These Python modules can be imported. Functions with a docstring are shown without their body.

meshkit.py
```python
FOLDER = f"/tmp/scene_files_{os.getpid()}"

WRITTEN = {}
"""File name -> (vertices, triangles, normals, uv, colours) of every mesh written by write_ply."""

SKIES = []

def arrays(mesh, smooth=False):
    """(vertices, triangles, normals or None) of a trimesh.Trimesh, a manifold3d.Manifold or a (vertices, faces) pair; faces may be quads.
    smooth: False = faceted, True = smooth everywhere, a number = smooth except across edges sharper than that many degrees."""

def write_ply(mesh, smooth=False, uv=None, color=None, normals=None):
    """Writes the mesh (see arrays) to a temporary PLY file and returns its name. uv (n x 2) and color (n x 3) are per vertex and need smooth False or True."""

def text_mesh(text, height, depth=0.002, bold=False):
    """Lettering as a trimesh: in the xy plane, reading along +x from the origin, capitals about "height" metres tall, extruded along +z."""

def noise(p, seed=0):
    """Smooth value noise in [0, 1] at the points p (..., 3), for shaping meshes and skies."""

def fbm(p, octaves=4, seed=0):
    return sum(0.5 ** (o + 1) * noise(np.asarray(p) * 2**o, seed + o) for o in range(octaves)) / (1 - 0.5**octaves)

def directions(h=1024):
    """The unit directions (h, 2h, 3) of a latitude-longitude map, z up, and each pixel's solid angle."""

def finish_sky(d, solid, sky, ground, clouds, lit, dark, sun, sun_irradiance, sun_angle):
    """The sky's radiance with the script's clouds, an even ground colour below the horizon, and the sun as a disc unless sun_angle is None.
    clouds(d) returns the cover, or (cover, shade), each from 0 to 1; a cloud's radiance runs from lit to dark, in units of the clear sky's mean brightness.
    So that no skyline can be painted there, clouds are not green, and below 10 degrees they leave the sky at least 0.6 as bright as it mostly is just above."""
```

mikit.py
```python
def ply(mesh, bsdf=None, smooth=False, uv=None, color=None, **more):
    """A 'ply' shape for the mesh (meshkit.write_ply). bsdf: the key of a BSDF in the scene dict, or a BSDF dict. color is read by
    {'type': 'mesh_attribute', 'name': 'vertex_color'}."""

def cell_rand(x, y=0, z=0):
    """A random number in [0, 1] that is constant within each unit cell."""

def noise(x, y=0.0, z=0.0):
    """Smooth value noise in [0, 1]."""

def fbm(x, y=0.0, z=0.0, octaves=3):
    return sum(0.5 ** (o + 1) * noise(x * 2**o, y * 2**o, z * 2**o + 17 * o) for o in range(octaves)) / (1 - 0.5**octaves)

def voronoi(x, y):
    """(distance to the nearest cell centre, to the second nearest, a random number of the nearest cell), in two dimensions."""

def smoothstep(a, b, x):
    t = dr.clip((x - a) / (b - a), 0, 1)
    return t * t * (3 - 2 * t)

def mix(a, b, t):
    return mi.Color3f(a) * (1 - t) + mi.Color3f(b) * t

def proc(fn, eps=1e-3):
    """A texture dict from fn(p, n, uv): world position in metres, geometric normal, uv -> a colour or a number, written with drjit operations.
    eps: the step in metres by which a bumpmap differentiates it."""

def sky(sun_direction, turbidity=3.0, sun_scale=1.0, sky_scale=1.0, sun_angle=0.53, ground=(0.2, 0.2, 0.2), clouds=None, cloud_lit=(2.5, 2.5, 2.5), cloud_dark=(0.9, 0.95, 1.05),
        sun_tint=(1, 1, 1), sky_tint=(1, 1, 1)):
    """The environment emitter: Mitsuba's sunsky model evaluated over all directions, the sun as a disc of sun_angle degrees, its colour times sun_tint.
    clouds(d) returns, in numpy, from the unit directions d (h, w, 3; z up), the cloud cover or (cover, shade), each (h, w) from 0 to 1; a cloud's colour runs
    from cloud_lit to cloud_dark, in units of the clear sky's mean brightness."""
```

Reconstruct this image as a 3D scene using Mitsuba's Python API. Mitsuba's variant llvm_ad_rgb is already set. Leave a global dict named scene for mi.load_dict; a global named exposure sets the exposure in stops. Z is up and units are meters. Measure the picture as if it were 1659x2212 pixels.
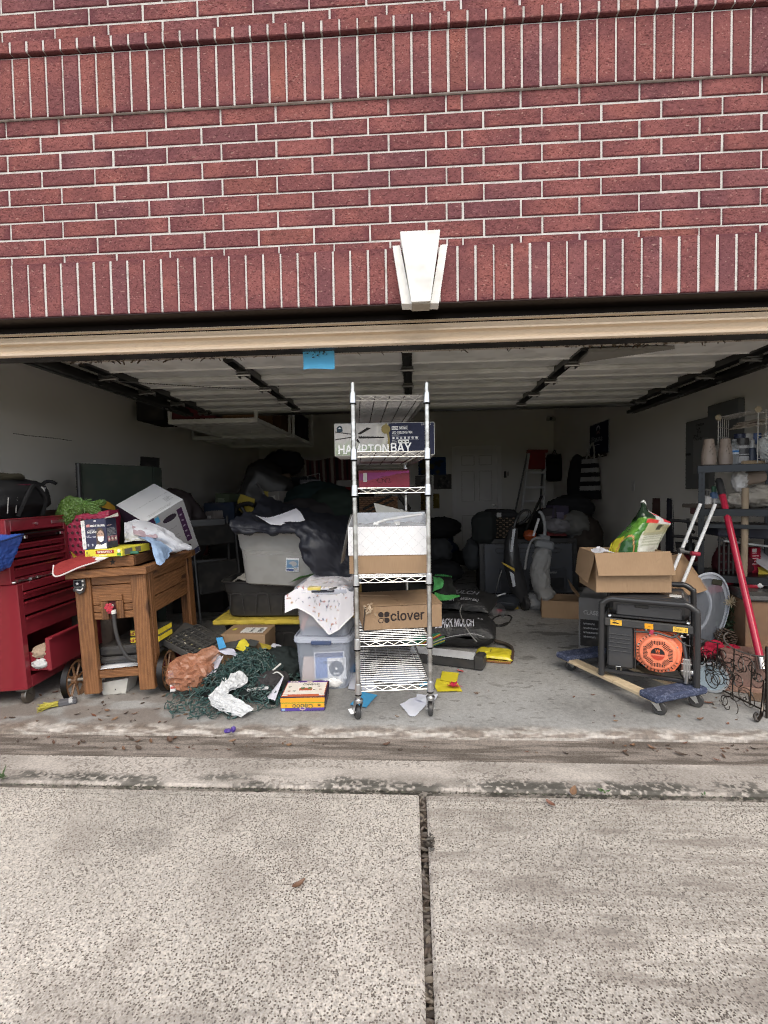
import math, random
import numpy as np, trimesh, mitsuba as mi, drjit as dr, mikit, meshkit, manifold3d
from mikit import noise, fbm, voronoi, cell_rand, smoothstep, mix, proc
from meshkit import text_mesh
T = mi.ScalarTransform4f
A = np.array
scene, labels = {}, {}
rnd = random.Random(7)
# ---------------------------------------------------------------- camera, sky, exposure
VW, VH, FOC = 1659.0, 2212.0, 1080.0        # the photograph measured at 1659 x 2212
YAW, PIT, ROL = 0.0575, 0.0407, 0.016
CAM = A([0, -2.275, 1.19])
_d = A([-math.sin(YAW) * math.cos(PIT), math.cos(YAW) * math.cos(PIT), -math.sin(PIT)])
_r = np.cross(_d, [0, 0, 1]); _r /= np.linalg.norm(_r); _u = np.cross(_r, _d)
_R = _r * math.cos(ROL) - _u * math.sin(ROL); _U = _u * math.cos(ROL) + _r * math.sin(ROL)
scene['camera'] = dict(type='perspective', fov=2 * math.degrees(math.atan(VW / 2 / FOC)), fov_axis='x', near_clip=0.05, far_clip=500.0,
                       to_world=T().look_at(origin=CAM.tolist(), target=(CAM + _d).tolist(), up=_U.tolist()))
exposure = 3.05
scene['sky'] = mikit.sky((0.15, -0.75, 0.8), turbidity=3, sun_scale=0.22, sun_angle=40, clouds=lambda d: (np.ones(d.shape[:2]), 0.25 * np.ones(d.shape[:2])),
                         cloud_lit=(2.4, 2.5, 2.68), cloud_dark=(1.3, 1.36, 1.46), sun_tint=(.92, 1, 1.12))


def ray(x, y): return _d + _R * (x - VW / 2) / FOC - _U * (y - VH / 2) / FOC
def at(x, y, Y):                             # where the sight line through a pixel meets the upright plane at depth Y
    v = ray(x, y); return CAM + v * (Y - CAM[1]) / v[1]
def gr(x, y, z=0.0):                         # ... the level plane at height z
    v = ray(x, y); return CAM + v * (z - CAM[2]) / v[2]


# ---------------------------------------------------------------- meshes
def rot(ax=0, ay=0, az=0):
    a, b, c = (math.radians(v) for v in (ax, ay, az))
    X = A([[1, 0, 0], [0, math.cos(a), -math.sin(a)], [0, math.sin(a), math.cos(a)]])
    Yv = A([[math.cos(b), 0, math.sin(b)], [0, 1, 0], [-math.sin(b), 0, math.cos(b)]])
    Z = A([[math.cos(c), -math.sin(c), 0], [math.sin(c), math.cos(c), 0], [0, 0, 1]])
    return Z @ Yv @ X
def fr(o=(0, 0, 0), az=0, ax=0, ay=0, s=1.0):
    m = np.eye(4); m[:3, :3] = rot(ax, ay, az) * s; m[:3, 3] = o; return m
def fxy(o, x, y):                            # a frame from its origin, its x axis and (about) its y axis
    x = A(x, float); x /= np.linalg.norm(x); z = np.cross(x, y); z /= np.linalg.norm(z)
    m = np.eye(4); m[:3, 0], m[:3, 1], m[:3, 2], m[:3, 3] = x, np.cross(z, x), z, o; return m
def TM(v, f): return trimesh.Trimesh(A(v, float), A(f), process=False)
def hull(p): return trimesh.convex.convex_hull(A(p, float))
def cbox(s, b=0.003):                        # box with chamfered edges
    h = A(s, float) / 2; b = min(b, 0.45 * min(s)); p = []
    for sx in (-1, 1):
        for sy in (-1, 1):
            for sz in (-1, 1):
                q = A([sx, sy, sz]) * h
                for k in range(3):
                    w = q - A([sx, sy, sz]) * b; w[k] = q[k]; p.append(w)
    return hull(p)
def cyl(r, h, n=16, r2=None, b=0.0):
    prof = [(0, -h / 2), (r - b, -h / 2), (r, -h / 2 + b), ((r2 if r2 is not None else r), h / 2 - b), ((r2 if r2 is not None else r) - b, h / 2), (0, h / 2)]
    return lathe(prof, n)
def lathe(prof, n=20, a0=0.0, a1=2 * math.pi):
    prof = A(prof, float); k = len(prof); full = abs(a1 - a0 - 2 * math.pi) < 1e-6; m = n if full else n + 1
    an = a0 + (a1 - a0) * np.arange(m) / n
    v = np.stack([np.outer(np.cos(an), prof[:, 0]), np.outer(np.sin(an), prof[:, 0]), np.outer(np.ones(m), prof[:, 1])], -1).reshape(-1, 3)
    f = []
    for i in range(n):
        j = (i + 1) % m
        for q in range(k - 1):
            a, b, c, d_ = i * k + q, j * k + q, j * k + q + 1, i * k + q + 1
            if prof[q, 0] > 1e-9: f.append((a, b, c))
            if prof[q + 1, 0] > 1e-9: f.append((a, c, d_))
    m_ = TM(v, f); m_.merge_vertices(); return m_
def spline(p, n=8, closed=False):
    p = A(p, float); k = len(p); out = []
    for i in range(k if closed else k - 1):
        g = (lambda j: p[j % k]) if closed else (lambda j: p[min(max(j, 0), k - 1)])
        a, b, c, d_ = g(i - 1), g(i), g(i + 1), g(i + 2)
        for t in np.arange(n) / n:
            out.append(0.5 * (2 * b + (c - a) * t + (2 * a - 5 * b + 4 * c - d_) * t * t + (3 * b - a - 3 * c + d_) * t ** 3))
    if not closed: out.append(p[-1])
    return A(out)
def tube(p, r, n=8, closed=False, caps=True):
    p = A(p, float); k = len(p); r = np.broadcast_to(r, (k,))
    t = np.gradient(p, axis=0) if not closed else np.roll(p, -1, 0) - np.roll(p, 1, 0)
    t /= np.linalg.norm(t, axis=1, keepdims=True) + 1e-12
    u = np.cross(t[0], [0, 0, 1] if abs(t[0][2]) < 0.9 else [1, 0, 0]); u /= np.linalg.norm(u); V = []
    for i in range(k):
        u = u - t[i] * (u @ t[i]); u /= np.linalg.norm(u) + 1e-12; w = np.cross(t[i], u)
        an = 2 * math.pi * np.arange(n) / n
        V.append(p[i] + r[i] * (np.outer(np.cos(an), u) + np.outer(np.sin(an), w)))
    v = np.vstack(V); f = []
    for i in range(k if closed else k - 1):
        j = (i + 1) % k
        for q in range(n):
            a, b, c, d_ = i * n + q, i * n + (q + 1) % n, j * n + (q + 1) % n, j * n + q
            f += [(a, b, c), (a, c, d_)]
    if caps and not closed:
        v = np.vstack([v, p[:1], p[-1:]])
        for q in range(n):
            f += [(k * n, (q + 1) % n, q), (k * n + 1, (k - 1) * n + q, (k - 1) * n + (q + 1) % n)]
    return TM(v, f)
def bar(a, b, r, n=8): return tube([a, b], r, n)
def beam(a, b, w, h, up=(0, 0, 1), bv=0.002):
    a, b = A(a, float), A(b, float); m = cbox((np.linalg.norm(b - a), w, h), bv)
    z = A(up, float); m.apply_transform(fxy((a + b) / 2, b - a, np.cross(z, b - a))); return m
def prism(poly, h):                          # polygon in xy, from z = 0 to h
    from shapely.geometry import Polygon
    return trimesh.creation.extrude_polygon(Polygon(poly), h, engine='earcut')
def strip(prof, x0, x1):                     # a (y, z) profile run along x
    k = len(prof); v = [(x, y, z) for x in (x0, x1) for y, z in prof]
    return TM(v, [t for i in range(k - 1) for t in ((i, k + i, k + i + 1), (i, k + i + 1, i + 1))])
def grid(fn, nu, nv, th=0.0):                # a sheet from fn(u, v) -> (..., 3)
    u, v = np.meshgrid(np.linspace(0, 1, nu), np.linspace(0, 1, nv), indexing='ij')
    p = np.stack(np.broadcast_arrays(*fn(u, v)), -1).reshape(-1, 3); f = []
    for i in range(nu - 1):
        for j in range(nv - 1):
            a = i * nv + j; f += [(a, a + nv, a + nv + 1), (a, a + nv + 1, a + 1)]
    return TM(p, f)
def hexa(b, t):                              # solid between two quads (b below t, same winding)
    return hull(list(b) + list(t))
def slab(p, th):                             # a quad (or polygon) of points given thickness
    p = A(p, float); n = np.cross(p[1] - p[0], p[2] - p[0]); n /= np.linalg.norm(n); return hull(np.vstack([p, p + n * th]))
def blob(r, amp=0.25, fq=3.0, seed=0, sub=3, ridged=True):
    m = trimesh.creation.icosphere(sub); v = A(m.vertices); q = meshkit.fbm(v * fq + 50, 4, seed)
    q = 1 - 2 * np.abs(2 * q - 1) if ridged else 2 * q - 1
    m.vertices = v * (1 + amp * q[:, None]) * A(r); return m
def wrinkle(m, amp, fq, seed=0):             # pushes a mesh in and out along its normals by ridged noise
    v = A(m.vertices); q = meshkit.fbm(v * fq + 31.7, 4, seed); m.vertices = v + A(m.vertex_normals) * (amp * (1 - 3 * np.abs(2 * q - 1)))[:, None]; return m
def sub(m, n=1):
    v, f = A(m.vertices), A(m.faces)
    for _ in range(n): v, f = trimesh.remesh.subdivide(v, f)
    return TM(v, f)


def patch(ctrl, nu=30, nv=30, wr=0.0, fq=9.0, seed=0, world=False):
    """A smooth sheet through rows of control points (points in metres, or (x, y) of the photograph with a depth)."""
    c = A([[p if world else at(*p) for p in row] for row in ctrl], float)
    def cat(a, n):                            # interpolate along axis 0
        k = len(a); t = np.linspace(0, k - 1, n); i = np.clip(t.astype(int), 0, k - 2); t = (t - i).reshape(-1, *([1] * (a.ndim - 1)))
        g = lambda j: a[np.clip(j, 0, k - 1)]
        p, q, r_, s_ = g(i - 1), g(i), g(i + 1), g(i + 2)
        return .5 * (2 * q + (r_ - p) * t + (2 * p - 5 * q + 4 * r_ - s_) * t * t + (3 * q - p - 3 * r_ + s_) * t ** 3)
    P = cat(np.swapaxes(cat(c, nu), 0, 1), nv); P = np.swapaxes(P, 0, 1)
    m = TM(P.reshape(-1, 3), [t for i in range(nu - 1) for j in range(nv - 1) for t in ((i * nv + j, (i + 1) * nv + j, (i + 1) * nv + j + 1), (i * nv + j, (i + 1) * nv + j + 1, i * nv + j + 1))])
    return wrinkle(m, wr, fq, seed) if wr else m
def decal(mb, F, poly, col, lift=.0008):     # flat print on a face: polygon in the face's own metres
    m = prism(poly, .0004); X = F @ fr((0, 0, lift)); return mb.add(m, col, False, X)
def rect(x, y, w, h): return [(x, y), (x + w, y), (x + w, y + h), (x, y + h)]
def circ(x, y, r, n=20, ry=None): return [(x + r * math.cos(2 * math.pi * i / n), y + (ry or r) * math.sin(2 * math.pi * i / n)) for i in range(n)]
def star(x, y, r, k=.4, n=5, a=90): return [(x + (r if i % 2 == 0 else r * k) * math.cos(math.radians(a + 180 / n * i)), y + (r if i % 2 == 0 else r * k) * math.sin(math.radians(a + 180 / n * i))) for i in range(2 * n)]
def ftext(mb, F, t, h, x, y, col, bold=False, wide=None, lift=.0012, flip=False):
    m = text_mesh(t, h, .0004, bold)
    if wide: m.apply_scale([wide / m.extents[0], 1, 1])
    return mb.add(m, col, False, F @ fr((x, y, lift), az=180 if flip else 0))
def lines(mb, F, x, y, w, n, dy, col, seed=1, h=None):    # rows of print too small to read
    r_ = random.Random(seed)
    for i in range(n): decal(mb, F, rect(x, y - i * dy, w * r_.uniform(.55, 1), h or dy * .38), col)
def face(F0, x, y, z, ax='front'):           # the frame of a box face: origin at its lower left corner, seen from outside
    X = {'front': A([[1, 0, 0], [0, 0, -1], [0, 1, 0]]), 'top': np.eye(3), 'right': A([[0, 0, 1], [1, 0, 0], [0, 1, 0]]), 'left': A([[0, 0, -1], [-1, 0, 0], [0, 1, 0]])}[ax]
    m = np.eye(4); m[:3, :3] = X; m[:3, 3] = (x, y, z); return F0 @ m


class MB:
    """Collects pieces, each with its colour, into ONE mesh."""
    def __init__(s, M=None): s.p, s.M, s.k = [], (np.eye(4) if M is None else M), 0
    def add(s, m, c=(.5, .5, .5), sm=35, M=None, jit=0.0):
        if isinstance(m, (list, tuple)):
            for q in m: s.add(q, c, sm, M, jit)
            return s
        if hasattr(m, 'to_mesh'):
            q = m.to_mesh(); m = TM(q.vert_properties[:, :3], q.tri_verts)
        if sm is True: v, f, n = meshkit.arrays(m, True)
        elif sm: v, f, n = meshkit.arrays(m, sm)
        else:
            f0 = A(m.faces); v = A(m.vertices)[f0].reshape(-1, 3); f = np.arange(len(v)).reshape(-1, 3)
            n = np.cross(v[1::3] - v[0::3], v[2::3] - v[0::3]); n = np.repeat(n / (np.linalg.norm(n, axis=1, keepdims=True) + 1e-30), 3, 0)
        X = s.M if M is None else s.M @ M
        v = v @ X[:3, :3].T + X[:3, 3]; n = n @ X[:3, :3].T; n = n / (np.linalg.norm(n, axis=1, keepdims=True) + 1e-30)
        if np.linalg.det(X[:3, :3]) < 0: f = f[:, ::-1]
        col = np.broadcast_to(A(c, float), (len(v), 3)).copy()
        s.p.append((v, f + s.k, n, col)); s.k += len(v); return s
    def box(s, c, size, col=(.5, .5, .5), b=0.003, R=None):
        m = cbox(size, b); X = np.eye(4); X[:3, 3] = c
        if R is not None: X[:3, :3] = R
        return s.add(m, col, 20, X)
    def bx(s, x0, x1, y0, y1, z0, z1, col=(.5, .5, .5), b=0.003): return s.box(((x0 + x1) / 2, (y0 + y1) / 2, (z0 + z1) / 2), (abs(x1 - x0), abs(y1 - y0), abs(z1 - z0)), col, b)
    def text(s, t, h, o, x, y, col, bold=False, wide=None, depth=0.0006):
        m = text_mesh(t, h, depth, bold); 
        if wide: m.apply_scale([wide / m.extents[0], 1, 1])
        return s.add(m, col, False, fxy(o, x, y))
    def done(s):
        v, f, n, c = (np.vstack([q[i] for q in s.p]) for i in range(4))
        return dict(type='ply', filename=meshkit.write_ply((v, f), False, None, np.clip(c * .985 + .012, 0, 1), normals=n), face_normals=False)


count = {}
def num(k):
    n = count.get(k, -1) + 1; count[k] = n
    return k if n == 0 else f'{k}_{n:03d}'
def ref(b): return {'type': 'ref', 'id': b}
def thing(name, label, cat, group=None):
    k = num(name); labels[k] = dict(label=label, category=cat)
    if group: labels[k]['group'] = group
    return k
def part(root, name, mb, bs='matte', label=None, kind=None):
    k = num(root + '__' + name); scene[k] = {**mb.done(), 'bsdf': ref(bs)}
    if label: labels[k] = dict(label=label)
    if kind: labels.setdefault(k, {})['kind'] = kind
    return k
def whole(name, label, cat, mb, bs='matte', group=None):
    k = thing(name, label, cat, group); scene[k] = {**mb.done(), 'bsdf': ref(bs)}; return k
def struct(name, mb, bs):
    k = num(name); scene[k] = {**mb.done(), 'bsdf': ref(bs)}; labels[k] = dict(kind='structure'); return k


# ---------------------------------------------------------------- materials
def rgb(*c): return {'type': 'rgb', 'value': list(c)}
VC = {'type': 'mesh_attribute', 'name': 'vertex_color'}
def two(b): return {'type': 'twosided', 'bsdf': b}
def pbr(col, rough=.5, metal=0.0, spec=.5, **k): return {'type': 'principled', 'base_color': col, 'roughness': rough, 'metallic': metal, 'specular': spec, **k}
def _dirt(p, n, uv): return .30 * smoothstep(.48, .80, fbm(p.x * 9, p.y * 9, p.z * 9)) + .10 * noise(p.x * 70, p.y * 70, p.z * 70)
def _dust(p, n, uv): return .16 * smoothstep(.40, .75, fbm(p.x * 14, p.y * 14, p.z * 14)) + .25 * smoothstep(.6, 1, n.z) * noise(p.x * 40, p.y * 40, p.z * 40)
def _weave(p, n, uv): return noise(p.x * 420, p.y * 420, p.z * 420) + .8 * fbm(p.x * 60, p.y * 60, p.z * 60)
def _bumpy(p, n, uv): return fbm(p.x * 90, p.y * 90, p.z * 90)
grime = {'type': 'diffuse', 'reflectance': rgb(.13, .115, .095)}
scene['matte'] = two({'type': 'blendbsdf', 'weight': proc(_dirt), 'a': {'type': 'diffuse', 'reflectance': VC}, 'b': grime})
scene['paper'] = two({'type': 'diffuse', 'reflectance': VC})
scene['plastic'] = two({'type': 'blendbsdf', 'weight': proc(_dust), 'a': pbr(VC, .38), 'b': grime})
scene['gloss'] = two(pbr(VC, .16))
scene['film'] = two({'type': 'bumpmap', 'arbitrary': {'type': 'proc', 'fn': proc(_bumpy)['fn'], 'eps': 2e-3}, 'scale': .010, 'bsdf': pbr(VC, .26)})
scene['fabric'] = two({'type': 'bumpmap', 'arbitrary': proc(_weave), 'scale': .0016, 'bsdf': {'type': 'diffuse', 'reflectance': VC}})
scene['metal'] = two(pbr(VC, .33, 1.0))
scene['chrome'] = two(pbr(VC, .2, 1.0))
def _zinc(p, n, uv): return mix((.74, .74, .72), (.50, .49, .465), smoothstep(.35, .7, fbm(p.x * 30, p.y * 30, p.z * 30)))
scene['zinc'] = two(pbr(proc(_zinc), .36, 1.0))
scene['clear'] = {'type': 'thindielectric', 'int_ior': 1.35}
scene['milky'] = {'type': 'blendbsdf', 'weight': .30, 'a': {'type': 'thindielectric', 'int_ior': 1.4}, 'b': two(pbr(VC, .25))}
scene['frost'] = {'type': 'blendbsdf', 'weight': .62, 'a': {'type': 'thindielectric', 'int_ior': 1.4}, 'b': two(pbr(VC, .3))}
scene['haze_bag'] = {'type': 'blendbsdf', 'weight': .22, 'a': {'type': 'thindielectric', 'int_ior': 1.4}, 'b': two(pbr(VC, .2))}
scene['leafy'] = two(pbr(VC, .5))


def brick_fn(c, k):
    def fn(p, n, uv):
        x, y, z = p.x + 3.1 * k, p.y, p.z
        big = fbm(x * 7, y * 7, z * 7)
        fine = noise(x * 230, y * 230, z * 230) * .55 + noise(x * 95, y * 95, z * 95) * .45
        col = mix(c, (c[0]*1.35, c[1]*1.3, c[2]*1.2), smoothstep(.35, .75, big)) * (.52 + .86 * fine)
        col = mix(col, (.040, .012, .014), .6 * smoothstep(.70, .80, noise(x * 170 + 5, y * 170, z * 170)))
        col = mix(col, (.45, .30, .26), .5 * smoothstep(.86, .92, noise(x * 120, y * 120 + 9, z * 120)))
        e = dr.minimum(dr.minimum(uv.x, 1 - uv.x), dr.minimum(uv.y, 1 - uv.y))
        wob = fbm(x * 22, y * 22, z * 22)
        return mix((.095, .034, .044), col, .48 + .52 * smoothstep(.0, .16, e + .18 * (wob - .38)))
    return fn
BR = [(.190, .075, .077), (.183, .073, .076), (.200, .078, .077), (.168, .071, .078), (.215, .084, .077)]
def _bbump(p, n, uv): return noise(p.x * 210, p.y * 210, p.z * 210) + .6 * noise(p.x * 80, p.y * 80, p.z * 80)
for i, c in enumerate(BR):
    scene[f'brick{i}'] = two({'type': 'bumpmap', 'arbitrary': proc(_bbump), 'scale': .0022, 'bsdf': {'type': 'diffuse', 'reflectance': proc(brick_fn(c, i))}})
def _mortar(p, n, uv): return mix((.56, .535, .52), (.36, .335, .31), .8 * smoothstep(.45, .85, fbm(p.x * 40, p.y * 40, p.z * 40)))
scene['mortar'] = two({'type': 'diffuse', 'reflectance': proc(_mortar)})
def _beige(p, n, uv): return mix((.60, .475, .35), (.40, .31, .215), .5 * smoothstep(.42, .78, fbm(p.x * 1.7, p.y * 40, p.z * 55)) + .12 * noise(p.x * 150, p.y * 150, p.z * 150))
scene['beige_paint'] = two(pbr(proc(_beige), .45))
def _wall(p, n, uv): return mix((.78, .755, .70), (.66, .635, .585), .6 * smoothstep(.4, .8, fbm(p.x * 1.3, p.y * 1.3, p.z * 1.3)) + .15 * noise(p.x * 60, p.y * 60, p.z * 60))
def _wbump(p, n, uv): return fbm(p.x * 60, p.y * 60, p.z * 60)
scene['wall_paint'] = two({'type': 'bumpmap', 'arbitrary': proc(_wbump), 'scale': .003, 'bsdf': {'type': 'diffuse', 'reflectance': proc(_wall)}})
def _aggregate(k):
    def fn(p, n, uv):
        x, y = p.x + 7.3 * k, p.y
        d1, d2, w = voronoi(x * 185, y * 185)
        d3, d4, w2 = voronoi(x * 120 + 5, y * 120)
        pat = .34 * (fbm(x * 2.3 + 4, y * 2.3, 6.0) - .5) + .12 * (noise(x * 21, y * 21) - .5)
        paste = mix((.60, .54, .472), (.475, .425, .375), fbm(x * 3, y * 3))
        stone = mix((.66, .61, .555), (.25, .22, .195), w)
        col = mix(stone, paste, smoothstep(.40, .62, d1)) * (.80 + .40 * noise(x * 240, y * 240))
        col = mix(col, (.12, .10, .085), smoothstep(.76, .82, w + pat) * (1 - smoothstep(.34, .50, d1)))
        col = mix(col, (.14, .115, .095), .8 * smoothstep(.82, .88, w2 + pat) * (1 - smoothstep(.26, .40, d3)))
        col = mix(col, (.70, .66, .60), .75 * smoothstep(.08, .05, w2) * (1 - smoothstep(.30, .44, d3)))
        worn = fbm(x * .9 + 3, y * (.9 if k == 0 else 3.2), 1.5)
        col *= (.60 + .54 * (1 - worn)) if k == 0 else (.50 + .62 * (1 - worn))
        col = mix(col, (.30, .275, .245), .5 * smoothstep(-.36, -.22, y) * noise(x * 6, y * 6)); col *= 1 - .25 * smoothstep(.006, .001, dr.abs(y + .335 + .006 * noise(x * 3, 2.0)))
        if k: col = mix(col, (.22, .19, .165), .42 * smoothstep(.42, .72, fbm(x * 7, y * 90, 3.0)) * smoothstep(.3, .6, fbm(x * 1.6, y * 2.5, 8.0)))
        col = mix(col, (.17, .15, .135), .55 * smoothstep(.60, .74, fbm(x * 2.1 + 11, y * 3.3, 2.5)) * noise(x * 60, y * 60))
        return mix(col, (.20, .17, .15), (.36 if k == 0 else .48) * smoothstep(.52, .78, fbm(x * 5, y * (5 if k == 0 else 22), 4.0)))
    return fn
def _abump(p, n, uv):
    d1, d2, w = voronoi(p.x * 185, p.y * 185); return smoothstep(.5, .1, d1)
for k in (0, 1):
    scene[f'aggregate{k}'] = two({'type': 'bumpmap', 'arbitrary': proc(_abump, 5e-4), 'scale': .0013, 'bsdf': {'type': 'diffuse', 'reflectance': proc(_aggregate(k))}})
def _apron(p, n, uv):
    col = mix((.46, .415, .375), (.33, .295, .265), smoothstep(.3, .75, fbm(p.x * 4, p.y * 9))) * (.72 + .5 * noise(p.x * 190, p.y * 190, p.z * 190))
    col = mix(col, (.10, .085, .075), .5 * smoothstep(.62, .72, noise(p.x * 120 + 3, p.y * 120)) * smoothstep(.35, .6, fbm(p.x * 3 + 8, p.y * 12)))
    moss = smoothstep(-.175, -.222, p.y + .05 * (fbm(p.x * 9, 2.0) - .5)) * smoothstep(.25, .65, fbm(p.x * 6 + 4, p.y * 14))
    return mix(col, (.085, .080, .07), .95 * moss * smoothstep(.3, .55, noise(p.x * 85, p.y * 85, p.z * 110) * .6 + .4 * noise(p.x * 30, p.y * 30, p.z * 60)))
scene['apron_concrete'] = two({'type': 'bumpmap', 'arbitrary': proc(_bbump), 'scale': .0018, 'bsdf': {'type': 'diffuse', 'reflectance': proc(_apron)}})
def _trough(p, n, uv): return mix((.25, .215, .19), (.13, .11, .095), smoothstep(.3, .7, fbm(p.x * 5, p.y * 40))) * (.75 + .5 * noise(p.x * 200, p.y * 200))
scene['trough_dirt'] = two({'type': 'diffuse', 'reflectance': proc(_trough)})
def _floor(p, n, uv):
    x, y = p.x, p.y
    col = mix((.31, .305, .297), (.225, .22, .212), smoothstep(.3, .72, fbm(x * 2.2, y * 2.2, 3.0))) * (.82 + .36 * fbm(x * 60, y * 60))
    col = mix(col, (.10, .09, .08), .5 * smoothstep(.66, .76, fbm(x * 17 + 30, y * 34, 2.0)) * smoothstep(.45, .65, fbm(x * 1.1 + 9, y * 1.1)))
    dirty = smoothstep(-.6, -1.4, x) * smoothstep(1.1, .3, y)
    col = mix(col, (.17, .14, .12), .75 * dirty * smoothstep(.3, .6, fbm(x * 6, y * 9, 7.0)))
    oil = smoothstep(.64, .74, fbm(x * 5 + 2, y * 8 + 5, 9.0)) * smoothstep(1.0, 1.4, y)
    col = mix(col, (.06, .055, .05), .6 * oil)
    lip = smoothstep(.245, .17, y + .05 * (fbm(x * 12, 1.0) - .5))
    col = mix(col, mix((.40, .365, .33), (.17, .135, .11), smoothstep(.35, .65, fbm(x * 14, y * 30, 4.0 + p.z * 70))) * (.7 + .6 * noise(x * 70, y * 70, p.z * 70)), .85 * lip)
    return col * (.9 + .2 * noise(x * 220, y * 220))
scene['floor_concrete'] = two({'type': 'bumpmap', 'arbitrary': proc(_bbump), 'scale': .0008, 'bsdf': pbr(proc(_floor), .62, spec=.3)})
def _card(p, n, uv):
    st = noise(p.x * 260, p.y * 260, p.z * 30)
    return mix((.345, .235, .15), (.265, .175, .108), .6 * fbm(p.x * 9, p.y * 9, p.z * 9) + .35 * st)
scene['cardboard'] = two({'type': 'diffuse', 'reflectance': proc(_card)})
def wood_fn(k, ax, c0, c1, c2):
    def fn(p, n, uv):
        q = [p.x, p.y, p.z]; l = q[ax]; a, b = [q[i] for i in range(3) if i != ax]
        cell = cell_rand(dr.floor(p.x * 9.1), dr.floor(p.y * 4.7), dr.floor(p.z * 7.9)) * 3
        wx = a * 20 + b * 18 + .9 * fbm(l * 3.0 + k, a * 9, b * 9)
        ring = dr.abs(dr.sin((wx + 1.4 * fbm(l * 2.2, a * 6, b * 6)) * 9))
        kn = smoothstep(.66, .82, fbm(l * 5 + 3.3, a * 13, b * 13))
        gr_ = noise(l * 14, a * 320, b * 320)
        col = mix(c0, c1, .42 * smoothstep(.1, .95, ring) + .5 * gr_)
        col = mix(col, c2, .8 * kn + .6 * smoothstep(.50, .78, fbm(l * 2.2 + 7, a * 9, b * 9)))
        return col * (.78 + .4 * fbm(l * 30, a * 90, b * 90))
    return fn
for k, ax in ((0, 0), (1, 1), (2, 2)):
    scene['wood' + 'xyz'[ax]] = two({'type': 'bumpmap', 'arbitrary': proc(_bumpy), 'scale': .002, 'bsdf': pbr(proc(wood_fn(k, ax, (.265, .122, .050), (.13, .055, .023), (.028, .014, .010))), .5, spec=.35)})
def _felt(p, n, uv): return mix((.052, .062, .105), (.16, .18, .25), smoothstep(.45, .8, noise(p.x * 210, p.y * 210, p.z * 210) * .6 + .4 * noise(p.x * 80, p.y * 80, p.z * 80)))
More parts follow.
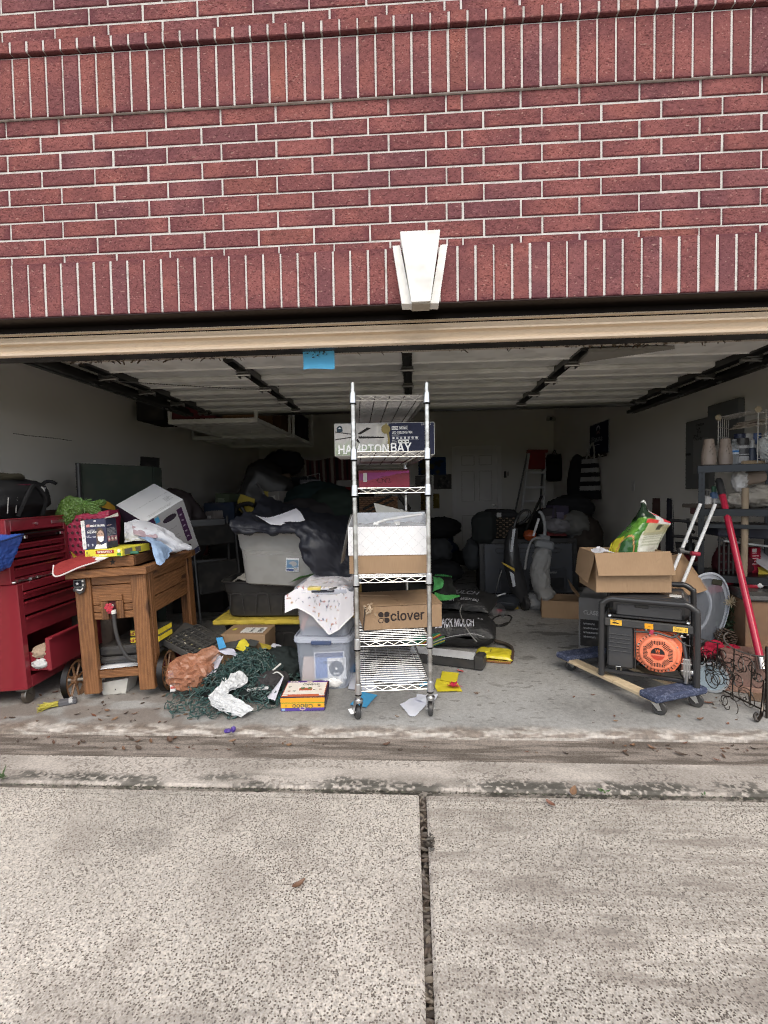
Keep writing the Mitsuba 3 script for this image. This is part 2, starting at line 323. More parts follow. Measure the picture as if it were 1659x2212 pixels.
scene['felt'] = two({'type': 'diffuse', 'reflectance': proc(_felt)})
def _earth(p, n, uv): return mix((.10, .12, .05), (.16, .14, .09), fbm(p.x * .8, p.y * .8))
scene['earth'] = two({'type': 'diffuse', 'reflectance': proc(_earth)})
# ---------------------------------------------------------------- the setting: ground, driveway, slab
XL, XR, YB, ZC = -2.83, 2.54, 6.9, 2.62      # garage: side walls, rear wall, ceiling
def plate(x0, x1, y0, y1, z, th=.12, b=.006): return cbox((x1 - x0, y1 - y0, th), b).apply_translation(((x0 + x1) / 2, (y0 + y1) / 2, z - th / 2))
struct('ground', MB().box((0, 0, -.30), (140, 140, .1)), 'earth')
m = MB()                                     # garage slab with a rounded, slightly broken front edge
xs = np.linspace(-3.2, 2.9, 260); wob = .012 * (meshkit.fbm(np.stack([xs * 7, xs * 0, xs * 0], 1), 4) - .5)
prof = [(YB + .1, 0), (.40, 0), (.235, 0), (.190, -.001), (.172, -.004), (.159, -.010), (.153, -.020), (.151, -.06)]
v = A([[(x, y + (w if i > 2 else 0), z - (abs(w) * .4 if 2 < i < 6 else 0)) for i, (y, z) in enumerate(prof)] for x, w in zip(xs, wob)]).reshape(-1, 3); k = len(prof)
m.add(TM(v, [t for i in range(len(xs) - 1) for j in range(k - 1) for t in ((i * k + j, i * k + j + 1, (i + 1) * k + j + 1), (i * k + j, (i + 1) * k + j + 1, (i + 1) * k + j))]), sm=True)
struct('garage_floor', m, 'floor_concrete')
struct('trough', MB().box((0, .06, -.084), (6.4, .30, .1)), 'trough_dirt')
ya0, ya1 = gr(830, 1640, -.028)[1], gr(830, 1702, -.028)[1]
ys0 = gr(830, 1713, -.032)[1]
struct('apron', MB().add(plate(-6, 6, ya1, ya0, -.028, b=.010)), 'apron_concrete')
xg0, xg1 = gr(905, 1716, -.032)[0], gr(921, 1716, -.032)[0]
xh0, xh1 = gr(921, 2212, -.032)[0], gr(940, 2212, -.032)[0]
yh = gr(930, 2212, -.032)[1]; e0, e1 = xg0 + (xh0 - xg0) * 5, xg1 + (xh1 - xg1) * 5; yf = ys0 + (yh - ys0) * 5
def rough_slab(poly, z, th, b):
    t = [(x, y, z) for x, y in poly]; c = A(poly).mean(0); lo = [((x - c[0]), (y - c[1])) for x, y in poly]
    inn = [(x - b * np.sign(dx), y - b * np.sign(dy), z) for (x, y), (dx, dy) in zip(poly, lo)]
    return hull(inn + [(x, y, z - b) for x, y in poly] + [(x, y, z - th) for x, y in poly])
dl = MB().add(rough_slab([(-6, ys0), (xg0, ys0), (e0, yf), (-6, yf)], -.032, .12, .010))
drr = MB().add(rough_slab([(xg1, ys0), (6, ys0), (6, yf), (e1, yf)], -.034, .12, .010))
struct('driveway', dl, 'aggregate0'); struct('driveway', drr, 'aggregate1')
struct('joint_dirt', MB().box((0, -1.5, -.120), (12.2, 4.2, .1), (.030, .024, .020)), 'matte')

# ---------------------------------------------------------------- the brick wall over the opening
WALL = thing('brick_wall', 'red brick house wall with pale mortar above the open garage', 'wall')
def brick_mesh(x0, x1, z0, z1, y, dep, jx=.0012):
    j = lambda: rnd.uniform(-jx, jx)
    x0, x1, z0, z1, y, b = x0 + j(), x1 + j(), z0 + j(), z1 + j(), y + rnd.uniform(-.0015, .0015), .0035
    F = [(x0 + b, y, z0 + b), (x1 - b, y, z0 + b), (x1 - b, y, z1 - b), (x0 + b, y, z1 - b)]
    M_ = [(x0, y + b, z0), (x1, y + b, z0), (x1, y + b, z1), (x0, y + b, z1)]
    B = [(p[0], y + dep, p[2]) for p in M_]; v, f, uv = [], [], []
    def quad(*q):
        k = len(v); v.extend(q); f.extend([(k, k + 1, k + 2), (k, k + 2, k + 3)])
    quad(*F)
    for i in range(4):
        n = (i + 1) % 4; quad(F[i], M_[i], M_[n], F[n]); quad(M_[i], B[i], B[n], M_[n])
    v = A(v); L, Hh = x1 - x0, z1 - z0
    s = min(L, Hh) / A([L, Hh]) if True else 1
    uv = np.stack([(v[:, 0] - x0) / L, (v[:, 2] - z0) / Hh], 1)
    return v, A(f), uv
bricks = []                                  # (x0, x1, z0, z1, y, depth)
JT = .0088; LP, CP, SP = .2525, .0772, .0790
zr = [2.9215 - CP * i for i in range(9)]     # tops of the eight courses of the field
xc0, xc1 = at(963, 230, 0)[0], at(998, 230, 0)[0]
def course(z1, kind, y=0.0, lo=-3.3, hi=3.3):
    z0 = z1 - CP + JT
    if kind == 0:
        bricks.append((xc0 + JT / 2, xc1 - JT / 2, z0, z1, y, .05))
        r, l = xc1, xc0
    else: r = l = at(919, 280, 0)[0]
    while r < hi: bricks.append((r + JT / 2, r + LP - JT / 2, z0, z1, y, .05)); r += LP
    while l > lo: bricks.append((l - LP + JT / 2, l - JT / 2, z0, z1, y, .05)); l -= LP
for i in range(8): course(zr[i], i % 2)
course(zr[8], 0)
def soldiers(z0, z1, y, x_first, pitch=SP):
    i0 = int((-3.3 - x_first) / pitch)
    for i in range(i0, i0 + int(6.6 / pitch)):
        x = x_first + i * pitch; bricks.append((x + JT / 2, x + pitch - JT / 2, z0, z1, y, .09))
zl0, zl1 = at(830, 657, -.016)[2], at(830, 536, -.016)[2]
soldiers(zl0, zl1, -.016, at(795, 600, -.03)[0])
zb0, zb1 = at(830, 206, -.016)[2], at(830, 72, -.016)[2]
soldiers(zb0, zb1, -.016, at(850, 140, -.03)[0])
zt0 = zb1 + .010; zt1 = at(830, 31, -.032)[2]
soldiers(zt0, zt1, -.032, at(850, 50, -.06)[0])
zu = at(830, 10, 0)[2]
for i in range(9): course(zu + CP * i - CP * 1, (i + 1) % 2)
def inview(b):
    q = A([(b[0] + b[1]) / 2, b[4], (b[2] + b[3]) / 2]) - CAM; zc = q @ _d
    u, w = VW / 2 + FOC * (q @ _R) / zc, VH / 2 - FOC * (q @ _U) / zc
    return max(abs(u - VW / 2) - VW / 2, abs(w - VH / 2) - VH / 2)
bricks.sort(key=inview)
for i, b in enumerate(bricks[:300]):
    v, f, uv = brick_mesh(*b); t = rnd.choices(range(5), (30, 26, 22, 16, 3))[0]
    scene[num('brick_wall__brick')] = mikit.ply((v, f), f'brick{t}', uv=uv)
for t in range(3):
    vs, fs, us, k = [], [], [], 0
    for b in bricks[300 + t::3]:
        v, f, uv = brick_mesh(*b); vs.append(v); fs.append(f + k); us.append(uv); k += len(v)
    key = num('brick_wall__outer_bricks'); scene[key] = mikit.ply((np.vstack(vs), np.vstack(fs)), f'brick{t}', uv=np.vstack(us)); labels[key] = dict(kind='stuff')
OX0, OX1 = -2.45, 2.36                       # clear opening
m = MB()
m.box((0, .06, (2.02 + 4.0) / 2), (6.6, .11, 1.98))                                # field mortar, 5 mm behind the bricks' face
m.box((0, .012, (zl0 + zl1) / 2), (6.6, .048, zl1 - zl0 - .004)); m.box((0, .012, (zb0 + zb1) / 2 + .002), (6.6, .048, zb1 - zb0 + .008))
m.box((0, .012, (zt0 + zt1) / 2 + .002), (6.6, .08, zt1 - zt0 - .006))
part(WALL, 'mortar', m, 'mortar')
for sx, e in ((-1, OX0), (1, OX1)):          # the piers beside the opening, out of frame
    part(WALL, 'pier', MB().box((e + sx * .5, .06, .97), (1.0, .11, 2.09)), 'brick1')
part(WALL, 'lintel', MB().box((0, .035, zl0 - .006), (5.3, .115, .008), (.035, .022, .020)).box((0, .098, zl0 - .03), (5.3, .012, .05), (.02, .014, .013)), 'metal')

# keystone
ks = thing('keystone', 'white painted wedge shaped keystone in the brick lintel course', 'keystone')
def xz(pts, y): return [tuple(at(x, yy, y)[[0, 2]]) for x, yy in pts]
def wedge(pts, y0, y1):
    p = xz(pts, y0); mm = prism([(a, b) for a, b in p], y1 - y0); X = np.eye(4); X[:3, :3] = A([[1, 0, 0], [0, 0, 1], [0, 1, 0]]); X[1, 3] = y0; mm.apply_transform(X); return mm
W_ = (.80, .79, .77)
part(ks, 'wedge', MB().add(wedge([(864, 500), (951, 496), (930, 650), (889, 652)], -.105, 0), W_, 20).add(wedge([(889, 646), (930, 644), (929, 656), (890, 657)], -.09, -.005), (.42, .38, .32), 20), 'matte')
part(ks, 'side_strip', MB().add(wedge([(848, 531), (864, 530), (889, 656), (868, 656)], -.072, 0), W_, 20), 'matte')
part(ks, 'side_strip', MB().add(wedge([(951, 529), (967, 527), (948, 655), (930, 655)], -.072, 0), W_, 20), 'matte')

# beige header trim
HD = thing('door_header', 'beige moulded header trim across the top of the garage opening', 'trim')
pf = [(.100, 1.988), (.082, 1.984), (.080, 1.977), (.096, 1.972), (.101, 1.950), (.092, 1.946), (.076, 1.941), (.074, 1.932), (.098, 1.927), (.103, 1.905), (.094, 1.899), (.086, 1.892), (.086, 1.881), (.094, 1.876), (.108, 1.876), (.108, 2.0)]
part(HD, 'moulding', MB().add(strip(pf, -2.5, 2.4), sm=25), 'beige_paint')
part(HD, 'weather_strip', MB().bx(-2.45, 2.45, .111, .215, 1.879, 1.94, (.012, .010, .010)), 'plastic')
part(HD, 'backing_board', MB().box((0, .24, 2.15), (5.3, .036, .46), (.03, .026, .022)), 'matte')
for x in (OX0 - .03, OX1 + .03): part(HD, 'jamb', MB().box((x, .17, .94), (.06, .14, 1.87)), 'beige_paint')
# ---------------------------------------------------------------- the room
for nm, lab, bx in (('left', 'bare beige left side wall of the garage behind the red tool chest', ((XL - .05, YB / 2 + .1, 1.3), (.1, YB + .2, 2.62))),
                    ('right', 'bare beige right side wall of the garage behind the steel shelf', ((XR + .05, YB / 2 + .1, 1.3), (.1, YB + .2, 2.62))),
                    ('rear', 'dim rear wall of the garage with the panelled door', (((XL + XR) / 2, YB + .05, 1.3), (XR - XL + .02, .1, 2.62)))):
    whole('garage_wall', lab, 'wall', MB().box(*bx), 'wall_paint')
cm_ = MB(); r_ = random.Random(4)
for (xa, ya), (xb, yb) in zip([(28, 936), (60, 941), (84, 943), (120, 947)], [(60, 941), (84, 943), (120, 947), (156, 952)]):
    L_ = []
    for x, y in ((xa, ya), (xb, yb)): v = ray(x, y); L_.append(CAM + v * (XL + .002 - CAM[0]) / v[0])
    cm_.add(beam(L_[0], L_[1], .003, r_.uniform(.003, .008), (0, 0, 1), .0005), (.12, .11, .10), False)
part('garage_wall', 'crack', cm_, 'matte')
for y, z in ((1.55, .42), (3.1, .42)): part('garage_wall', 'outlet', MB().bx(XL + .001, XL + .008, y, y + .075, z, z + .12, (.7, .69, .66), .003), 'plastic')
part('garage_wall_001', 'outlet', MB().bx(XR - .008, XR - .001, 3.6, 3.68, 1.15, 1.27, (.7, .69, .66), .003), 'plastic')
struct('garage_ceiling', MB().box((-.145, YB / 2 + .15, ZC + .05), (5.6, YB + .1, .1)), 'wall_paint')
for s, e in ((-1, XL), (1, XR)): 
    x = (OX0 - .06) if s < 0 else (OX1 + .06)
    struct('front_return', MB().box(((e + x) / 2, .19, 1.3), (abs(e - x), .1, 2.62)), 'wall_paint')

# rear door
DR = thing('house_door', 'closed white six panel door in the dark rear wall', 'door')
def rear(x, y, yy=YB): return at(x, y, yy)
x0, x1 = rear(985.5, 1090)[0], rear(1075, 1090)[0]; zt = rear(1030, 971)[2]; zb = .06; wd = (.85, .83, .80)
part(DR, 'frame', MB().box((x0 - .035, YB - .012, zt / 2 + .03), (.07, .024, zt - .0 + .06), wd).box((x1 + .035, YB - .012, zt / 2 + .03), (.07, .024, zt + .06), wd).box(((x0 + x1) / 2, YB - .013, zt + .035), (x1 - x0 - .002, .026, .068), wd), 'paper')
part(DR, 'slab', MB().box(((x0 + x1) / 2, YB - .006, (zt + zb) / 2), (x1 - x0 - .006, .010, zt - zb - .004), wd), 'paper')
w = (x1 - x0)
for ci in (0, 1):
    for a, b in ((.06, .15), (.21, .50), (.64, .94)):
        cx = x0 + w * (.29 + .42 * ci); z1_, z0_ = zt - (zt - zb) * a, zt - (zt - zb) * b
        pm = MB(); hw, hz, cz = w * .15, (z1_ - z0_) / 2, (z0_ + z1_) / 2
        for q in ((-hw, 0, .014, 2 * hz), (hw, 0, .014, 2 * hz), (0, -hz, 2 * hw - .014, .014), (0, hz, 2 * hw - .014, .014)):
            pm.box((cx + q[0], YB - .013, cz + q[1]), (q[2], .006, q[3]), (.66, .64, .60), .002)
        pm.box((cx, YB - .012, cz), (2 * hw - .05, .005, 2 * hz - .05), wd, .002)
        part(DR, 'panel', pm, 'paper')
kb = A(rear(1067, 1091)); part(DR, 'knob', MB().add(lathe([(0, 0), (.03, 0), (.03, .006), (.012, .01), (.012, .03), (.028, .04), (.03, .055), (.02, .066), (0, .068)], 14), (.45, .43, .40), 35, fr(kb - A([0, .012, 0]), ax=90)), 'chrome')
part(DR, 'doorstep', MB().box(((x0 + x1) / 2, YB - .08, .02), (w + .2, .14, .04), (.3, .28, .25)), 'matte')

# overhead door, rolled up under the ceiling
GD = thing('garage_door', 'white sectional garage door rolled up overhead on its tracks', 'garage door')
ZD = 1.99; dw = (.58, .58, .565); gx0, gx1 = -2.03, 2.12
secs = [(.62, .90, 0), (.90, 1.40, .18), (1.40, 1.89, .20), (1.89, 2.38, .20), (2.38, 2.68, .2)]
for i, (ya, yb, rail) in enumerate(secs):
    sm = MB().box(((gx0 + gx1) / 2, (ya + yb) / 2, ZD + .045), (gx1 - gx0, yb - ya - .006, .02), dw)
    rb = (yb - rail) if rail else ya
    sm.box(((gx0 + gx1) / 2, (rb + yb) / 2 - .004, ZD + .018), (gx1 - gx0, yb - rb - .012, .034), (.66, .655, .635), .008)
    sm.box(((gx0 + gx1) / 2, yb - .014, ZD + .006), (gx1 - gx0, .012, .026), (.70, .69, .67), .004)
    k = part(GD, 'section', sm, 'plastic')
    if rail:
        for j in range(8):
            px = gx0 + (j + .5) * (gx1 - gx0) / 8; hw, h0, h1 = .19, ya + .05, rb - .03
            pm = hull([(px - hw, h0, ZD + .034), (px + hw, h0, ZD + .034), (px + hw, h1, ZD + .034), (px - hw, h1, ZD + .034), (px - hw + .04, h0 + .03, ZD + .024), (px + hw - .04, h0 + .03, ZD + .024), (px + hw - .04, h1 - .03, ZD + .024), (px - hw + .04, h1 - .03, ZD + .024)])
            part(k, 'panel', MB().add(pm, dw, 10), 'plastic')
part(GD, 'bottom_rail', MB().box(((gx0 + gx1) / 2, .600, ZD + .02), (gx1 - gx0, .03, .06), (.45, .40, .34), .008), 'matte')
part(GD, 'bottom_seal', MB().add(tube([(gx0, .578, ZD + .034), (gx1, .578, ZD + .034)], .018, 8), (.03, .027, .025), 35), 'plastic')
dk = (.050, .049, .047)
def stile(x, y0, y1):
    part(GD, 'stile', MB().box((x, (y0 + y1) / 2, ZD + .008), (.060, y1 - y0, .05), dk, .004).box((x, (y0 + y1) / 2, ZD - .012), (.02, y1 - y0, .02), dk), 'metal')
    for yh_ in (.93, 1.41, 1.90, 2.38):
        if y0 < yh_ < y1: part(GD, 'hinge', MB().box((x, yh_, ZD - .022), (.075, .085, .008), (.22, .22, .21)).add(bar((x - .045, yh_, ZD - .034), (x + .045, yh_, ZD - .034), .009), (.35, .34, .32)).box((x - .03, yh_ + .02, ZD - .035), (.006, .05, .03), (.2, .2, .2)).box((x + .03, yh_ + .02, ZD - .035), (.006, .05, .03), (.2, .2, .2)), 'metal')
for sxx, y0, y1 in ((gr(520, 802, 1.97)[0], .66, 2.45), (gr(880, 800, 1.97)[0], .66, 2.45), (gr(1210, 805, 1.97)[0], .66, 2.45)): stile(sxx, y0, y1)
part(GD, 'gusset', MB().add(slab([(gr(1265, 765, 1.96)[0], .63, 1.955), (gr(1265, 765, 1.96)[0] + .48, .66, 1.965), (gr(1265, 765, 1.96)[0] + .02, .88, 1.955)], .02), (.26, .25, .23), 10), 'matte')
for x in (gx0 + .06, gx1 - .06): stile(x, .66, 2.66)
part(GD, 'strut', MB().box(((gx0 + gx1) / 2, 2.60, ZD - .004), (gx1 - gx0, .13, .045), (.36, .36, .35), .006), 'metal')
for x, y1 in ((-2.11, 2.35), (2.20, 2.86)):
    tm = MB()
    tm.box((x, (.4 + y1) / 2, ZD + .0), (.055, y1 - .4, .006), dk, .001).box((x + .028, (.4 + y1) / 2, ZD - .03), (.005, y1 - .4, .062), dk, .001).box((x - .028, (.4 + y1) / 2, ZD - .03), (.005, y1 - .4, .062), dk, .001).box((x, (.4 + y1) / 2, ZD - .062), (.03, y1 - .4, .005), dk, .001)
    tm.box((x + (.05 if x < 0 else -.05), (.4 + y1) / 2, ZD - .05), (.035, y1 - .4, .03), (.035, .034, .033))
    tk = part(GD, 'track', tm, 'metal')
    for yh_ in (.93, 1.41, 1.90):
        s = 1 if x < 0 else -1
        part(GD, 'roller', MB().add(cyl(.026, .02, 14, b=.003), (.25, .25, .24), 35, fr((x + s * .035, yh_, ZD - .05), ay=90)).add(bar((x, yh_, ZD - .05), (x + s * .12, yh_, ZD - .035), .006), (.4, .4, .38)).box((x + s * .11, yh_, ZD - .02), (.07, .06, .03), (.20, .2, .19)), 'metal')
    part(GD, 'track_hanger', MB().box((x, y1 - .04, (ZD + ZC) / 2 - .03), (.035, .004, ZC - ZD + .06), dk), 'metal')
# wire lock cable, debris caught on the bottom rail
part(GD, 'pull_cable', MB().add(tube(spline([(-2.0, 1.0, ZD - .03), (-1.2, 1.30, ZD - .045), (-.95, 1.32, ZD - .03)], 8), .003, 5), (.05, .05, .05)), 'plastic')
dm = MB()
for i in range(240):
    x = rnd.choice((rnd.uniform(gx0, gx1), rnd.gauss(-1.6, .35), rnd.gauss(1.2, .25))); l = rnd.uniform(.008, .035)
    if not gx0 < x < gx1: continue
    p0 = A([x, .585 + rnd.uniform(-.005, .02), ZD + rnd.uniform(-.012, .01)])
    dm.add(tube([p0, p0 + A([rnd.uniform(-l, l), rnd.uniform(-.01, .01), -l * rnd.uniform(.1, .9)])], rnd.uniform(.0015, .005), 4), rnd.choice([(.07, .045, .03), (.12, .08, .05), (.05, .04, .03), (.16, .12, .08)]), False)
part(GD, 'cobweb_debris', dm, 'matte', kind='stuff')
# blue note taped under the header
b0, b1 = at(653, 751, .165), at(721, 750, .165)
nm = MB().add(grid(lambda u, v: (b0[0] + (b1[0] - b0[0]) * u, .166 + .012 * np.sin(v * 3) + .01 * v, b0[2] - (.102) * v + .003 * np.sin(u * 5)), 8, 8), (.10, .40, .66), True)
for i in range(26): nm.box((b0[0] + rnd.uniform(.01, .99) * (b1[0] - b0[0]), .162, b0[2] - rnd.uniform(.005, .05)), (rnd.uniform(.002, .012), .002, rnd.uniform(.002, .006)), (.03, .03, .03), .0005)
whole('taped_note', 'small blue sheet of paper hanging from the garage door header', 'paper', nm, 'paper')
# ---------------------------------------------------------------- the chrome wire shelving tower and what stands on it
CH = (.74, .75, .77)
SH = thing('shelving_unit', 'tall chrome wire shelving tower on black casters in the middle of the opening', 'shelf')
a = gr(775, 1556); SF = fr((a[0], a[1], 0), az=6.5); SW, SD = .378, 1.15
lv = [at(850, y, .335)[2] for y in (857, 977, 1054, 1244, 1379, 1474)]
ztop = at(768, 826, a[1])[2]
for i, (px, py) in enumerate(((0, 0), (SW, 0), (0, SD), (SW, SD))):
    pm = MB(SF); c0 = .125
    prof = [(0, c0), (.0125, c0)]
    z = c0 + .03
    while z < ztop - .03:
        prof += [(.0125, z - .0022), (.0115, z - .0014), (.0115, z + .0014), (.0125, z + .0022)]; z += .0254
    prof += [(.0125, ztop - .008), (.0105, ztop), (0, ztop)]
    pm.add(lathe(prof, 18), CH, 30, fr((px, py, 0)))
    pk = part(SH, 'post', pm, 'zinc')
    for l in lv:
        part(pk, 'collar', MB(SF).add(lathe([(.0125, l - .040), (.0185, l - .038), (.0168, l + .012), (.0155, l + .016), (.0125, l + .017)], 18), CH, 30, fr((px, py, 0))).add(lathe([(.0125, l - .047), (.0176, l - .046), (.0178, l - .041), (.0125, l - .040)], 16), (.02, .02, .02), 30, fr((px, py, 0))), 'metal')
    cm = MB(SF @ fr((px, py, 0), az=(20, -3, 60, 100)[i]))
    cm.add(cyl(.0125, .03, 16), (.6, .6, .6), 30, fr((0, 0, .118))).add(cyl(.024, .012, 20, b=.003), (.6, .6, .6), 30, fr((0, 0, .108))).add(cyl(.021, .008, 20, b=.002), (.5, .5, .5), 30, fr((0, 0, .098)))
    for s in (-1, 1): cm.add(hull([(s * .017, y, z) for y, z in ((-.016, .098), (.018, .098), (.030, .05), (.036, .036), (.020, .030))] + [(s * .020, y, z) for y, z in ((-.016, .098), (.018, .098), (.030, .05), (.036, .036), (.020, .030))]), (.55, .55, .55), 20)
    ck = part(SH, 'caster', cm, 'metal')
    part(ck, 'wheel', MB(SF @ fr((px, py, 0), az=(20, -3, 60, 100)[i])).add(lathe([(0, -.008), (.016, -.008), (.018, -.012), (.034, -.011), (.0385, -.006), (.0385, .006), (.034, .011), (.018, .012), (.016, .008), (0, .008)], 24), (.022, .022, .024), 40, fr((0, .022, .0385), ay=90)).add(bar((-.023, .022, .0385), (.023, .022, .0385), .005), (.5, .5, .5)), 'plastic')
    if i == 0: part(ck, 'brake_tab', MB(SF @ fr((px, py, 0), az=20)).box((-.030, .03, .042), (.022, .035, .007), (.75, .76, .78), .003, rot(25, 0, 10)), 'plastic')
for i, l in enumerate(lv):
    rm = MB(SF)
    for (p, q) in (((0, 0), (SW, 0)), ((0, SD), (SW, SD)), ((0, 0), (0, SD)), ((SW, 0), (SW, SD))):
        p, q = A(p), A(q); d_ = (q - p) / np.linalg.norm(q - p); p, q = p + d_ * .014, q - d_ * .014; L = np.linalg.norm(q - p)
        for zz in (l, l - .026): rm.add(bar((*p, zz), (*q, zz), .0032, 6), CH, 40)
        n = max(5, int(round(L / .064))) * 2 + 1; zp = []
        for k in range(n):
            t = .05 * min(1, .4 / L) + (1 - .1 * min(1, .4 / L)) * k / (n - 1); zp.append((*(p + (q - p) * t), l - .005 - .0165 * (k % 2)))
        rm.add(tube(zp, .0022, 5), CH, 40)
    k = part(SH, 'shelf', rm, 'zinc')
    wm = MB(SF); n = 35
    for j in range(1, n): wm.add(bar((.004, SD * j / n, l + .001), (SW - .004, SD * j / n, l + .001), .0026 if i < 2 else .0018, 5), CH if i < 2 else (.55, .56, .58), 40)
    for j in range(5): wm.add(bar((SW * (.1 + .2 * j), .01, l - .004), (SW * (.1 + .2 * j), SD - .01, l - .004), .0026, 5), (.08, .08, .08) if i < 2 else CH, 40)
    part(k, 'wire_deck', wm, 'metal', kind='stuff')

# ceiling fan box
FB = thing('fan_carton', 'long printed ceiling fan carton sticking out both sides of the wire shelf', 'box')
Yf = .60; p0, p1 = at(723, 988, Yf), at(939.5, 984, Yf + .02); w = np.linalg.norm(p1 - p0); az = math.degrees(math.atan2(p1[1] - p0[1], p1[0] - p0[0])); h = at(722, 915, Yf)[2] - lv[1] - .004
FF = fr((p0[0], p0[1], lv[1] + .004), az=az)
m = MB(FF).bx(0, w, 0, .27, 0, h, (.60, .60, .58), .004); f = face(FF, 0, 0, 0); m.M = np.eye(4)
def gradrect(mb, F, x0, x1, y0, y1, fn, nx=24, ny=16, lift=.0006):
    g = grid(lambda u, v: (x0 + (x1 - x0) * u, y0 + (y1 - y0) * v, 0 * u + lift), nx, ny); q = A(g.vertices); fa = A(g.faces)
    col = A([fn((p[0] - x0) / (x1 - x0), (p[1] - y0) / (y1 - y0)) for p in q]); t = g.copy(); mb.add(t, (0, 0, 0), True, F); mb.p[-1] = (*mb.p[-1][:3], np.clip(col, 0, 1)); return mb
def fanbg(u, v):
    n = float(meshkit.fbm(A([u * 14, v * 7, 3.0]), 4)); c = A([.50, .48, .46]) * (.75 + .35 * v) + .22 * (1 - v) * (v > .15)
    g = np.clip((.42 - v + .5 * (n - .5)) * 5, 0, 1) * (v < .5); c = c * (1 - .6 * g) + .6 * g * A([.25, .33, .20]) * (.7 + n)
    if u > .78: c = c * .6 + A([.4, .38, .34]) * n
    return c * (.9 + .25 * (n - .5))
gradrect(m, f, .004, w * .54, .004, h - .004, fanbg, 40, 20)
gradrect(m, f, w * .54, w - .004, .004, h - .004, lambda u, v: A([.028, .032, .062]) * (.9 + .2 * v), 2, 2)
decal(m, f, [(w * .505, h - .004), (w * .53, h - .004), (w * .555, h * .5), (w * .545, .004), (w * .52, .004), (w * .535, h * .5)], (.26, .21, .09), .001)
decal(m, f, circ(w * .515, h * .80, .026), (.28, .22, .09), .0014)
for i, t in enumerate(('INDOOR', 'COVERED', 'OUTDOOR')): ftext(m, f, t, .0062, w * .515 - .019, h * .85 - .012 * i, (.8, .78, .7), True, .038)
for q in ([(.005, h * .76), (.12, h * .66), (.125, h * .63), (.005, h * .73)], [(.005, h * .52), (.12, h * .60), (.12, h * .575), (.005, h * .49)], [(.135, h * .68), (.19, h * .86), (.215, h * .84), (.20, h * .80), (.15, h * .65)], [(.14, h * .60), (.285, h * .57), (.29, h * .535), (.14, h * .53)], [(.135, h * .52), (.15, h * .40), (.135, h * .41), (.12, h * .52)]): decal(m, f, q, (.022, .020, .020), .0012)
decal(m, f, rect(.096, h * .52, .034, h * .26), (.34, .33, .33), .0014); decal(m, f, circ(.113, h * .52, .017, 16, .012), (.42, .41, .4), .0015)
decal(m, f, circ(.032, h * .84, .016), (.03, .05, .07), .0014); decal(m, f, rect(.016, h * .74, .032, .018), (.03, .05, .07), .0014); decal(m, f, [(.022, h * .83), (.032, h * .88), (.042, h * .83)], (.8, .8, .8), .0018); lines(m, f, .019, h * .79, .026, 2, .007, (.75, .75, .75))
decal(m, f, rect(w * .575, h * .77, .036, .022), (.72, .72, .72), .0012); ftext(m, f, '54 IN', .012, w * .575 + .003, h * .77 + .005, (.04, .04, .06), True, .030, .0018)
for q in (rect(w * .575 + .036, h * .77, .056, .0012), rect(w * .575 + .036, h * .77 + .0208, .056, .0012), rect(w * .575 + .091, h * .77, .0012, .022)): decal(m, f, q, (.6, .6, .6), .0012)
ftext(m, f, 'MENA', .013, w * .575 + .042, h * .77 + .005, (.85, .85, .85), True, .044); ftext(m, f, 'LED CEILING FAN', .0135, w * .575, h * .66, (.85, .85, .85), True, .115)
lines(m, f, w * .575, h * .61, .07, 1, .006, (.6, .6, .6)); 
for yy in (.56, .475): decal(m, f, rect(w * .575, h * yy, .155, .0012), (.4, .4, .45), .0012)
for i in range(7): decal(m, f, rect(w * .58 + .022 * i, h * .495, .012, .012), (.55, .55, .58) if i % 3 else (.75, .75, .75), .0012)
lines(m, f, w * .575, h * .44, .03, 3, .008, (.5, .5, .5)); decal(m, f, rect(w * .575 + .034, h * .36, .064, .022), (.72, .72, .70), .0012)
for i in range(3): decal(m, f, rect(w * .575 + .040 + .021 * i, h * .40, .012, .005), (.05, .05, .05), .0018)
ftext(m, f, 'HAMPTON', .050, .018, .014, (.93, .93, .93), True, .290); ftext(m, f, 'BAY', .050, w * .575 - .012, .020, (.93, .93, .93), True, .118)
ftext(m, f, '1005 919', .009, w * .865, h * .90, (.55, .55, .55), True, .055); decal(m, f, rect(w * .91, .025, .016, .03), (.8, .8, .8), .0012)
for x in (.02, .05, .30): 
    for s in ('', ): decal(m, f, rect(x, .0135, .012, .0035), (.93, .93, .93), .0012)
scene[FB] = {**m.done(), 'bsdf': ref('paper')}

# magenta carton
m = MB(fr((at(776, 1055, 1.1)[0], 1.08, lv[2] + .004), az=3)); w, h = at(881, 1050, 1.1)[0] - at(772, 1050, 1.1)[0], .122
m.bx(0, w, 0, .18, 0, h, (.40, .02, .07), .003); f = face(m.M, 0, 0, 0); M0 = m.M; m.M = np.eye(4)
gradrect(m, f, .002, w - .002, .002, h - .002, lambda u, v: A([.46, .025, .07]) * (1 - (.5 * v)) if v < .45 + .45 * math.sin(u * 2.4 - .3) * u or v > .86 + .1 * u else A([.36, .03, .22]) * (.75 + .5 * u), 36, 24)
decal(m, f, rect(.03, .045, .026, .06), (.7, .68, .66), .0012); lines(m, f, .033, .098, .018, 6, .008, (.2, .2, .2)); lines(m, f, .15, .080, .06, 1, .006, (.2, .02, .05))
cu = [(.12 + .10 * t + .010 * math.sin(t * 26), .052 + .016 * math.sin(t * 19)) for t in np.linspace(0, 1, 40)]
m.add(tube([(x, y, .001) for x, y in cu], .0013, 4), (.05, .01, .02), False, f)
whole('magenta_carton', 'flat magenta and red carton with a script word on the third wire shelf', 'box', m, 'plastic')

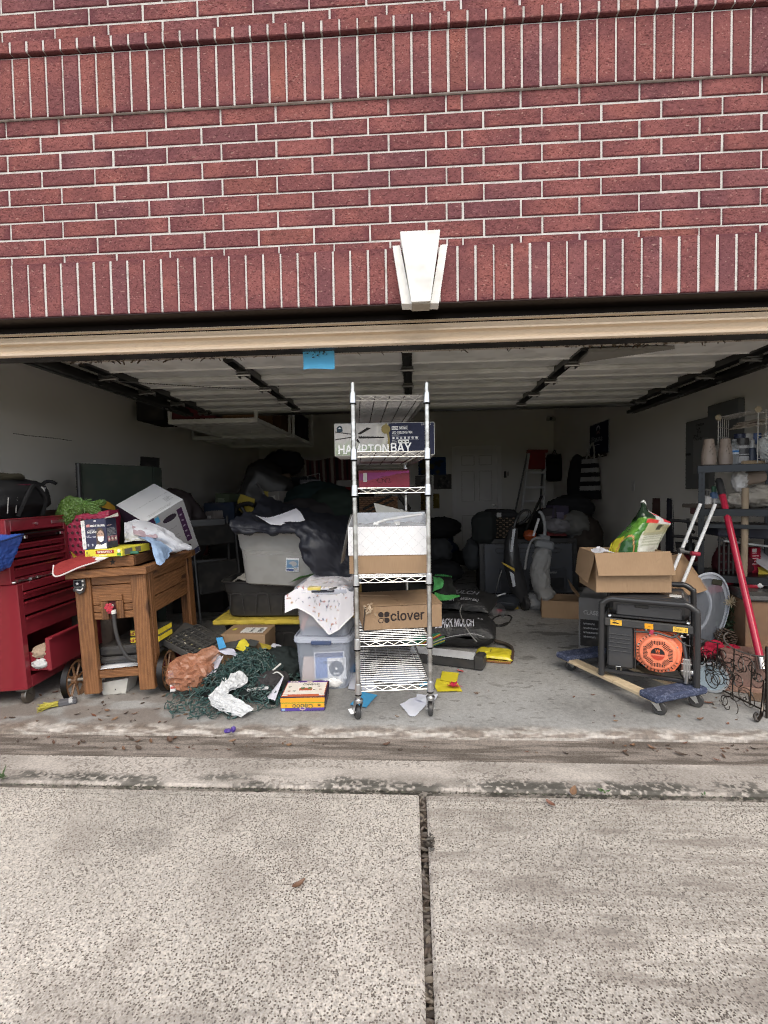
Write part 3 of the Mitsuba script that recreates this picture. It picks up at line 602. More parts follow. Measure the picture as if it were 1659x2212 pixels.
# white lattice lid over a cardboard carton on the fourth shelf
Y4 = .38; q0, q1 = at(755, 1239, Y4), at(926, 1239, Y4); BF = fr((q0[0], Y4, lv[3] + .004), az=2); w, hb = q1[0] - q0[0], .10
def open_box(mb, w, d_, h, th, col, z0=0, x0=0, y0=0):
    for a_ in ((x0, x0 + w, y0, y0 + th), (x0, x0 + w, y0 + d_ - th, y0 + d_), (x0, x0 + th, y0 + th, y0 + d_ - th), (x0 + w - th, x0 + w, y0 + th, y0 + d_ - th)): mb.bx(*a_, z0, z0 + h, col, .001)
    return mb.bx(x0 + th, x0 + w - th, y0 + th, y0 + d_ - th, z0, z0 + th, col, .001)
m = MB(BF); open_box(m, w, .34, .20, .004, (.34, .225, .14)); m.M = np.eye(4); f = face(BF, 0, 0, 0)
for x in (.085, .112):
    decal(m, f, [(x + .012 * math.cos(t), hb - .001 + .009 * math.sin(t)) for t in np.linspace(math.pi, 2 * math.pi, 12)], (.05, .035, .03), .001)
whole('open_carton', 'plain brown cardboard carton half hidden under a white lattice patterned lid', 'box', m, 'cardboard')
WL = thing('patterned_lid', 'white box lid with a fine grey diamond lattice on the open carton', 'lid')
zf = at(800, 1138, Y4)[2] - BF[2, 3]; zb_ = at(850, 1107, Y4 + .33)[2] - BF[2, 3]; e = .004
m = MB(BF); wh = (.74, .74, .755)
m.add(hexa([(-e, -e, hb), (w + e, -e, hb), (w + e, -.001, hb), (-e, -.001, hb)], [(-e, -e, zf), (w + e, -e, zf), (w + e, -.001, zf), (-e, -.001, zf)]), wh, 10)
for x in (-e, w + .001):
    m.add(hexa([(x, 0, hb), (x + .003, 0, hb), (x + .003, .345, hb), (x, .345, hb)], [(x, 0, zf), (x + .003, 0, zf), (x + .003, .345, zb_), (x, .345, zb_)]), wh, 10)
m.bx(-e, w + e, .346, .349, hb, zb_, (.62, .65, .70), .001)
def lattice(F, x0, x1, y0, y1, st):
    for s in (-1, 1):
        for c in np.arange(-3, 3, st):
            P = []
            for x in (x0, x1):
                y = s * (x - x0) + c
                if y0 <= y <= y1: P.append((x, y))
            for y in (y0, y1):
                x = x0 + s * (y - c)
                if x0 < x < x1: P.append((x, y))
            if len(P) >= 2 and abs(P[0][0] - P[1][0]) > .004:
                (xa, ya_), (xb, yb_) = P[:2]; nx = np.linspace(xa, xb, 2); decal(m, F, [(xa, ya_ - .0009), (xb, yb_ - .0009), (xb, yb_ + .0009), (xa, ya_ + .0009)] if xa < xb else [(xb, yb_ - .0009), (xa, ya_ - .0009), (xa, ya_ + .0009), (xb, yb_ + .0009)], (.55, .55, .57), .0008)
m.M = np.eye(4); lattice(face(BF, 0, -e, 0), 0, w, hb + .002, zf - .002, .062); lattice(face(BF, 0, .346, 0), 0, w, zf + .004, zb_ - .002, .05)
scene[WL] = {**m.done(), 'bsdf': ref('paper')}
m = MB(); pts = [at(x, y, Y4 + d_) for x, y, d_ in ((757, 1112, .3), (752, 1128, .2), (745, 1165, .14), (739, 1195, .12), (736, 1218, .12))]
m.add(grid(lambda u, v: tuple(np.interp(u, np.linspace(0, 1, 5), A(pts)[:, k]) + (0, .16, 0)[k] * v for k in range(3)), 14, 6), (.50, .49, .46), True)
part(WL, 'loose_flap', m, 'paper')
m = MB(BF)
for i in range(7): m.add(blob((.045, .05, .035), .3, 2, i, 2), (.8, .82, .85), True, fr((.06 + .055 * i, .12 + .05 * (i % 3), zf - .03)))
whole('plastic_packaging', 'clump of clear plastic packaging inside the lattice lid box', 'packaging', m, 'haze_bag')
m = MB(BF).add(tube([(.15, .05, zf + .018), (.2, .10, zf + .030), (w - .02, .25, zf + .052)], .007, 8), (.8, .8, .8), 40).box((.145, .05, zf + .012), (.03, .02, .016), (.8, .8, .8), .004)
m.add(lathe([(0, 0), (.017, 0), (.017, .018), (0, .018)], 14), (.75, .75, .74), 40, fr((.26, .12, zf)))
whole('white_plastic_tube', 'thin white plastic tube lying across the open lattice lid box', 'tube', m, 'plastic')
m = MB().add(slab([at(x, y, .95) for x, y in ((814, 1108), (816, 1094), (808, 1086), (822, 1092), (888, 1107), (889, 1110))], .03), (.50, .50, .46), 15)
for x, y in ((824, 1098), (845, 1098), (865, 1103)): m.box(at(x, y, .945), (.03, .012, .016), (.62, .62, .58))
whole('plastic_bracket', 'pale grey moulded plastic bracket standing behind the lattice lid', 'bracket', m, 'plastic')

# the clover carton
c0, c1 = gr(785, 1363, lv[4] + .004), gr(955, 1354, lv[4] + .004); w = np.linalg.norm(c1 - c0); az = math.degrees(math.atan2(c1[1] - c0[1], c1[0] - c0[0])); h = .138
CF = fr((c0[0], c0[1], lv[4] + .004), az=az); CC = thing('cardboard_carton', 'torn brown carton printed with a four leaf mark and the word clover', 'box')
m = MB(CF); d_ = .42
m.bx(0, w, 0, d_, 0, h - .006, (.34, .23, .145), .004)
part(CC, 'body', m, 'cardboard')
fl = [[(0, -.003, h - .004), (w * .52, -.002, h - .002), (w * .46, .20, h + .010), (.0, .19, h + .014)], [(w * .49, -.004, h - .002), (w + .002, -.002, h - .004), (w + .002, .20, h + .006), (w * .40, .20, h + .016)], [(0, .40, h - .002), (w, .41, h - .002), (w, .20, h + .008), (0, .185, h + .022)]]
for p in fl: part(CC, 'flap', MB(CF).add(slab(p, .003), (.5, .5, .5), 10), 'cardboard')
m = MB(); f = face(CF, 0, 0, 0); ink = (.030, .022, .020); L = .052
for sx, sy in ((-1, 1), (1, 1), (1, -1), (-1, -1)):
    cx, cy, r_ = .116 + sx * .0170, .070 + sy * .0170, .0150
    sq = [(cx + r_ * math.cos(t), cy + r_ * math.sin(t)) for t in np.linspace(0, 2 * math.pi, 24, endpoint=False)]
    sq = [p for p in sq if not ((p[0] - cx) * sx < 0 and (p[1] - cy) * sy < 0)]
    cor = (cx - sx * .0142, cy - sy * .0142); k = max(range(len(sq)), key=lambda i: np.hypot(sq[i][0] - sq[i - 1][0], sq[i][1] - sq[i - 1][1])); sq = sq[:k] + [cor] + sq[k:]
    decal(m, f, sq, ink, .0008)
    if (sx, sy) == (-1, -1): decal(m, f, [(cx + (x - cx) * .72, cy + (y - cy) * .72) for x, y in sq], (.33, .22, .14), .0016)
ftext(m, f, 'clover', .052, .150, .050, ink, True, .192)
part(CC, 'printed_mark', m, 'paper')
m = MB()
for i in range(26):
    o = at(795 + rnd.gauss(0, 5), 1312 + rnd.gauss(4, 7), c0[1] - .008); m.box(o, (rnd.uniform(.006, .02), .003, rnd.uniform(.004, .012)), rnd.choice([(.5, .38, .26), (.42, .3, .2), (.55, .45, .33)]), .001, rot(rnd.uniform(-40, 40), rnd.uniform(-60, 60), rnd.uniform(-40, 40)))
m.box(A(c0) + A([.006, -.004, .07]), (.008, .003, .13), (.05, .035, .025), .001, rot(0, 6, 0)); part(CC, 'torn_corner', m, 'matte', 'torn shredded corner')

# ---------------------------------------------------------------- clear bins, blanket and board game
def bin_(F, w, d_, h, flare, nm, lab, lid=True):
    B = thing(nm, lab, 'storage bin'); m = MB(F); n = 28
    def ring(z, k): 
        a_ = np.linspace(0, 2 * math.pi, n, endpoint=False); e_ = .22
        x = np.sign(np.cos(a_)) * np.abs(np.cos(a_)) ** e_ * (w / 2 - flare * (1 - k)); y = np.sign(np.sin(a_)) * np.abs(np.sin(a_)) ** e_ * (d_ / 2 - flare * (1 - k)); return np.stack([x + w / 2, y + d_ / 2, 0 * x + z], 1)
    zs = [.0, .004, h * .5, h - .02]; R_ = [ring(z, z / h) for z in zs]; v = np.vstack(R_ + [[(w / 2, d_ / 2, .003)]]); f = []
    for i in range(len(zs) - 1):
        for j in range(n): a_, b_, c_, e_ = i * n + j, i * n + (j + 1) % n, (i + 1) * n + (j + 1) % n, (i + 1) * n + j; f += [(a_, b_, c_), (a_, c_, e_)]
    f += [(len(v) - 1, (j + 1) % n, j) for j in range(n)]
    part(B, 'body', m.add(TM(v, f), (.60, .66, .78), 40), 'milky')
    m = MB(F); prof = [(0, h - .03), (.013, h - .03), (.016, h - .022), (.012, h - .004), (0, h)]
    r0 = ring(0, 1); V = []; F_ = []; cc = A([w / 2, d_ / 2, 0])
    for o, z in prof: q = r0 - cc; V.append(q * (1 + o / np.linalg.norm(q[:, :2], axis=1, keepdims=True)) + cc + A([0, 0, z]))
    V = np.vstack(V)
    for i in range(len(prof) - 1):
        for j in range(n): a_, b_, c_, e_ = i * n + j, i * n + (j + 1) % n, (i + 1) * n + (j + 1) % n, (i + 1) * n + j; F_ += [(a_, b_, c_), (a_, c_, e_)]
    m.add(TM(V, F_), (.52, .56, .66), 30); 
    if lid: m.bx(.01, w - .01, .01, d_ - .01, h - .008, h - .002, (.52, .56, .66), .002)
    part(B, 'lid' if lid else 'rim', m, 'frost')
    if lid: part(B, 'latch', MB(F).bx(w * .32, w * .68, -.022, -.008, h - .040, h - .014, (.035, .06, .14), .006), 'plastic')
    return B
b0, b1 = gr(636, 1490), gr(756, 1492); bw = .345; BFm = fr((b0[0], b0[1], .002), az=-1); bh = at(690, 1378, b0[1])[2]
bin_(BFm, bw, .56, bh, .022, 'storage_bin', 'lower translucent bin with blue latch and a disc booklet showing inside')
BU = fr((b0[0] + .004, b0[1] + .012, bh + .006), az=-1.5); bh2 = .29
bin_(BU, bw, .54, bh2, .020, 'storage_bin', 'upper translucent bin under the spotted blanket, full of papers', False)
def jumble(F, w, d_, h, n, seed, cols):
    r_ = random.Random(seed); m = MB(F)
    for i in range(n): m.add(sub(cbox((r_.uniform(.06, .2), r_.uniform(.003, .012), r_.uniform(.10, .2))), 0), r_.choice(cols), 20, fr((w / 2 + r_.uniform(-.3, .3) * w, d_ * (.12 + .8 * i / n), h * .45), r_.uniform(-30, 30), r_.uniform(-30, 10), r_.uniform(-35, 35)))
    return m
whole('paper_bundle', 'folded papers and envelopes leaning inside the upper clear bin', 'papers', jumble(BU, bw, .5, bh2, 16, 4, [(.5, .45, .36), (.35, .3, .25), (.42, .24, .13), (.2, .19, .17), (.6, .58, .55), (.45, .30, .10)]), 'paper')
m = MB(BU).box((.075, .05, .13), (.028, .012, .22), (.40, .17, .09), .005, rot(0, 22, 0)); whole('orange_folder', 'rusty orange folder edge standing in the upper clear bin', 'folder', m, 'paper')
m = MB(BFm); Fp = BFm @ fxy((.125, .035, .055), (1, 0, .05), (0, .18, 1)); m.M = np.eye(4)
decal(m, Fp, rect(0, 0, .175, .150), (.12, .20, .46), .001); decal(m, Fp, rect(-.006, -.006, .187, .162), (.75, .75, .78), 0); decal(m, Fp, rect(.0, .125, .175, .025), (.035, .05, .16), .0018)
decal(m, Fp, rect(.075, -.006, .115, .125), (.78, .78, .80), .0026); decal(m, Fp, circ(.130, .055, .046, 30), (.06, .065, .08), .0034); decal(m, Fp, circ(.130, .055, .008, 14), (.8, .8, .8), .0042); decal(m, Fp, rect(.112, .020, .036, .011), (.6, .6, .62), .0042); decal(m, Fp, rect(.165, .075, .018, .04), (.5, .5, .5), .0034)
ftext(m, Fp, 'IQIUE', .012, .050, .088, (.02, .02, .03), False, .06, .0046)
whole('disc_booklet', 'blue software booklet with a black disc in the lower clear bin', 'booklet', m, 'paper')
m = MB(BFm).add(slab([(.03, .06, .01), (.13, .05, .01), (.10, .10, .17), (.035, .11, .165)], .003), (.55, .42, .36), 10).add(blob((.06, .05, .035), .3, 3, 5, 2), (.72, .71, .70), True, fr((.23, .06, .035))).bx(.03, .12, .10, .25, .008, .06, (.5, .38, .3)).bx(.05, .30, .30, .50, .006, .16, (.40, .42, .45)).bx(.10, .3, .25, .29, .006, .20, (.5, .5, .52))
whole('folded_papers', 'pinkish papers and white tissue at the bottom of the lower clear bin', 'papers', m, 'paper')
# blanket: top, then a pointed drop over the front
zt_ = bh + bh2 + .012; x0_, yf_ = b0[0], b0[1]
def blanket(u, v):
    x = x0_ - .028 + (bw + .052) * u
    tip = np.interp(u, [0, .12, .38, .62, .78, 1], [.10, .10, .155, .272, .235, .150])
    s = v * (.50 + tip); t = np.clip(s - .48, 0, 9); top = np.clip(.48 - s, 0, 9)
    n = meshkit.fbm(np.stack([u * 5, s * 9, 0 * u], -1), 3, 3) - .5; n2 = meshkit.fbm(np.stack([u * 11, 0 * u, s * 2.0], -1), 2, 8) - .5
    bend = np.minimum(t, .03) / .03
    y = yf_ + .50 - np.minimum(s, .48) - .010 - .010 * bend - .05 * t * np.sin(u * 9 + 1) ** 2 - .020 * bend * n2
    z = zt_ - np.clip(t - .01, 0, 9) + .030 * n * (1 - bend) + .03 * np.clip(top - .3, 0, 1) * (1 + np.sin(u * 14))
    lf = np.clip(.16 - u, 0, 1) / .16; x = x - .018 * lf; z = z - .06 * lf * (1 - bend * .4)
    rt = np.clip(u - .9, 0, 1) / .1; z = z - .05 * rt * (1 - bend)
    return x, y, z
m = MB().add(grid(blanket, 60, 80), (.72, .71, .75), True); BLK = thing('baby_blanket', 'white baby blanket with small animal prints draped over the clear bins', 'blanket')
r_ = random.Random(11)
for i in range(230):
    u, v = r_.uniform(.03, .97), r_.uniform(.25, .97); P = [A([float(q) for q in blanket(A(u + du), A(v + dv))]) for du, dv in ((0, 0), (.004, 0), (0, .004))]
    ex = P[1] - P[0]; ey = P[2] - P[0]; nn = np.cross(ex, ey); F = fxy(P[0] + .0012 * nn / np.linalg.norm(nn) * (1 if nn[1] < 0 or nn[2] > 0 else -1), ex, ey); a_ = r_.uniform(0, 360); s = r_.uniform(.0042, .0085)
    c = r_.choice([(.45, .17, .13), (.10, .12, .22), (.45, .36, .22), (.42, .40, .40), (.5, .24, .16), (.14, .16, .26)])
    decal(m, F @ fr(az=a_), circ(0, 0, s, 7, s * .5), c, 0); decal(m, F @ fr(az=a_), circ(s * .9, s * .45, s * .4, 6), c, .0003)
scene[BLK] = {**m.done(), 'bsdf': ref('fabric')}
m = MB(); hem = A([[float(q) for q in blanket(A(u), A(1.0))] for u in np.linspace(0, 1, 50)]); part(BLK, 'hem', MB().add(tube(hem + A([0, -.002, 0]), .0035, 6), (.85, .84, .85), 40), 'fabric')
g = gr(668, 1262, zt_ + .01)
m = MB(fr(gr(664, 1276, zt_ + .012), az=8)).bx(0, .075, 0, .05, 0, .016, (.58, .46, .10), .003).bx(.004, .071, .004, .046, .0162, .0175, (.72, .66, .42)); M0 = m.M; m.M = np.eye(4); lines(m, M0 @ fr((.01, .03, .018)), 0, 0, .05, 3, .009, (.3, .22, .05))
whole('card_packet', 'small yellow boxed packet lying on the blanket', 'packet', m, 'plastic')
m = MB(fr(gr(672, 1281, zt_ + .004), az=4)).bx(0, .13, 0, .035, 0, .010, (.015, .018, .03), .004).bx(.0, .03, .002, .033, .0102, .0110, (.05, .08, .2)).bx(.09, .12, .004, .03, .010, .0125, (.3, .3, .32)).add(tube(spline([(.1, .02, .014), (.14, .035, .02), (.125, .05, .018), (.1, .04, .014)], 6), .004, 6), (.02, .02, .02))
whole('black_gadget', 'black and navy packaged gadget lying on the blanket', 'gadget', m, 'gloss')
m = MB().add(grid(lambda u, v: (gr(725, 1272, zt_)[0] + .07 * u, gr(725, 1268, zt_)[1] + .05 * v + .02 * u, zt_ + .024 + .012 * np.sin(u * 5) + .01 * v), 8, 6), (.42, .42, .45), True); whole('foil_wrapper', 'clear and silver wrapper lying on the blanket', 'wrapper', m, 'gloss')
m = MB().add(patch([[(620, 1262, 1.2), (680, 1238, 1.25), (770, 1246, 1.2)], [(640, 1252, 1.15), (690, 1246, 1.15), (770, 1254, 1.1)]], 12, 20, .01), (.035, .10, .025), True); whole('green_cloth', 'dark green cloth peeking out behind the blanket', 'cloth', m, 'fabric')

# board game
g0, g1 = gr(606, 1537), gr(702, 1535); w = np.linalg.norm(g1 - g0); az = math.degrees(math.atan2(g1[1] - g0[1], g1[0] - g0[0])); GF = fr(g0, az=az); h = .078; dg = gr(700, 1470, h)[1] - g1[1]
GB = thing('board_game', 'orange and purple boxed board game on the floor before the clear bins', 'board game')
m = MB(GF).bx(0, w, 0, dg, 0, h * .62, (.04, .03, .05), .002); f = face(GF, 0, 0, 0)
part(GB, 'base', m, 'plastic')
m = MB(GF).bx(-.002, w + .002, -.002, dg + .002, h * .60, h, (.05, .03, .05), .003); m.M = np.eye(4)
t = face(GF, 0, 0, h, 'top')
decal(m, t, rect(.004, .004, w - .008, dg - .008), (.50, .12, .05), .0008); decal(m, t, rect(.008, .035, w - .016, dg - .06), (.74, .68, .60), .0016); decal(m, t, rect(.004, dg - .024, w - .008, .02), (.10, .04, .22), .0016)
ftext(m, t, 'Cadoo', .030, w * .40, dg * .70, (.12, .12, .10), True, w * .40, .0024); lines(m, t, w * .38, dg * .64, w * .44, 1, .006, (.3, .25, .2))
decal(m, t, rect(w * .36, dg * .38, w * .30, dg * .14), (.42, .10, .05), .0024); decal(m, t, rect(w * .40, dg * .44, w * .08, dg * .12), (.10, .14, .06), .0030); decal(m, t, rect(w * .56, dg * .44, w * .08, dg * .12), (.14, .18, .08), .0030)
for x, y in ((.12, .6), (.14, .34), (.8, .62), (.85, .42), (.72, .4), (.26, .34)): decal(m, t, circ(w * x, dg * y, .009, 9, .006), rnd.choice([(.4, .12, .06), (.12, .15, .1), (.25, .2, .15)]), .0026)
for x in (.10, .17, .24): decal(m, t, circ(w * x, dg * .93, .007, 12), (.7, .6, .5), .003)
decal(m, t, circ(w * .55, dg * .90, .018, 16, .012), (.62, .5, .42), .003); decal(m, t, rect(w * .86, .012, .03, .018), (.7, .66, .6), .003); decal(m, t, rect(w * .03, .012, .03, .014), (.7, .66, .6), .003)
part(GB, 'box_lid', m, 'paper')
m = MB(); decal(m, f, rect(.003, .020, w - .006, .026), (.72, .36, .03), .0030); decal(m, f, rect(.003, .003, w - .006, .017), (.085, .05, .25), .0030); decal(m, f, rect(.001, .050, w - .002, h - .053), (.70, .33, .03), .0034); decal(m, f, rect(.003, .045, w - .006, .005), (.22, .26, .03), .0034)
ftext(m, f, 'Cadoo', .024, w * .74, .040, (.14, .13, .06), True, w * .46, .0042, True)
decal(m, f, circ(w * .5, .016, .016, 16, .010), (.6, .45, .38), .0042); decal(m, f, circ(w * .5, .016, .011, 14, .005), (.10, .05, .25), .0048); decal(m, f, rect(.008, .006, .018, .011), (.25, .4, .55), .0042)
decal(m, f, star(w * .13, .033, .013, .35, 7), (.45, .30, .03), .0042); decal(m, f, star(w * .87, .033, .012, .3, 6), (.06, .05, .04), .0042); lines(m, f, w * .3, .062, w * .4, 1, .005, (.3, .12, .02))
part(GB, 'front_print', m, 'paper')
# ---------------------------------------------------------------- red tool chest by the left wall, with its load
RED = (.195, .008, .018); g = gr(63, 1528); TF = fr((g[0], g[1], 0), az=4, ay=-3.2)
def frontx(F, x, y, z): return F @ fxy((x, y, z), (0, 1, 0), (0, 0, 1))          # a face looking along +x
def drawer(mb, x, y0, y1, z0, z1, col=RED):
    mb.bx(x - .02, x + .004, y0, y1, z0, z1, col, .003)
    mb.add(hull([(x + .004, y0, z1 - .012), (x + .022, y0, z1 - .006), (x + .022, y0, z1 + .002), (x + .004, y0, z1 + .002), (x + .004, y1, z1 - .012), (x + .022, y1, z1 - .006), (x + .022, y1, z1 + .002), (x + .004, y1, z1 + .002)]), col, 15)
RC = thing('rolling_cabinet', 'lower red steel rolling tool cabinet with its bottom drawer pulled open', 'tool cabinet')
m = MB(TF); L = .64
m.bx(-.46, 0, 0, .045, .10, .70, RED, .004).bx(-.46, 0, L - .045, L, .10, .70, RED, .004).bx(-.46, -.44, .045, L - .045, .10, .70, RED, .002).bx(-.44, 0, .045, L - .045, .655, .70, RED, .003).bx(-.44, 0, .045, L - .045, .10, .165, RED, .003).bx(-.44, -.05, .045, L - .045, .17, .175, (.1, .005, .01), .001)
part(RC, 'carcass', m, 'gloss')
for z0, z1 in ((.605, .645), (.515, .59), (.40, .50)): mm = MB(TF); drawer(mm, -.012, .05, L - .05, z0, z1); part(RC, 'drawer', mm, 'gloss')
mm = MB(TF); drawer(mm, .11, .05, L - .05, .185, .375); mm.bx(-.25, .10, .055, .065, .19, .30, RED, .002).bx(-.25, .10, L - .065, L - .055, .19, .30, RED, .002).bx(-.25, .10, .065, L - .065, .19, .195, RED, .001)
k = part(RC, 'drawer', mm, 'gloss', 'pulled out bottom drawer')
part(RC, 'hinge_clip', MB(TF).add(blob((.016, .014, .010), .1, 2, 1, 2), (.7, .7, .7), True, fr((-.03, .02, .712))), 'metal')
for x, y in ((-.05, .05), (-.4, .05), (-.05, L - .05), (-.4, L - .05)):
    cm = MB(TF).bx(x - .03, x + .03, y - .03, y + .03, .086, .10, (.3, .3, .3)).add(cyl(.045, .028, 20, b=.004), (.22, .20, .18), 40, fr((x, y + .02, .047), ay=90)).add(hull([(x - .02, y - .02, .09), (x - .02, y + .03, .09), (x - .02, y + .03, .045), (x + .02, y - .02, .09), (x + .02, y + .03, .09), (x + .02, y + .03, .045)]), (.35, .33, .3), 20)
    part(RC, 'caster', cm, 'metal')
for i, (c, nm, lab, cat) in enumerate((((.48, .48, .48), 'plastic_pouch', 'white plastic pouch inside the open bottom drawer', 'pouch'), ((.36, .27, .20), 'rag', 'crumpled brown rag inside the open bottom drawer', 'rag'))):
    whole(nm, lab, cat, MB(TF).add(blob((.045, .055, (.03, .035)[i]), .3, 2.5, i + 3, 3), c, True, fr((.045, .09 + .01 * i, (.23, .29)[i]))), ('film', 'fabric')[i])
UC = thing('tool_chest', 'upper red drawer chest standing on the rolling tool cabinet', 'tool chest')
m = MB(TF); L = .55
m.bx(-.42, -.03, 0, .04, .703, 1.07, RED, .004).bx(-.42, -.03, L - .035, L, .703, 1.07, RED, .004).bx(-.42, -.40, .04, L - .035, .703, 1.07, RED, .002).bx(-.40, -.03, .04, L - .035, 1.0, 1.07, RED, .004).bx(-.40, -.03, .04, L - .035, .703, .73, RED, .003).bx(-.06, -.02, .0, L, 1.066, 1.074, RED, .003)
part(UC, 'carcass', m, 'gloss')
for z0, z1 in ((.895, .925), (.848, .882), (.800, .835), (.735, .787)): mm = MB(TF); drawer(mm, -.042, .045, L - .04, z0, z1); part(UC, 'drawer', mm, 'gloss')
mm = MB(TF).bx(-.06, -.028, .045, L - .045, .945, .985, (.018, .018, .02), .008).add(tube(spline([(-.03, .07, .965), (-.005, .09, .978), (-.005, L - .1, .978), (-.03, L - .08, .965)], 6), .009, 8), (.05, .05, .055), 40)
for y in (.12, L - .10): mm.bx(-.026, -.012, y, y + .03, .950, .978, (.55, .54, .52), .004)
part(UC, 'tray_handle', mm, 'metal')
part(UC, 'lock', MB(TF).add(cyl(.008, .012, 12), (.7, .7, .7), 35, fr((-.024, L * .45, 1.035), ay=90)), 'metal'); part(UC, 'name_plate', MB(TF).bx(-.030, -.026, L * .72, L * .95, 1.025, 1.045, (.45, .42, .42), .001), 'metal')
for i, (y, l, az_) in enumerate(((.12, .13, 80), (.18, .10, 95), (.26, .12, 86), (.42, .10, 82))):
    mm = MB(TF @ fr((-.013, y, .708), az=az_)).add(bar((-l / 2, 0, .004), (l / 2, 0, .004), .005, 8), (.42, .41, .40)).add(cyl(.010, .012, 12), (.5, .5, .5), 35, fr((-l / 2, 0, .006), ay=90)).box((l / 2, 0, .006), (.026, .018, .009), (.45, .45, .44))
    whole('wrench', ('short socket wrench lying nearest on the red cabinet ledge', 'second wrench on the red cabinet ledge', 'third wrench on the red cabinet ledge', 'farthest wrench on the red cabinet ledge')[i], 'wrench', mm, 'metal')
# duffel bag on the chest
DB = thing('duffel_bag', 'black duffel bag with a maroon panel on top of the red chest', 'bag'); bk = (.014, .014, .016)
DF = TF @ fr((-.20, .24, 1.085), az=92)
def roundbox(sx, sy, sz, r, n=3, bulge=0.0):
    mm = sub(cbox((sx, sy, sz), r), n); v = A(mm.vertices); s = v / A([sx, sy, sz]) * 2; mm.vertices = v * (1 + bulge * (1 - np.abs(s[:, [1, 2, 0]]) ** 2) * (1 - np.abs(s[:, [2, 0, 1]]) ** 2)); return mm
bod = wrinkle(roundbox(.52, .27, .20, .06, 3, .22), .014, 9, 2)
part(DB, 'body', MB(DF).add(bod, bk, True, fr((0, 0, .11))), 'fabric')
m = MB(DF).add(patch([[(-.25, -.120, .135), (-.05, -.160, .14), (.12, -.160, .135), (.20, -.135, .12)], [(-.25, -.110, .185), (-.05, -.128, .19), (.12, -.128, .19), (.20, -.11, .18)]], 10, 20, .003, 12, 1, True), (.20, .012, .045), True)
part(DB, 'maroon_panel', m, 'fabric')
m = MB(DF @ fxy((.10, -.166, .142), (1, .05, 0), (0, .65, 1))); m2 = m.M; m.M = np.eye(4)
for q in ([(0, .01), (.02, .035), (.045, .04), (.05, .02), (.03, .008)], [(.05, .03), (.075, .034), (.085, .045), (.06, .022)], [(.012, .006), (.026, .0), (.04, .004), (.03, .014)]): decal(m, m2, q, (.62, .60, .60), .003)
part(DB, 'emblem', m, 'paper')
part(DB, 'strap', MB(DF).add([tube(spline(p, 6), .012, 6) for p in ([(-.1, -.14, .0), (-.06, -.185, .13), (.02, -.18, .18), (.10, -.185, .10), (.12, -.145, .0)], [(.24, -.05, .12), (.29, -.06, .20), (.33, -.08, .22), (.34, -.12, .20)], [(-.2, 0, .21), (-.05, -.03, .245), (.12, .0, .22)])], bk, 40).add([tube([(x, -.15, .02), (x, -.165, .11)], .003, 5) for x in (-.2, -.13)], (.30, .30, .30), 40), 'fabric')
m = MB(DF).add(wrinkle(sub(cbox((.3, .2, .03), .01), 3), .012, 14, 4), (.05, .045, .03), True, fr((-.1, -.0, .235))); whole('camouflage_jacket', 'dark jacket lying folded over the black duffel bag', 'jacket', m, 'fabric')
# blue shopping bag at the left edge
g = at(8, 1165, .30); BBg = thing('blue_bag', 'blue shopping bag with a white stripe cut by the left edge of the picture', 'bag')
m = MB(fr(g, az=-10, s=.72)).add(wrinkle(sub(hull([(-.16, -.1, 0), (.075, -.11, -.01), (.085, .08, .03), (-.16, .1, .02), (-.16, -.07, -.26), (-.01, -.05, -.22), (-.01, .05, -.22), (-.16, .07, -.26)]), 4), .010, 12, 2), (.020, .075, .34), True); M0 = m.M
part(BBg, 'body', m, 'film'); part(BBg, 'rim', MB(M0).add(tube(spline([(-.16, -.11, .006), (-.02, -.13, -.004), (.085, -.115, -.008), (.098, .0, .015), (.085, .085, .03)], 5), .008, 6), (.012, .025, .10), 40), 'fabric')
m = MB(M0)
for i in range(3): m.add(slab([(-.02 + .022 * i, -.118, -.06), (-.008 + .022 * i, -.118, -.06), (-.03 + .022 * i, -.098, -.14), (-.042 + .022 * i, -.098, -.14)], .002), (.55, .6, .75), 10)
part(BBg, 'print', m, 'paper')
# ---------------------------------------------------------------- wooden cooler cart
CT = thing('cooler_cart', 'rustic stained wood cooler cart with spoked wheels and a red tap', 'cart')
WF = fr((-1.520, .530, 0), az=6, ay=-2.8) @ np.diag([1, 1.08, 1.05, 1.0]); W, Dp = .405, .74
def wpart(nm, boxes, bs, lab=None, root=None):
    m = MB(WF)
    for b in boxes: m.bx(*b[:6], (.5, .5, .5), .003)
    return part(root or CT, nm, m, bs, lab)
lw, lt = .088, .036
for x0, y0 in ((-W, 0), (-lw, 0), (-W, Dp - lt), (-lw, Dp - lt)):
    wpart('leg', [(x0, x0 + lw, y0, y0 + lt, .052, .70)], 'woodz')
    xs_ = (x0 - .002, x0 + .022) if x0 < -.2 else (x0 + lw - .022, x0 + lw + .002); wpart('leg_side', [(*xs_, (y0 + lt + .002) if y0 == 0 else y0 - .062, (y0 + lt + .062) if y0 == 0 else y0 - .002, .055, .70)], 'woodz')
for z0, z1 in ((.655, .702), (.545, .651), (.505, .541), (.462, .501)): wpart('front_plank', [(-W + lw + .001, -lw - .001, .012, .028, z0, z1)], 'woodx')
for z0, z1 in ((.655, .70), (.555, .650), (.462, .550)):
    wpart('side_plank', [(-.028, -.008, .105, Dp - .105, z0, z1)], 'woody'); wpart('side_plank', [(-W + .008, -W + .028, .105, Dp - .105, z0, z1)], 'woody')
wpart('rear_plank', [(-W + lw, -lw, Dp - .03, Dp - .012, .462, .70)], 'woodx')
wpart('tap_board', [(-.272, -.142, -.004, .010, .565, .598)], 'woodx'); wpart('tap_board', [(-.266, -.224, -.004, .010, .462, .563)], 'woodz'); wpart('tap_board', [(-.180, -.140, -.004, .010, .464, .563)], 'woodz')
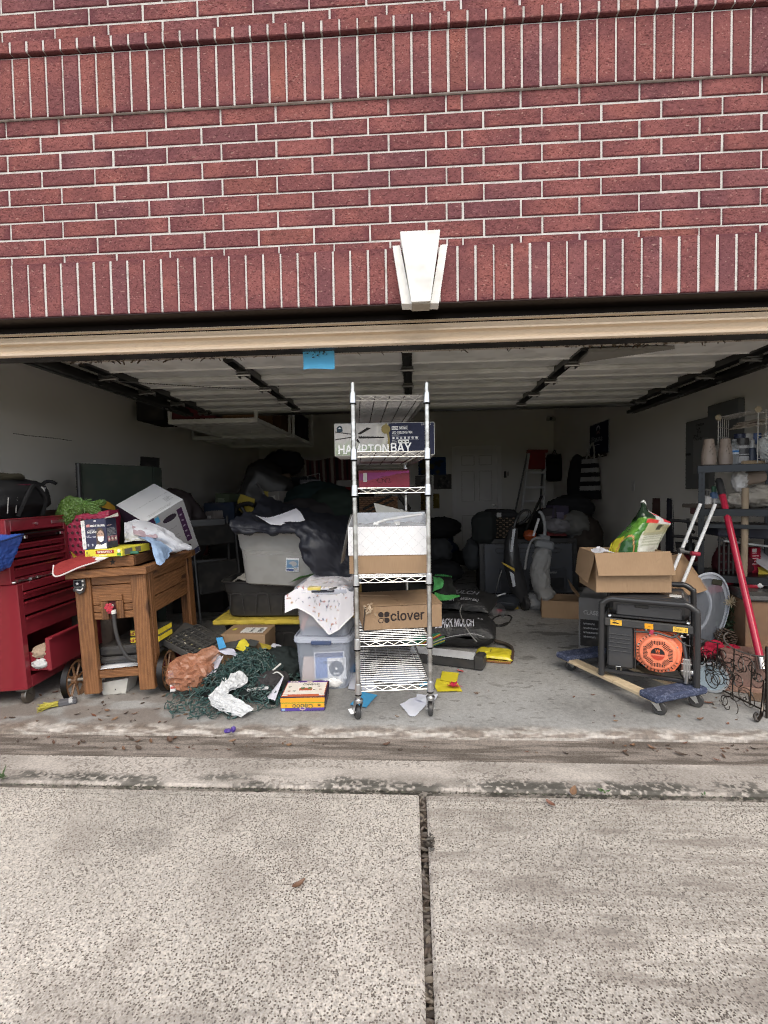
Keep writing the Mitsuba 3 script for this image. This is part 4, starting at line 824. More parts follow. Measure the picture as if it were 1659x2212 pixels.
part(CT, 'tap_recess', MB(WF).bx(-.222, -.182, .0095, .0115, .464, .563, (.06, .008, .012), .0005), 'matte')
wpart('top_frame', [(-W - .03, .02, -.03, .03, .704, .744)], 'woodx'); wpart('top_frame', [(-W - .03, .02, Dp - .03, Dp + .03, .704, .744)], 'woodx')
wpart('top_frame', [(-W - .03, -W + .03, .032, Dp - .032, .704, .743)], 'woody'); wpart('top_frame', [(-.042, .02, .032, Dp - .032, .704, .743)], 'woody'); wpart('top_inset', [(-W + .031, -.043, .032, Dp - .032, .704, .735)], 'woody')
wpart('lid_board', [(-W + .05, -.075, .035, .055, .746, .806)], 'woodx'); wpart('lid_board', [(-.094, -.074, .057, Dp - .06, .746, .804)], 'woody'); wpart('lid_board', [(-W + .05, -W + .07, .057, Dp - .06, .746, .804)], 'woody'); wpart('lid_top', [(-W + .071, -.095, .056, Dp - .06, .770, .802)], 'woody')
m = MB(); F = face(WF, -W + .21, .035, .776); decal(m, F, star(0, 0, .021), (.03, .026, .024), .0008); part(CT, 'star', m, 'paper')
for x0, x1 in ((-W + .02, -W + .155), (-W + .160, -W + .295), (-W + .30, -.02)): wpart('shelf_board', [(x0, x1, .03, Dp - .03, .160, .178)], 'woody')
wpart('shelf_rail', [(-W + lw, -lw, .010, .030, .132, .172)], 'woodx')
m = MB(WF).add(cyl(.011, .03, 10), (.5, .45, .4), 35, fr((-.205, -.01, .535), ax=90))
m.add(lathe([(0, -.004), (.008, -.004), (.008, .004), (0, .004)], 10), (.5, .02, .04), 30, fr((-.205, -.030, .535), ax=90))
for i in range(6):
    a_ = i * math.pi / 3; m.add(cyl(.0085, .009, 10, b=.002), (.45, .015, .045), 35, fr((-.205 + .017 * math.cos(a_), -.030, .535 + .017 * math.sin(a_)), ax=90)).add(bar((-.205, -.03, .535), (-.205 + .017 * math.cos(a_), -.03, .535 + .017 * math.sin(a_)), .004, 5), (.45, .015, .045))
m.add(hull([(-.22, -.008, .52), (-.186, -.008, .52), (-.186, -.008, .50), (-.22, -.008, .50), (-.215, -.03, .515), (-.19, -.03, .515), (-.19, -.03, .502), (-.215, -.03, .502)]), (.25, .01, .03), 20); part(CT, 'tap_valve', m, 'plastic')
part(CT, 'hose', MB(WF).add(tube(spline([(-.185, -.022, .50), (-.184, -.022, .42), (-.172, -.015, .33), (-.140, .0, .245), (-.095, .03, .21), (-.03, .10, .195), (.0, .2, .19)], 8), .0105, 10), (.028, .028, .030), 40).add(cyl(.013, .02, 12), (.6, .58, .55), 35, fr((-.185, -.022, .508))), 'plastic')
m = MB(WF).add(hull([(-.40, -.012, .70), (-.335, -.012, .70), (-.333, -.012, .66), (-.345, -.012, .625), (-.368, -.012, .612), (-.388, -.012, .625), (-.40, -.012, .66), (-.395, -.02, .697), (-.34, -.02, .697), (-.338, -.02, .66), (-.350, -.02, .63), (-.368, -.02, .618), (-.384, -.02, .63), (-.396, -.02, .66)]), (.14, .145, .15), 25)
m.bx(-.392, -.352, -.0245, -.019, .662, .692, (.02, .02, .03), .002).add(tube(spline([(-.392, -.024, .650), (-.386, -.034, .640), (-.368, -.038, .645), (-.350, -.034, .640), (-.344, -.024, .650)], 5), .006, 6), (.2, .2, .21), 40)
for z in (.667, .690): m.add(cyl(.0055, .006, 10), (.8, .8, .8), 35, fr((-.342, -.022, z), ax=90))
k = part(CT, 'bottle_opener', m, 'metal'); m2 = MB(); decal(m2, face(WF, -.372, -.0245, .677), star(0, 0, .011), (.45, .45, .46), .0006); part(k, 'star', m2, 'paper')
for sx, sy in ((-W - .085, .07), (.030, .115)):
    m = MB(WF @ fr((sx, sy, .118), ay=90)).add(lathe([(.098, -.014), (.113, -.014), (.113, .014), (.098, .014), (.098, -.014)], 36), (.20, .095, .04), 30)
    for i in range(8): a_ = i * math.pi / 4 + .2; m.add(bar((.02 * math.cos(a_), .02 * math.sin(a_), 0), (.1 * math.cos(a_), .1 * math.sin(a_), 0), .0065, 6), (.23, .11, .045))
    m.add(cyl(.026, .03, 16, b=.003), (.22, .11, .05), 35).add(cyl(.008, .13, 10), (.3, .28, .25), 35); k = part(CT, 'wheel', m, 'plastic')
    part(k, 'rim_band', MB(WF @ fr((sx, sy, .118), ay=90)).add(lathe([(.113, -.016), (.117, -.016), (.117, .016), (.113, .016), (.113, -.016)], 36), (.030, .028, .028), 30), 'metal')
# inside and under the cart
whole('black_case', 'flat black plastic case on the lower shelf of the wooden cart', 'case', MB(WF).bx(-.34, -.01, .06, .50, .196, .232, (.018, .018, .020), .012).bx(-.34, -.01, .065, .50, .236, .290, (.018, .018, .020), .012).bx(-.30, -.04, .054, .062, .215, .226, (.035, .035, .04), .002), 'plastic')
for i, (z, y) in enumerate(((.325, .07), (.292, .06))):
    m = MB(WF @ fr((-.185 + .012 * i, y + .05 + .02 * (1 - i), z), az=-6)); m0 = m.M; m.bx(0, .18, 0, .16, 0, .030, (.66, .50, .02), .002).bx(-.001, .181, .0, .161, .0305, .034, (.03, .03, .02), .001); m.M = np.eye(4)
    ftext(m, face(m0, 0, 0, 0), 'SCRAP', .017, .150, .0235, (.25, .02, .02), True, .15, .0008, True)
    whole('game_box', ('upper yellow word game box lying upside down inside the cart', 'lower yellow word game box lying upside down inside the cart')[i], 'board game', m, 'plastic')
whole('paper_sheet', 'white sheet of paper under the black case on the cart shelf', 'paper', MB(WF).add(grid(lambda u, v: (-.34 + .24 * u, .02 + .2 * v, .180 + .012 * np.sin(u * 4) * v + .006 * u), 10, 8), (.72, .73, .76), True), 'paper')
m = MB(fr(gr(258, 1492), az=10)).add(hull([(-.075, -.05, 0), (.055, -.05, 0), (.065, .08, 0), (-.065, .08, 0), (-.09, -.06, .075), (.075, -.06, .095), (.085, .09, .09), (-.085, .09, .07)]), (.55, .54, .50), 25).bx(-.07, .05, -.03, .06, .07, .0905, (.10, .09, .08)).add(cyl(.004, .004, 8), (.05, .05, .05), 30, fr((.0, -.057, .03), ax=80))
whole('white_tub', 'small white plastic tub on the floor under the wooden cart', 'tub', m, 'plastic')
g = gr(135, 1524); m = MB(fr((g[0], g[1], 0), az=35)).bx(-.02, .07, -.02, .03, .0, .03, (.10, .10, .11), .006).bx(.03, .05, -.021, .031, .012, .0315, (.5, .5, .5), .002)
for i in range(60): m.add(bar((-.02, rnd.uniform(-.02, .03), rnd.uniform(.004, .025)), (-.10 + rnd.uniform(-.02, .01), rnd.uniform(-.045, .05), rnd.uniform(.0, .025)), .0016, 4), rnd.choice([(.42, .36, .05), (.5, .44, .08), (.3, .26, .04)]), False)
whole('brush', 'old yellow bristle brush on the floor by the left cart wheel', 'brush', m, 'matte')
# things on the cart
m = MB(WF @ fr((-.335, .010, .811), az=-9)); m0 = m.M; w, d_, h = .232, .26, .042
m.bx(0, w, 0, d_, 0, h, (.66, .60, .06), .002); m.M = np.eye(4); f = face(m0, 0, 0, 0)
decal(m, f, rect(w * .30, .018, .112, .020), (.35, .04, .02)); ftext(m, f, 'MONOPOLY', .0115, w * .34, .0225, (.85, .80, .72), True, .092, .0016); decal(m, f, rect(w * .38, .006, .05, .007), (.8, .75, .4)); lines(m, f, w * .40, .011, .04, 1, .006, (.2, .2, .1), 2, .002)
decal(m, f, rect(w * .86, .004, .025, .014), (.10, .28, .05)); decal(m, f, circ(w * .92, .030, .010), (.75, .72, .6)); decal(m, f, rect(.010, .022, .010, .012), (.3, .28, .05)); lines(m, f, .01, .018, .03, 2, .006, (.35, .32, .06), 3)
f = face(m0, w, 0, 0, 'right'); decal(m, f, rect(.02, .004, .07, .032), (.16, .15, .12)); decal(m, f, rect(.12, .006, .05, .03), (.2, .17, .10))
whole('monopoly_box', 'yellow board game box lying under the face mask carton', 'board game', m, 'paper')
KB = thing('face_mask_carton', 'navy face mask carton with a masked woman printed on it', 'box')
m = MB(WF @ fr((-.335, .030, .8555), az=-6)); m0 = m.M; w, d_, h = .128, .10, .165; nv = (.020, .022, .065)
m.bx(.0, w, 0, d_, 0, h, nv, .002).bx(-.026, -.0005, .004, .012, 0, h * .97, (.72, .72, .72), .002); m.M = np.eye(4); f = face(m0, 0, 0, 0)
for i in range(4): decal(m, face(m0, -.026, .004, 0), circ(.013, .028 + .036 * i, .006, 10), (.45, .5, .5))
decal(m, f, rect(.010, h * .745, .022, .014), (.6, .25, .25)); ftext(m, f, 'MADE IN USA', .0115, .034, h * .745, (.88, .88, .88), True, .088, .0014)
ftext(m, f, 'DISPOSABLE', .006, .022, h * .62, (.7, .7, .72), False, .038, .0014); ftext(m, f, 'FACE MASK', .0105, .014, h * .535, (.88, .88, .88), True, .058, .0014)
lines(m, f, .008, h * .44, .035, 2, .007, (.5, .5, .6)); lines(m, f, .045, h * .42, .03, 2, .007, (.5, .5, .6), 4); 
for x in (.010, .036): decal(m, f, rect(x, h * .10, .009, .014), (.4, .42, .5))
hx, hy = .094, h * .40; decal(m, f, circ(hx - .003, hy + .010, .026, 18, .042), (.060, .040, .032), .0014); decal(m, f, [(hx - .030, 0), (hx - .026, hy + .01), (hx - .008, hy), (hx - .005, .0)], (.075, .05, .04), .0016); decal(m, f, circ(hx, hy + .006, .0195, 18, .030), (.46, .30, .23), .0020)
decal(m, f, [(hx - .0195, hy + .002), (hx + .0195, hy + .002), (hx + .015, hy - .022), (hx, hy - .030), (hx - .015, hy - .022)], (.80, .80, .82), .0026)
for s in (-1, 1): decal(m, f, circ(hx + s * .009, hy + .012, .0045, 8, .0020), (.05, .03, .03), .0026); decal(m, f, rect(hx + s * .009 - .006, hy + .017, .012, .002), (.06, .04, .03), .0026)
decal(m, f, [(hx - .044, 0), (hx - .028, hy - .040), (hx, hy - .045), (hx + .030, hy - .034), (hx + .032, 0)], (.72, .71, .72), .0018)
f = face(m0, w, 0, 0, 'right'); lines(m, f, .01, h * .76, .07, 1, .008, (.7, .5, .5)); lines(m, f, .008, h * .66, .08, 7, .007, (.35, .36, .42), 5)
for i in range(3): decal(m, f, rect(.008 + .030 * i, h * .22, .024, .030), (.42, .18, .24)); decal(m, f, circ(.020 + .030 * i, h * .22 + .014, .007), (.75, .7, .7), .0014)
decal(m, face(m0, 0, 0, 0), circ(.064, h * .94, .008, 10, .004), (.7, .7, .75)); scene[KB + '__body'] = {**m.done(), 'bsdf': ref('plastic')}
part(KB, 'flap', MB(m0).add(slab([(.11, .02, h + .001), (w, 0, h + .001), (w + .05, .05, h + .008), (.15, .09, h + .026)], .002), (.40, .38, .35), 10), 'paper')
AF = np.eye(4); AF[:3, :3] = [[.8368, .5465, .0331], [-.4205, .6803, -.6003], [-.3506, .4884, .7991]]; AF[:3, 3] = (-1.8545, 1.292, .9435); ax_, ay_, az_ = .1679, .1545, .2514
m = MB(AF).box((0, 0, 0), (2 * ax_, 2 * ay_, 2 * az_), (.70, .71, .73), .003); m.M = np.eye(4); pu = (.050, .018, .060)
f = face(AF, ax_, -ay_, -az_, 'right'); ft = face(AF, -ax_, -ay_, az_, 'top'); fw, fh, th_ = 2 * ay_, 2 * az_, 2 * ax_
decal(m, f, rect(0.002, 0, fw - .004, fh - .003), (.40, .40, .415), .0008); decal(m, face(AF, -ax_, -ay_, -az_), rect(.002, 0, th_ - .004, fh - .003), (.04, .025, .05), .0008)  # grey sheet paints shade on the side face, dark sheet paints shadow on the end
decal(m, f, circ(fw * .55, fh * .84, .055, 20, .024), (.03, .02, .035), .002); decal(m, f, rect(fw * .76, fh * .30, fw * .14, fh * .60), pu, .0016); decal(m, f, circ(fw * .66, fh * .22, .05, 20, .022), (.03, .02, .035), .002); decal(m, f, rect(.004, .004, fw - .008, fh * .10), (.03, .03, .07), .0016); decal(m, f, rect(0.004, fh * .86, fw * .2, fh * .13), pu, .0016); decal(m, f, rect(fw * .22, fh * .88, fw * .10, fh * .09), (.08, .35, .6), .002)
for y in (.66, .52, .46, .36): decal(m, f, rect(fw * .04, fh * y, fw * .6, .004), (.25, .25, .26), .002)
for i in range(5): decal(m, f, rect(fw * .79, fh * (.38 + .1 * i), fw * .06, .012), (.3, .25, .32), .0024)
decal(m, ft, rect(th_ * .5, 0, .003, fw), (.42, .42, .42)); Fq = ft @ fr((th_, 0, 0), az=90); lines(m, Fq, fw * .72, th_ * .34, fw * .22, 4, .014, (.45, .45, .46), 8); lines(m, Fq, fw * .15, th_ * .10, fw * .8, 2, .014, (.5, .5, .5), 9)
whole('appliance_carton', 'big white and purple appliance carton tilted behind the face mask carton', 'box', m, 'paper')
# cloths
def cloth(nm, lab, ctrl, col, cat='cloth', n=(26, 34), wr=.010, fq=11, seed=0, bs='fabric', world=False, sm=True):
    m = MB().add(patch(ctrl, n[0], n[1], wr, fq, seed, world), col, sm); return whole(nm, lab, cat, m, bs)
def lo(x, y, z): return tuple((WF @ A([x, y, z, 1]))[:3])
cloth('red_visor', 'rust red patterned fabric visor with white piping hanging over the cart corner', [[lo(-.49, -.03, .785), lo(-.43, .02, .81), lo(-.33, .08, .83)], [lo(-.475, -.06, .75), lo(-.36, -.03, .80), lo(-.27, .02, .82)], [lo(-.45, -.075, .735), lo(-.33, -.055, .77), lo(-.215, .0, .80)]], (.25, .028, .028), 'cap', (20, 20), .004, 14, 3, 'fabric', True)
part('red_visor', 'piping', MB().add(tube(spline([lo(-.49, -.03, .787), lo(-.47, -.07, .742), lo(-.43, -.082, .734), lo(-.33, -.060, .770), lo(-.25, -.03, .79), lo(-.21, .01, .806)], 6), .0045, 6), (.62, .55, .55), 40), 'fabric')
cloth('white_rag', 'crumpled white rag under the yellow board game', [[lo(-.29, .0, .812), lo(-.24, .0, .815), lo(-.17, .02, .812)], [lo(-.28, -.012, .80), lo(-.23, -.025, .795), lo(-.19, .0, .805)]], (.62, .61, .60), 'rag', (14, 16), .006, 18, 5, 'fabric', True)
cloth('striped_shirt', 'white and pale blue striped shirt heaped on the cart top', [[(268, 1130, .80), (300, 1126, .86), (345, 1140, .90), (380, 1160, .92), (408, 1180, .94)], [(270, 1150, .72), (305, 1145, .74), (345, 1152, .80), (385, 1176, .86), (412, 1186, .92)], [(270, 1172, .72), (300, 1168, .72), (330, 1172, .78), (365, 1190, .84), (404, 1184, .94)]], (.64, .66, .72), 'shirt', (40, 50), .014, 13, 7)
cloth('blue_shirt', 'light blue shirt hanging down over the right edge of the cart', [[(290, 1158, .72), (320, 1160, .76), (352, 1176, .80), (372, 1190, .84)], [(322, 1172, .66), (335, 1172, .70), (352, 1186, .74), (366, 1196, .80)], [(330, 1196, .64), (340, 1192, .66), (355, 1200, .70), (362, 1206, .74)], [(339, 1217, .63), (345, 1222, .63), (353, 1216, .66), (357, 1208, .70)]], (.30, .42, .62), 'shirt', (40, 34), .010, 14, 9)
cloth('pink_shirt', 'pinkish grey checked shirt between the white and blue shirts', [[(285, 1136, .74), (310, 1142, .76), (335, 1150, .80)], [(290, 1156, .70), (312, 1160, .70), (340, 1163, .76)]], (.42, .32, .36), 'shirt', (20, 24), .010, 14, 4)
m = MB().add(tube(spline([lo(-.19, .01, .822), lo(-.13, -.005, .815), lo(-.12, -.012, .812)], 6), [.006] * 12 + [.009], 8), (.015, .17, .10), 40).add(tube(spline([lo(-.15, .05, .822), lo(-.05, .045, .818)], 6), .009, 8), (.015, .17, .10), 40).box(lo(-.21, .03, .815), (.06, .03, .01), (.2, .2, .2))
whole('pliers', 'pliers with long green grips on the cart lid', 'pliers', m, 'plastic')
cloth('blue_cloth', 'bright blue cloth beside the yellow board game', [[(184, 1172, .55), (200, 1160, .58)], [(186, 1192, .52), (201, 1192, .55)]], (.03, .14, .42), 'cloth', (12, 12), .006, 14, 2)
# gift bag, bow and the leaning table
GBg = thing('gift_bag', 'pink gift bag with dark spots topped by a green bow', 'gift bag'); P = at(152, 1208, 1.0); w = at(236, 1208, 1.0)[0] - P[0]
m = MB(fr((P[0], .95, .62), az=8)); m0 = m.M; h = at(200, 1112, 1.0)[2] - .62 + .03
m.add(wrinkle(sub(hull([(0, 0, 0), (w, 0, 0), (w, .16, 0), (0, .16, 0), (-.01, -.01, h * .9), (w + .02, -.01, h), (w + .02, .17, h), (-.01, .17, h * .92)]), 4), .006, 9, 3), (.42, .025, .08), True); m.M = np.eye(4)
for i in range(8):
    for j in range(10): decal(m, face(m0, 0, -.017, 0), circ(w * (i + .5 + .5 * (j % 2)) / 8.5, h * (j + .6) / 11, .0095, 9), (.06, .008, .015), .006)
part(GBg, 'body', m, 'film')
gb = at(175, 1100, .98)
for i, (dx, dz, rx, rz, a_) in enumerate(((-.07, -.01, .06, .10, 25), (-.01, .02, .045, .055, -10), (.06, .01, .07, .035, 30), (.10, .03, .06, .025, -20), (.03, .0, .05, .06, 60))):
    part(GBg, 'bow_loop', MB(fr(gb + A([dx, .02 * i - .04, dz]), ay=a_)).add(blob((rx * .8, .03, rz * .8), .45, 2.6, i + 2, 3), (.10, .19, .035), False), 'film')
m = MB()
for i in range(70): d_ = A([rnd.gauss(0, 1), rnd.gauss(0, .6), abs(rnd.gauss(.5, .6))]); d_ /= np.linalg.norm(d_); m.add(tube(spline([gb + A([.03, -.02, 0]), gb + A([.03, -.02, 0]) + d_ * .06, gb + A([.03, -.02, 0]) + d_ * .11 + A([0, 0, -.03])], 4), .0012, 3), rnd.choice([(.3, .6, .2), (.5, .75, .35), (.2, .4, .1)]), False)
part(GBg, 'ribbon_shreds', m, 'gloss', kind='stuff')
cloth('yellow_ribbon', 'mustard yellow ribbon loop behind the pink gift bag', [[(212, 1086, 1.2), (230, 1084, 1.2), (248, 1096, 1.2)], [(218, 1096, 1.15), (236, 1100, 1.15), (250, 1112, 1.15)]], (.36, .20, .02), 'ribbon', (12, 16), .008, 10, 4)
cloth('gold_ribbon', 'gold ribbon hanging under the pink gift bag', [[(152, 1190, .9), (160, 1196, .9)], [(160, 1206, .88), (168, 1204, .88)], [(172, 1214, .86), (178, 1208, .86)]], (.34, .22, .02), 'ribbon', (14, 8), .004, 10, 5)
whole('plain_crate', 'dark crate under the pink gift bag', 'crate', MB(fr((P[0] + .02, .95, 0), az=8)).bx(0, w, 0, .3, 0, .6, (.05, .035, .03), .01), 'matte')
FT = thing('folding_table', 'dark green folded table top leaning along the left wall with a black leg', 'table')
p0, p1, p2 = at(171, 1001, 1.2), at(322, 1008, 1.83), at(342, 1011, 1.95)
m = MB().add(slab([p0 * [1, 1, 0], p1 * [1, 1, 0], p1, p0], .03), (.055, .075, .062), 10); part(FT, 'panel', m, 'matte'); m = MB().add(slab([p1 * [1, 1, 0] + [.004, .01, 0], p2 * [1, 1, 0], p2, p1 + [.004, .01, 0]], .03), (.045, .062, .052), 10); part(FT, 'panel', m, 'matte')
part(FT, 'leg', MB().add(bar(at(168, 1000, 1.12), at(178, 1212, 1.10), .016, 10), (.012, .012, .013), 40).add(bar(at(165, 1003, 1.13), at(172, 1090, 1.13), .005, 6), (.10, .10, .10), 40), 'plastic')
p = at(316, 1008, 2.2); whole('black_board', 'small black board standing above the green table top', 'board', MB(fr((p[0], 2.2, p[2] - .3), az=35, ay=4)).bx(-.07, .09, 0, .03, 0, .39, (.008, .008, .009), .003), 'matte')
p = at(150, 1085, 1.9); whole('cardboard_sheet', 'flat brown cardboard sheet leaning on the left wall', 'cardboard', MB().add(slab([(XL + .06, 1.0, .0), (XL + .06, 2.1, .0), (XL + .03, 2.1, 1.09), (XL + .03, 1.0, 1.09)], .006), (.10, .06, .045), 10), 'matte')
# ---------------------------------------------------------------- totes behind the clear bins
def tote(F, w, d_, h, t, col, bs='plastic', rim=None, wall=.004):
    """A tapered, rounded storage tub, open at the top."""
    n = 40; m = MB(F)
    def ring(k, o): a_ = 2 * math.pi * (np.arange(n) + .5) / n; e_ = .28; return np.stack([np.sign(np.cos(a_)) * np.abs(np.cos(a_)) ** e_ * (w / 2 - t * (1 - k) + o), np.sign(np.sin(a_)) * np.abs(np.sin(a_)) ** e_ * (d_ / 2 - t * (1 - k) + o)], 1)
    rows = [(0, -.02, .0), (0, 0, .012), (.66, 0, .66 * h), (.70, .008, .70 * h), (.97, .012, .965 * h), (.97, .024, .966 * h), (1, .026, h), (1, .010, h), (.96, .004, .95 * h), (0, -.006, .014)]
    v = np.vstack([np.hstack([ring(k, o), np.full((n, 1), z)]) for k, o, z in rows] + [A([[0, 0, 0], [0, 0, .014]])]); f = []
    for i in range(len(rows) - 1):
        for j in range(n): a_, b_, c_, e_ = i * n + j, i * n + (j + 1) % n, (i + 1) * n + (j + 1) % n, (i + 1) * n + j; f += [(a_, b_, c_), (a_, c_, e_)]
    L = len(rows) * n; f += [(L, (j + 1) % n, j) for j in range(n)] + [(L + 1, (len(rows) - 1) * n + j, (len(rows) - 1) * n + (j + 1) % n) for j in range(n)]
    return m.add(TM(v, f), col, 35)
BK = (.016, .016, .017); Yb = 1.36
x0 = at(472, 1300, Yb)[0]; zl = at(600, 1339, Yb)[2]
def ribbed(F, w, h, m):
    for i in range(4):
        x = -w / 2 + w * (i + .5) / 4
        m.add([tube([(x + a_ * .055, -.197 - .0, .03), (x + a_ * .042, -.208, h * .62), (x + a_ * .020, -.2105, h * .66), (x, -.2105, h * .66)], .0035, 5) for a_ in (-1, 1)], (.03, .03, .032), 40)
    return m
TL_ = fr((x0 + .42, Yb + .21, .0), az=2); k = thing('storage_tote', 'bottom black storage tote with a yellow snap lid behind the shipping carton', 'storage tote')
part(k, 'body', ribbed(TL_, .80, zl - .02, tote(TL_, .80, .40, zl - .015, .03, BK)), 'plastic')
m = MB(TL_).add(sub(cbox((.90, .47, .022), .010), 0), (.62, .47, .06), 20, fr((0, 0, zl - .008))).bx(-.46, .46, -.245, -.225, zl - .028, zl + .006, (.62, .47, .06), .006).bx(-.46, -.44, -.224, .24, zl - .028, zl + .006, (.62, .47, .06), .006)
for i in range(4): m.bx(-.40 + .21 * i, -.28 + .21 * i, -.252, -.2455, zl - .018, zl + .012, (.60, .45, .05), .003)
part(k, 'lid', m, 'plastic')
zu2 = at(600, 1256, Yb)[2]; TU = fr((x0 + .42, Yb + .22, zl + .010), az=2); k = thing('storage_tote', 'upper black storage tote standing on the yellow lid', 'storage tote')
part(k, 'body', ribbed(TU, .78, zu2 - zl, tote(TU, .80, .40, zu2 - zl - .01, .03, BK)), 'plastic')
m = MB(TU).add(patch([[(-.38, -.1, .25), (-.3, -.12, .28), (-.2, -.1, .27)], [(-.38, .1, .26), (-.3, .1, .30), (-.2, .08, .27)]], 14, 14, .012, 12, 2, True), (.62, .60, .55), True); whole('crumpled_papers', 'crumpled pale papers in the upper black tote', 'papers', m, 'paper')
GTx = at(506, 1150, 1.28)[0]; zg0 = zu2 - .02; zg1 = at(600, 1150, 1.30)[2]; GT = fr((GTx + .36, 1.45, zg0), az=-10, ay=1.0)
GR = (.30, .30, .29); k = thing('storage_tote', 'open grey storage tote under a navy plastic sheet', 'storage tote'); gh = zg1 - zg0
part(k, 'body', tote(GT, .66, .44, gh, .034, GR), 'plastic')
m = MB(); f = face(GT, .06, -.2085, gh * .30) @ fr(ax=-4); 
for pl, c, l in ((rect(0, 0, .10, .10), (.62, .64, .66), .002), (rect(.005, .022, .09, .06), (.16, .25, .36), .0028), (rect(.005, .004, .09, .014), (.05, .08, .2), .0028), (circ(.055, .055, .03, 14, .018), (.35, .35, .35), .0034), (circ(.03, .04, .018, 12, .012), (.10, .2, .35), .0036), (rect(.062, .006, .03, .022), (.7, .7, .7), .0036)): decal(m, f, pl, c, l)
for i in range(9): decal(m, f, rect(.064 + .003 * i, .008, .0015, .018), (.1, .1, .1), .0042)
part(k, 'product_label', m, 'paper')
whole('loose_cloth_end', 'white cloth end peeking out at the grey tote rim', 'cloth', MB(GT).add(blob((.03, .02, .02), .4, 3, 3, 2), (.6, .58, .54), True, fr((.20, -.20, gh + .01))), 'fabric')
NV = (.013, .016, .030)
cloth('navy_sheet', 'dark navy plastic sheet draped over the grey tote and falling to its right', [
    [(566, 1068, 1.75), (610, 1088, 1.9), (650, 1098, 1.95), (700, 1110, 2.0), (752, 1120, 2.0)],
    [(548, 1100, 1.50), (600, 1110, 1.6), (650, 1118, 1.6), (700, 1124, 1.6), (756, 1140, 1.6)],
    [(520, 1116, 1.30), (580, 1122, 1.32), (640, 1124, 1.30), (692, 1134, 1.28), (757, 1170, 1.30)],
    [(500, 1128, 1.15), (570, 1138, 1.12), (630, 1136, 1.08), (684, 1142, 1.04), (758, 1200, 1.14)],
    [(503, 1142, 1.13), (568, 1147, 1.10), (628, 1143, 1.04), (676, 1150, .98), (758, 1222, 1.08)],
    [(510, 1148, 1.14), (574, 1152, 1.10), (634, 1147, 1.04), (672, 1196, .98), (757, 1240, 1.08)],
    [(516, 1149, 1.16), (580, 1152, 1.12), (640, 1147, 1.06), (676, 1236, 1.00), (756, 1246, 1.12)]], (.003, .005, .014), 'plastic sheet', (70, 60), .026, 8, 3, 'leafy')
cloth('envelope', 'open white envelope lying on the navy sheet', [[(551, 1113, 1.20), (584, 1117, 1.22), (640, 1098, 1.36)], [(562, 1119, 1.12), (592, 1125, 1.13), (650, 1108, 1.24)], [(584, 1133, 1.06), (615, 1134, 1.07), (659, 1124, 1.12)]], (.72, .73, .80), 'envelope', (14, 16), 0, 5, 1, 'paper')
# shipping carton
z = .235; a_, b_ = gr(476, 1371, z), gr(572, 1371, z); w = np.linalg.norm(b_ - a_); LF = fr((a_[0], a_[1], 0), az=math.degrees(math.atan2(b_[1] - a_[1], b_[0] - a_[0]))); dd = .26
k = thing('shipping_carton', 'brown shipping carton with a bar code label below the yellow lid', 'box'); part(k, 'body', MB(LF).bx(0, w, 0, dd, 0.002, z, (.3, .2, .13), .004), 'cardboard')
m = MB(); f = face(LF, 0, 0, z, 'top'); decal(m, f, rect(w * .38, dd * .18, w * .52, dd * .50), (.70, .69, .67)); decal(m, f, rect(w * .13, dd * .42, w * .08, dd * .2), (.60, .52, .06))
for x0_, n in ((.58, 8), (.76, 12)):
    for i in range(n): decal(m, f, rect(w * (x0_ + .008 * i), dd * .24, w * .004, dd * .36), (.12, .12, .12), .0014)
lines(m, f, w * .41, dd * .56, w * .12, 4, .018, (.4, .4, .4)); part(k, 'label', m, 'paper')
# ---------------------------------------------------------------- the heap between cart and bins
k = thing('parts_tray', 'black compartment tray of small hardware tilted beside the cart', 'tray')
C4 = [at(352, 1384, .72), at(399, 1340, 1.02), at(480, 1370, .95), at(411, 1416, .66)]
ux, uy = C4[3] - C4[0], C4[1] - C4[0]; TFm = fxy(C4[0], ux, uy); tw, td = np.linalg.norm(ux), np.linalg.norm(uy)
part(k, 'base', MB().add(slab(C4, -.03) if TFm[2, 2] < 0 else hull([p + A([0, 0, -.03]) for p in C4] + [p - A([0, 0, .012]) for p in C4]), (.035, .034, .034), 10), 'plastic')
m = MB(TFm)
for i in range(8): m.bx(tw * i / 7 - .003, tw * i / 7 + .003, 0, td, -.012, .010, (.05, .05, .05), .001)
for j in range(6): m.bx(0, tw, td * j / 5 - .003, td * j / 5 + .003, -.012, .011, (.05, .05, .05), .001)
part(k, 'divider_grid', m, 'plastic')
m = MB(TFm)
for i in range(7):
    for j in range(5):
        for q in range(4): m.box((tw * (i + rnd.uniform(.2, .8)) / 7, td * (j + rnd.uniform(.2, .8)) / 5, -.004), (rnd.uniform(.006, .022), rnd.uniform(.005, .012), .008), rnd.choice([(.14, .13, .12), (.25, .24, .22), (.36, .34, .30), (.30, .26, .10), (.05, .05, .05)]), .002, rot(0, 0, rnd.uniform(0, 180)))
part(k, 'hardware', m, 'metal', kind='stuff')
part(k, 'clear_lid', MB(TFm).bx(-.003, tw + .003, -.003, td + .003, .0125, .0135, (.5, .5, .5), .0004), 'clear')
m = MB(fr(gr(352, 1432, .06), az=8)); m0 = m.M; m.bx(0, .22, 0, .16, -.02, .022, (.34, .02, .045), .003); m.M = np.eye(4); f = face(m0, 0, 0, -.02)
decal(m, f, rect(.006, .010, .026, .024), (.6, .2, .25)); ftext(m, f, 'S', .016, .013, .013, (.8, .76, .7), True, None, .0014); ftext(m, f, 'OPOLY', .016, .12, .010, (.62, .42, .48), False, .085, .0014)
whole('red_game_box', 'crimson board game box under the parts tray', 'board game', m, 'paper')
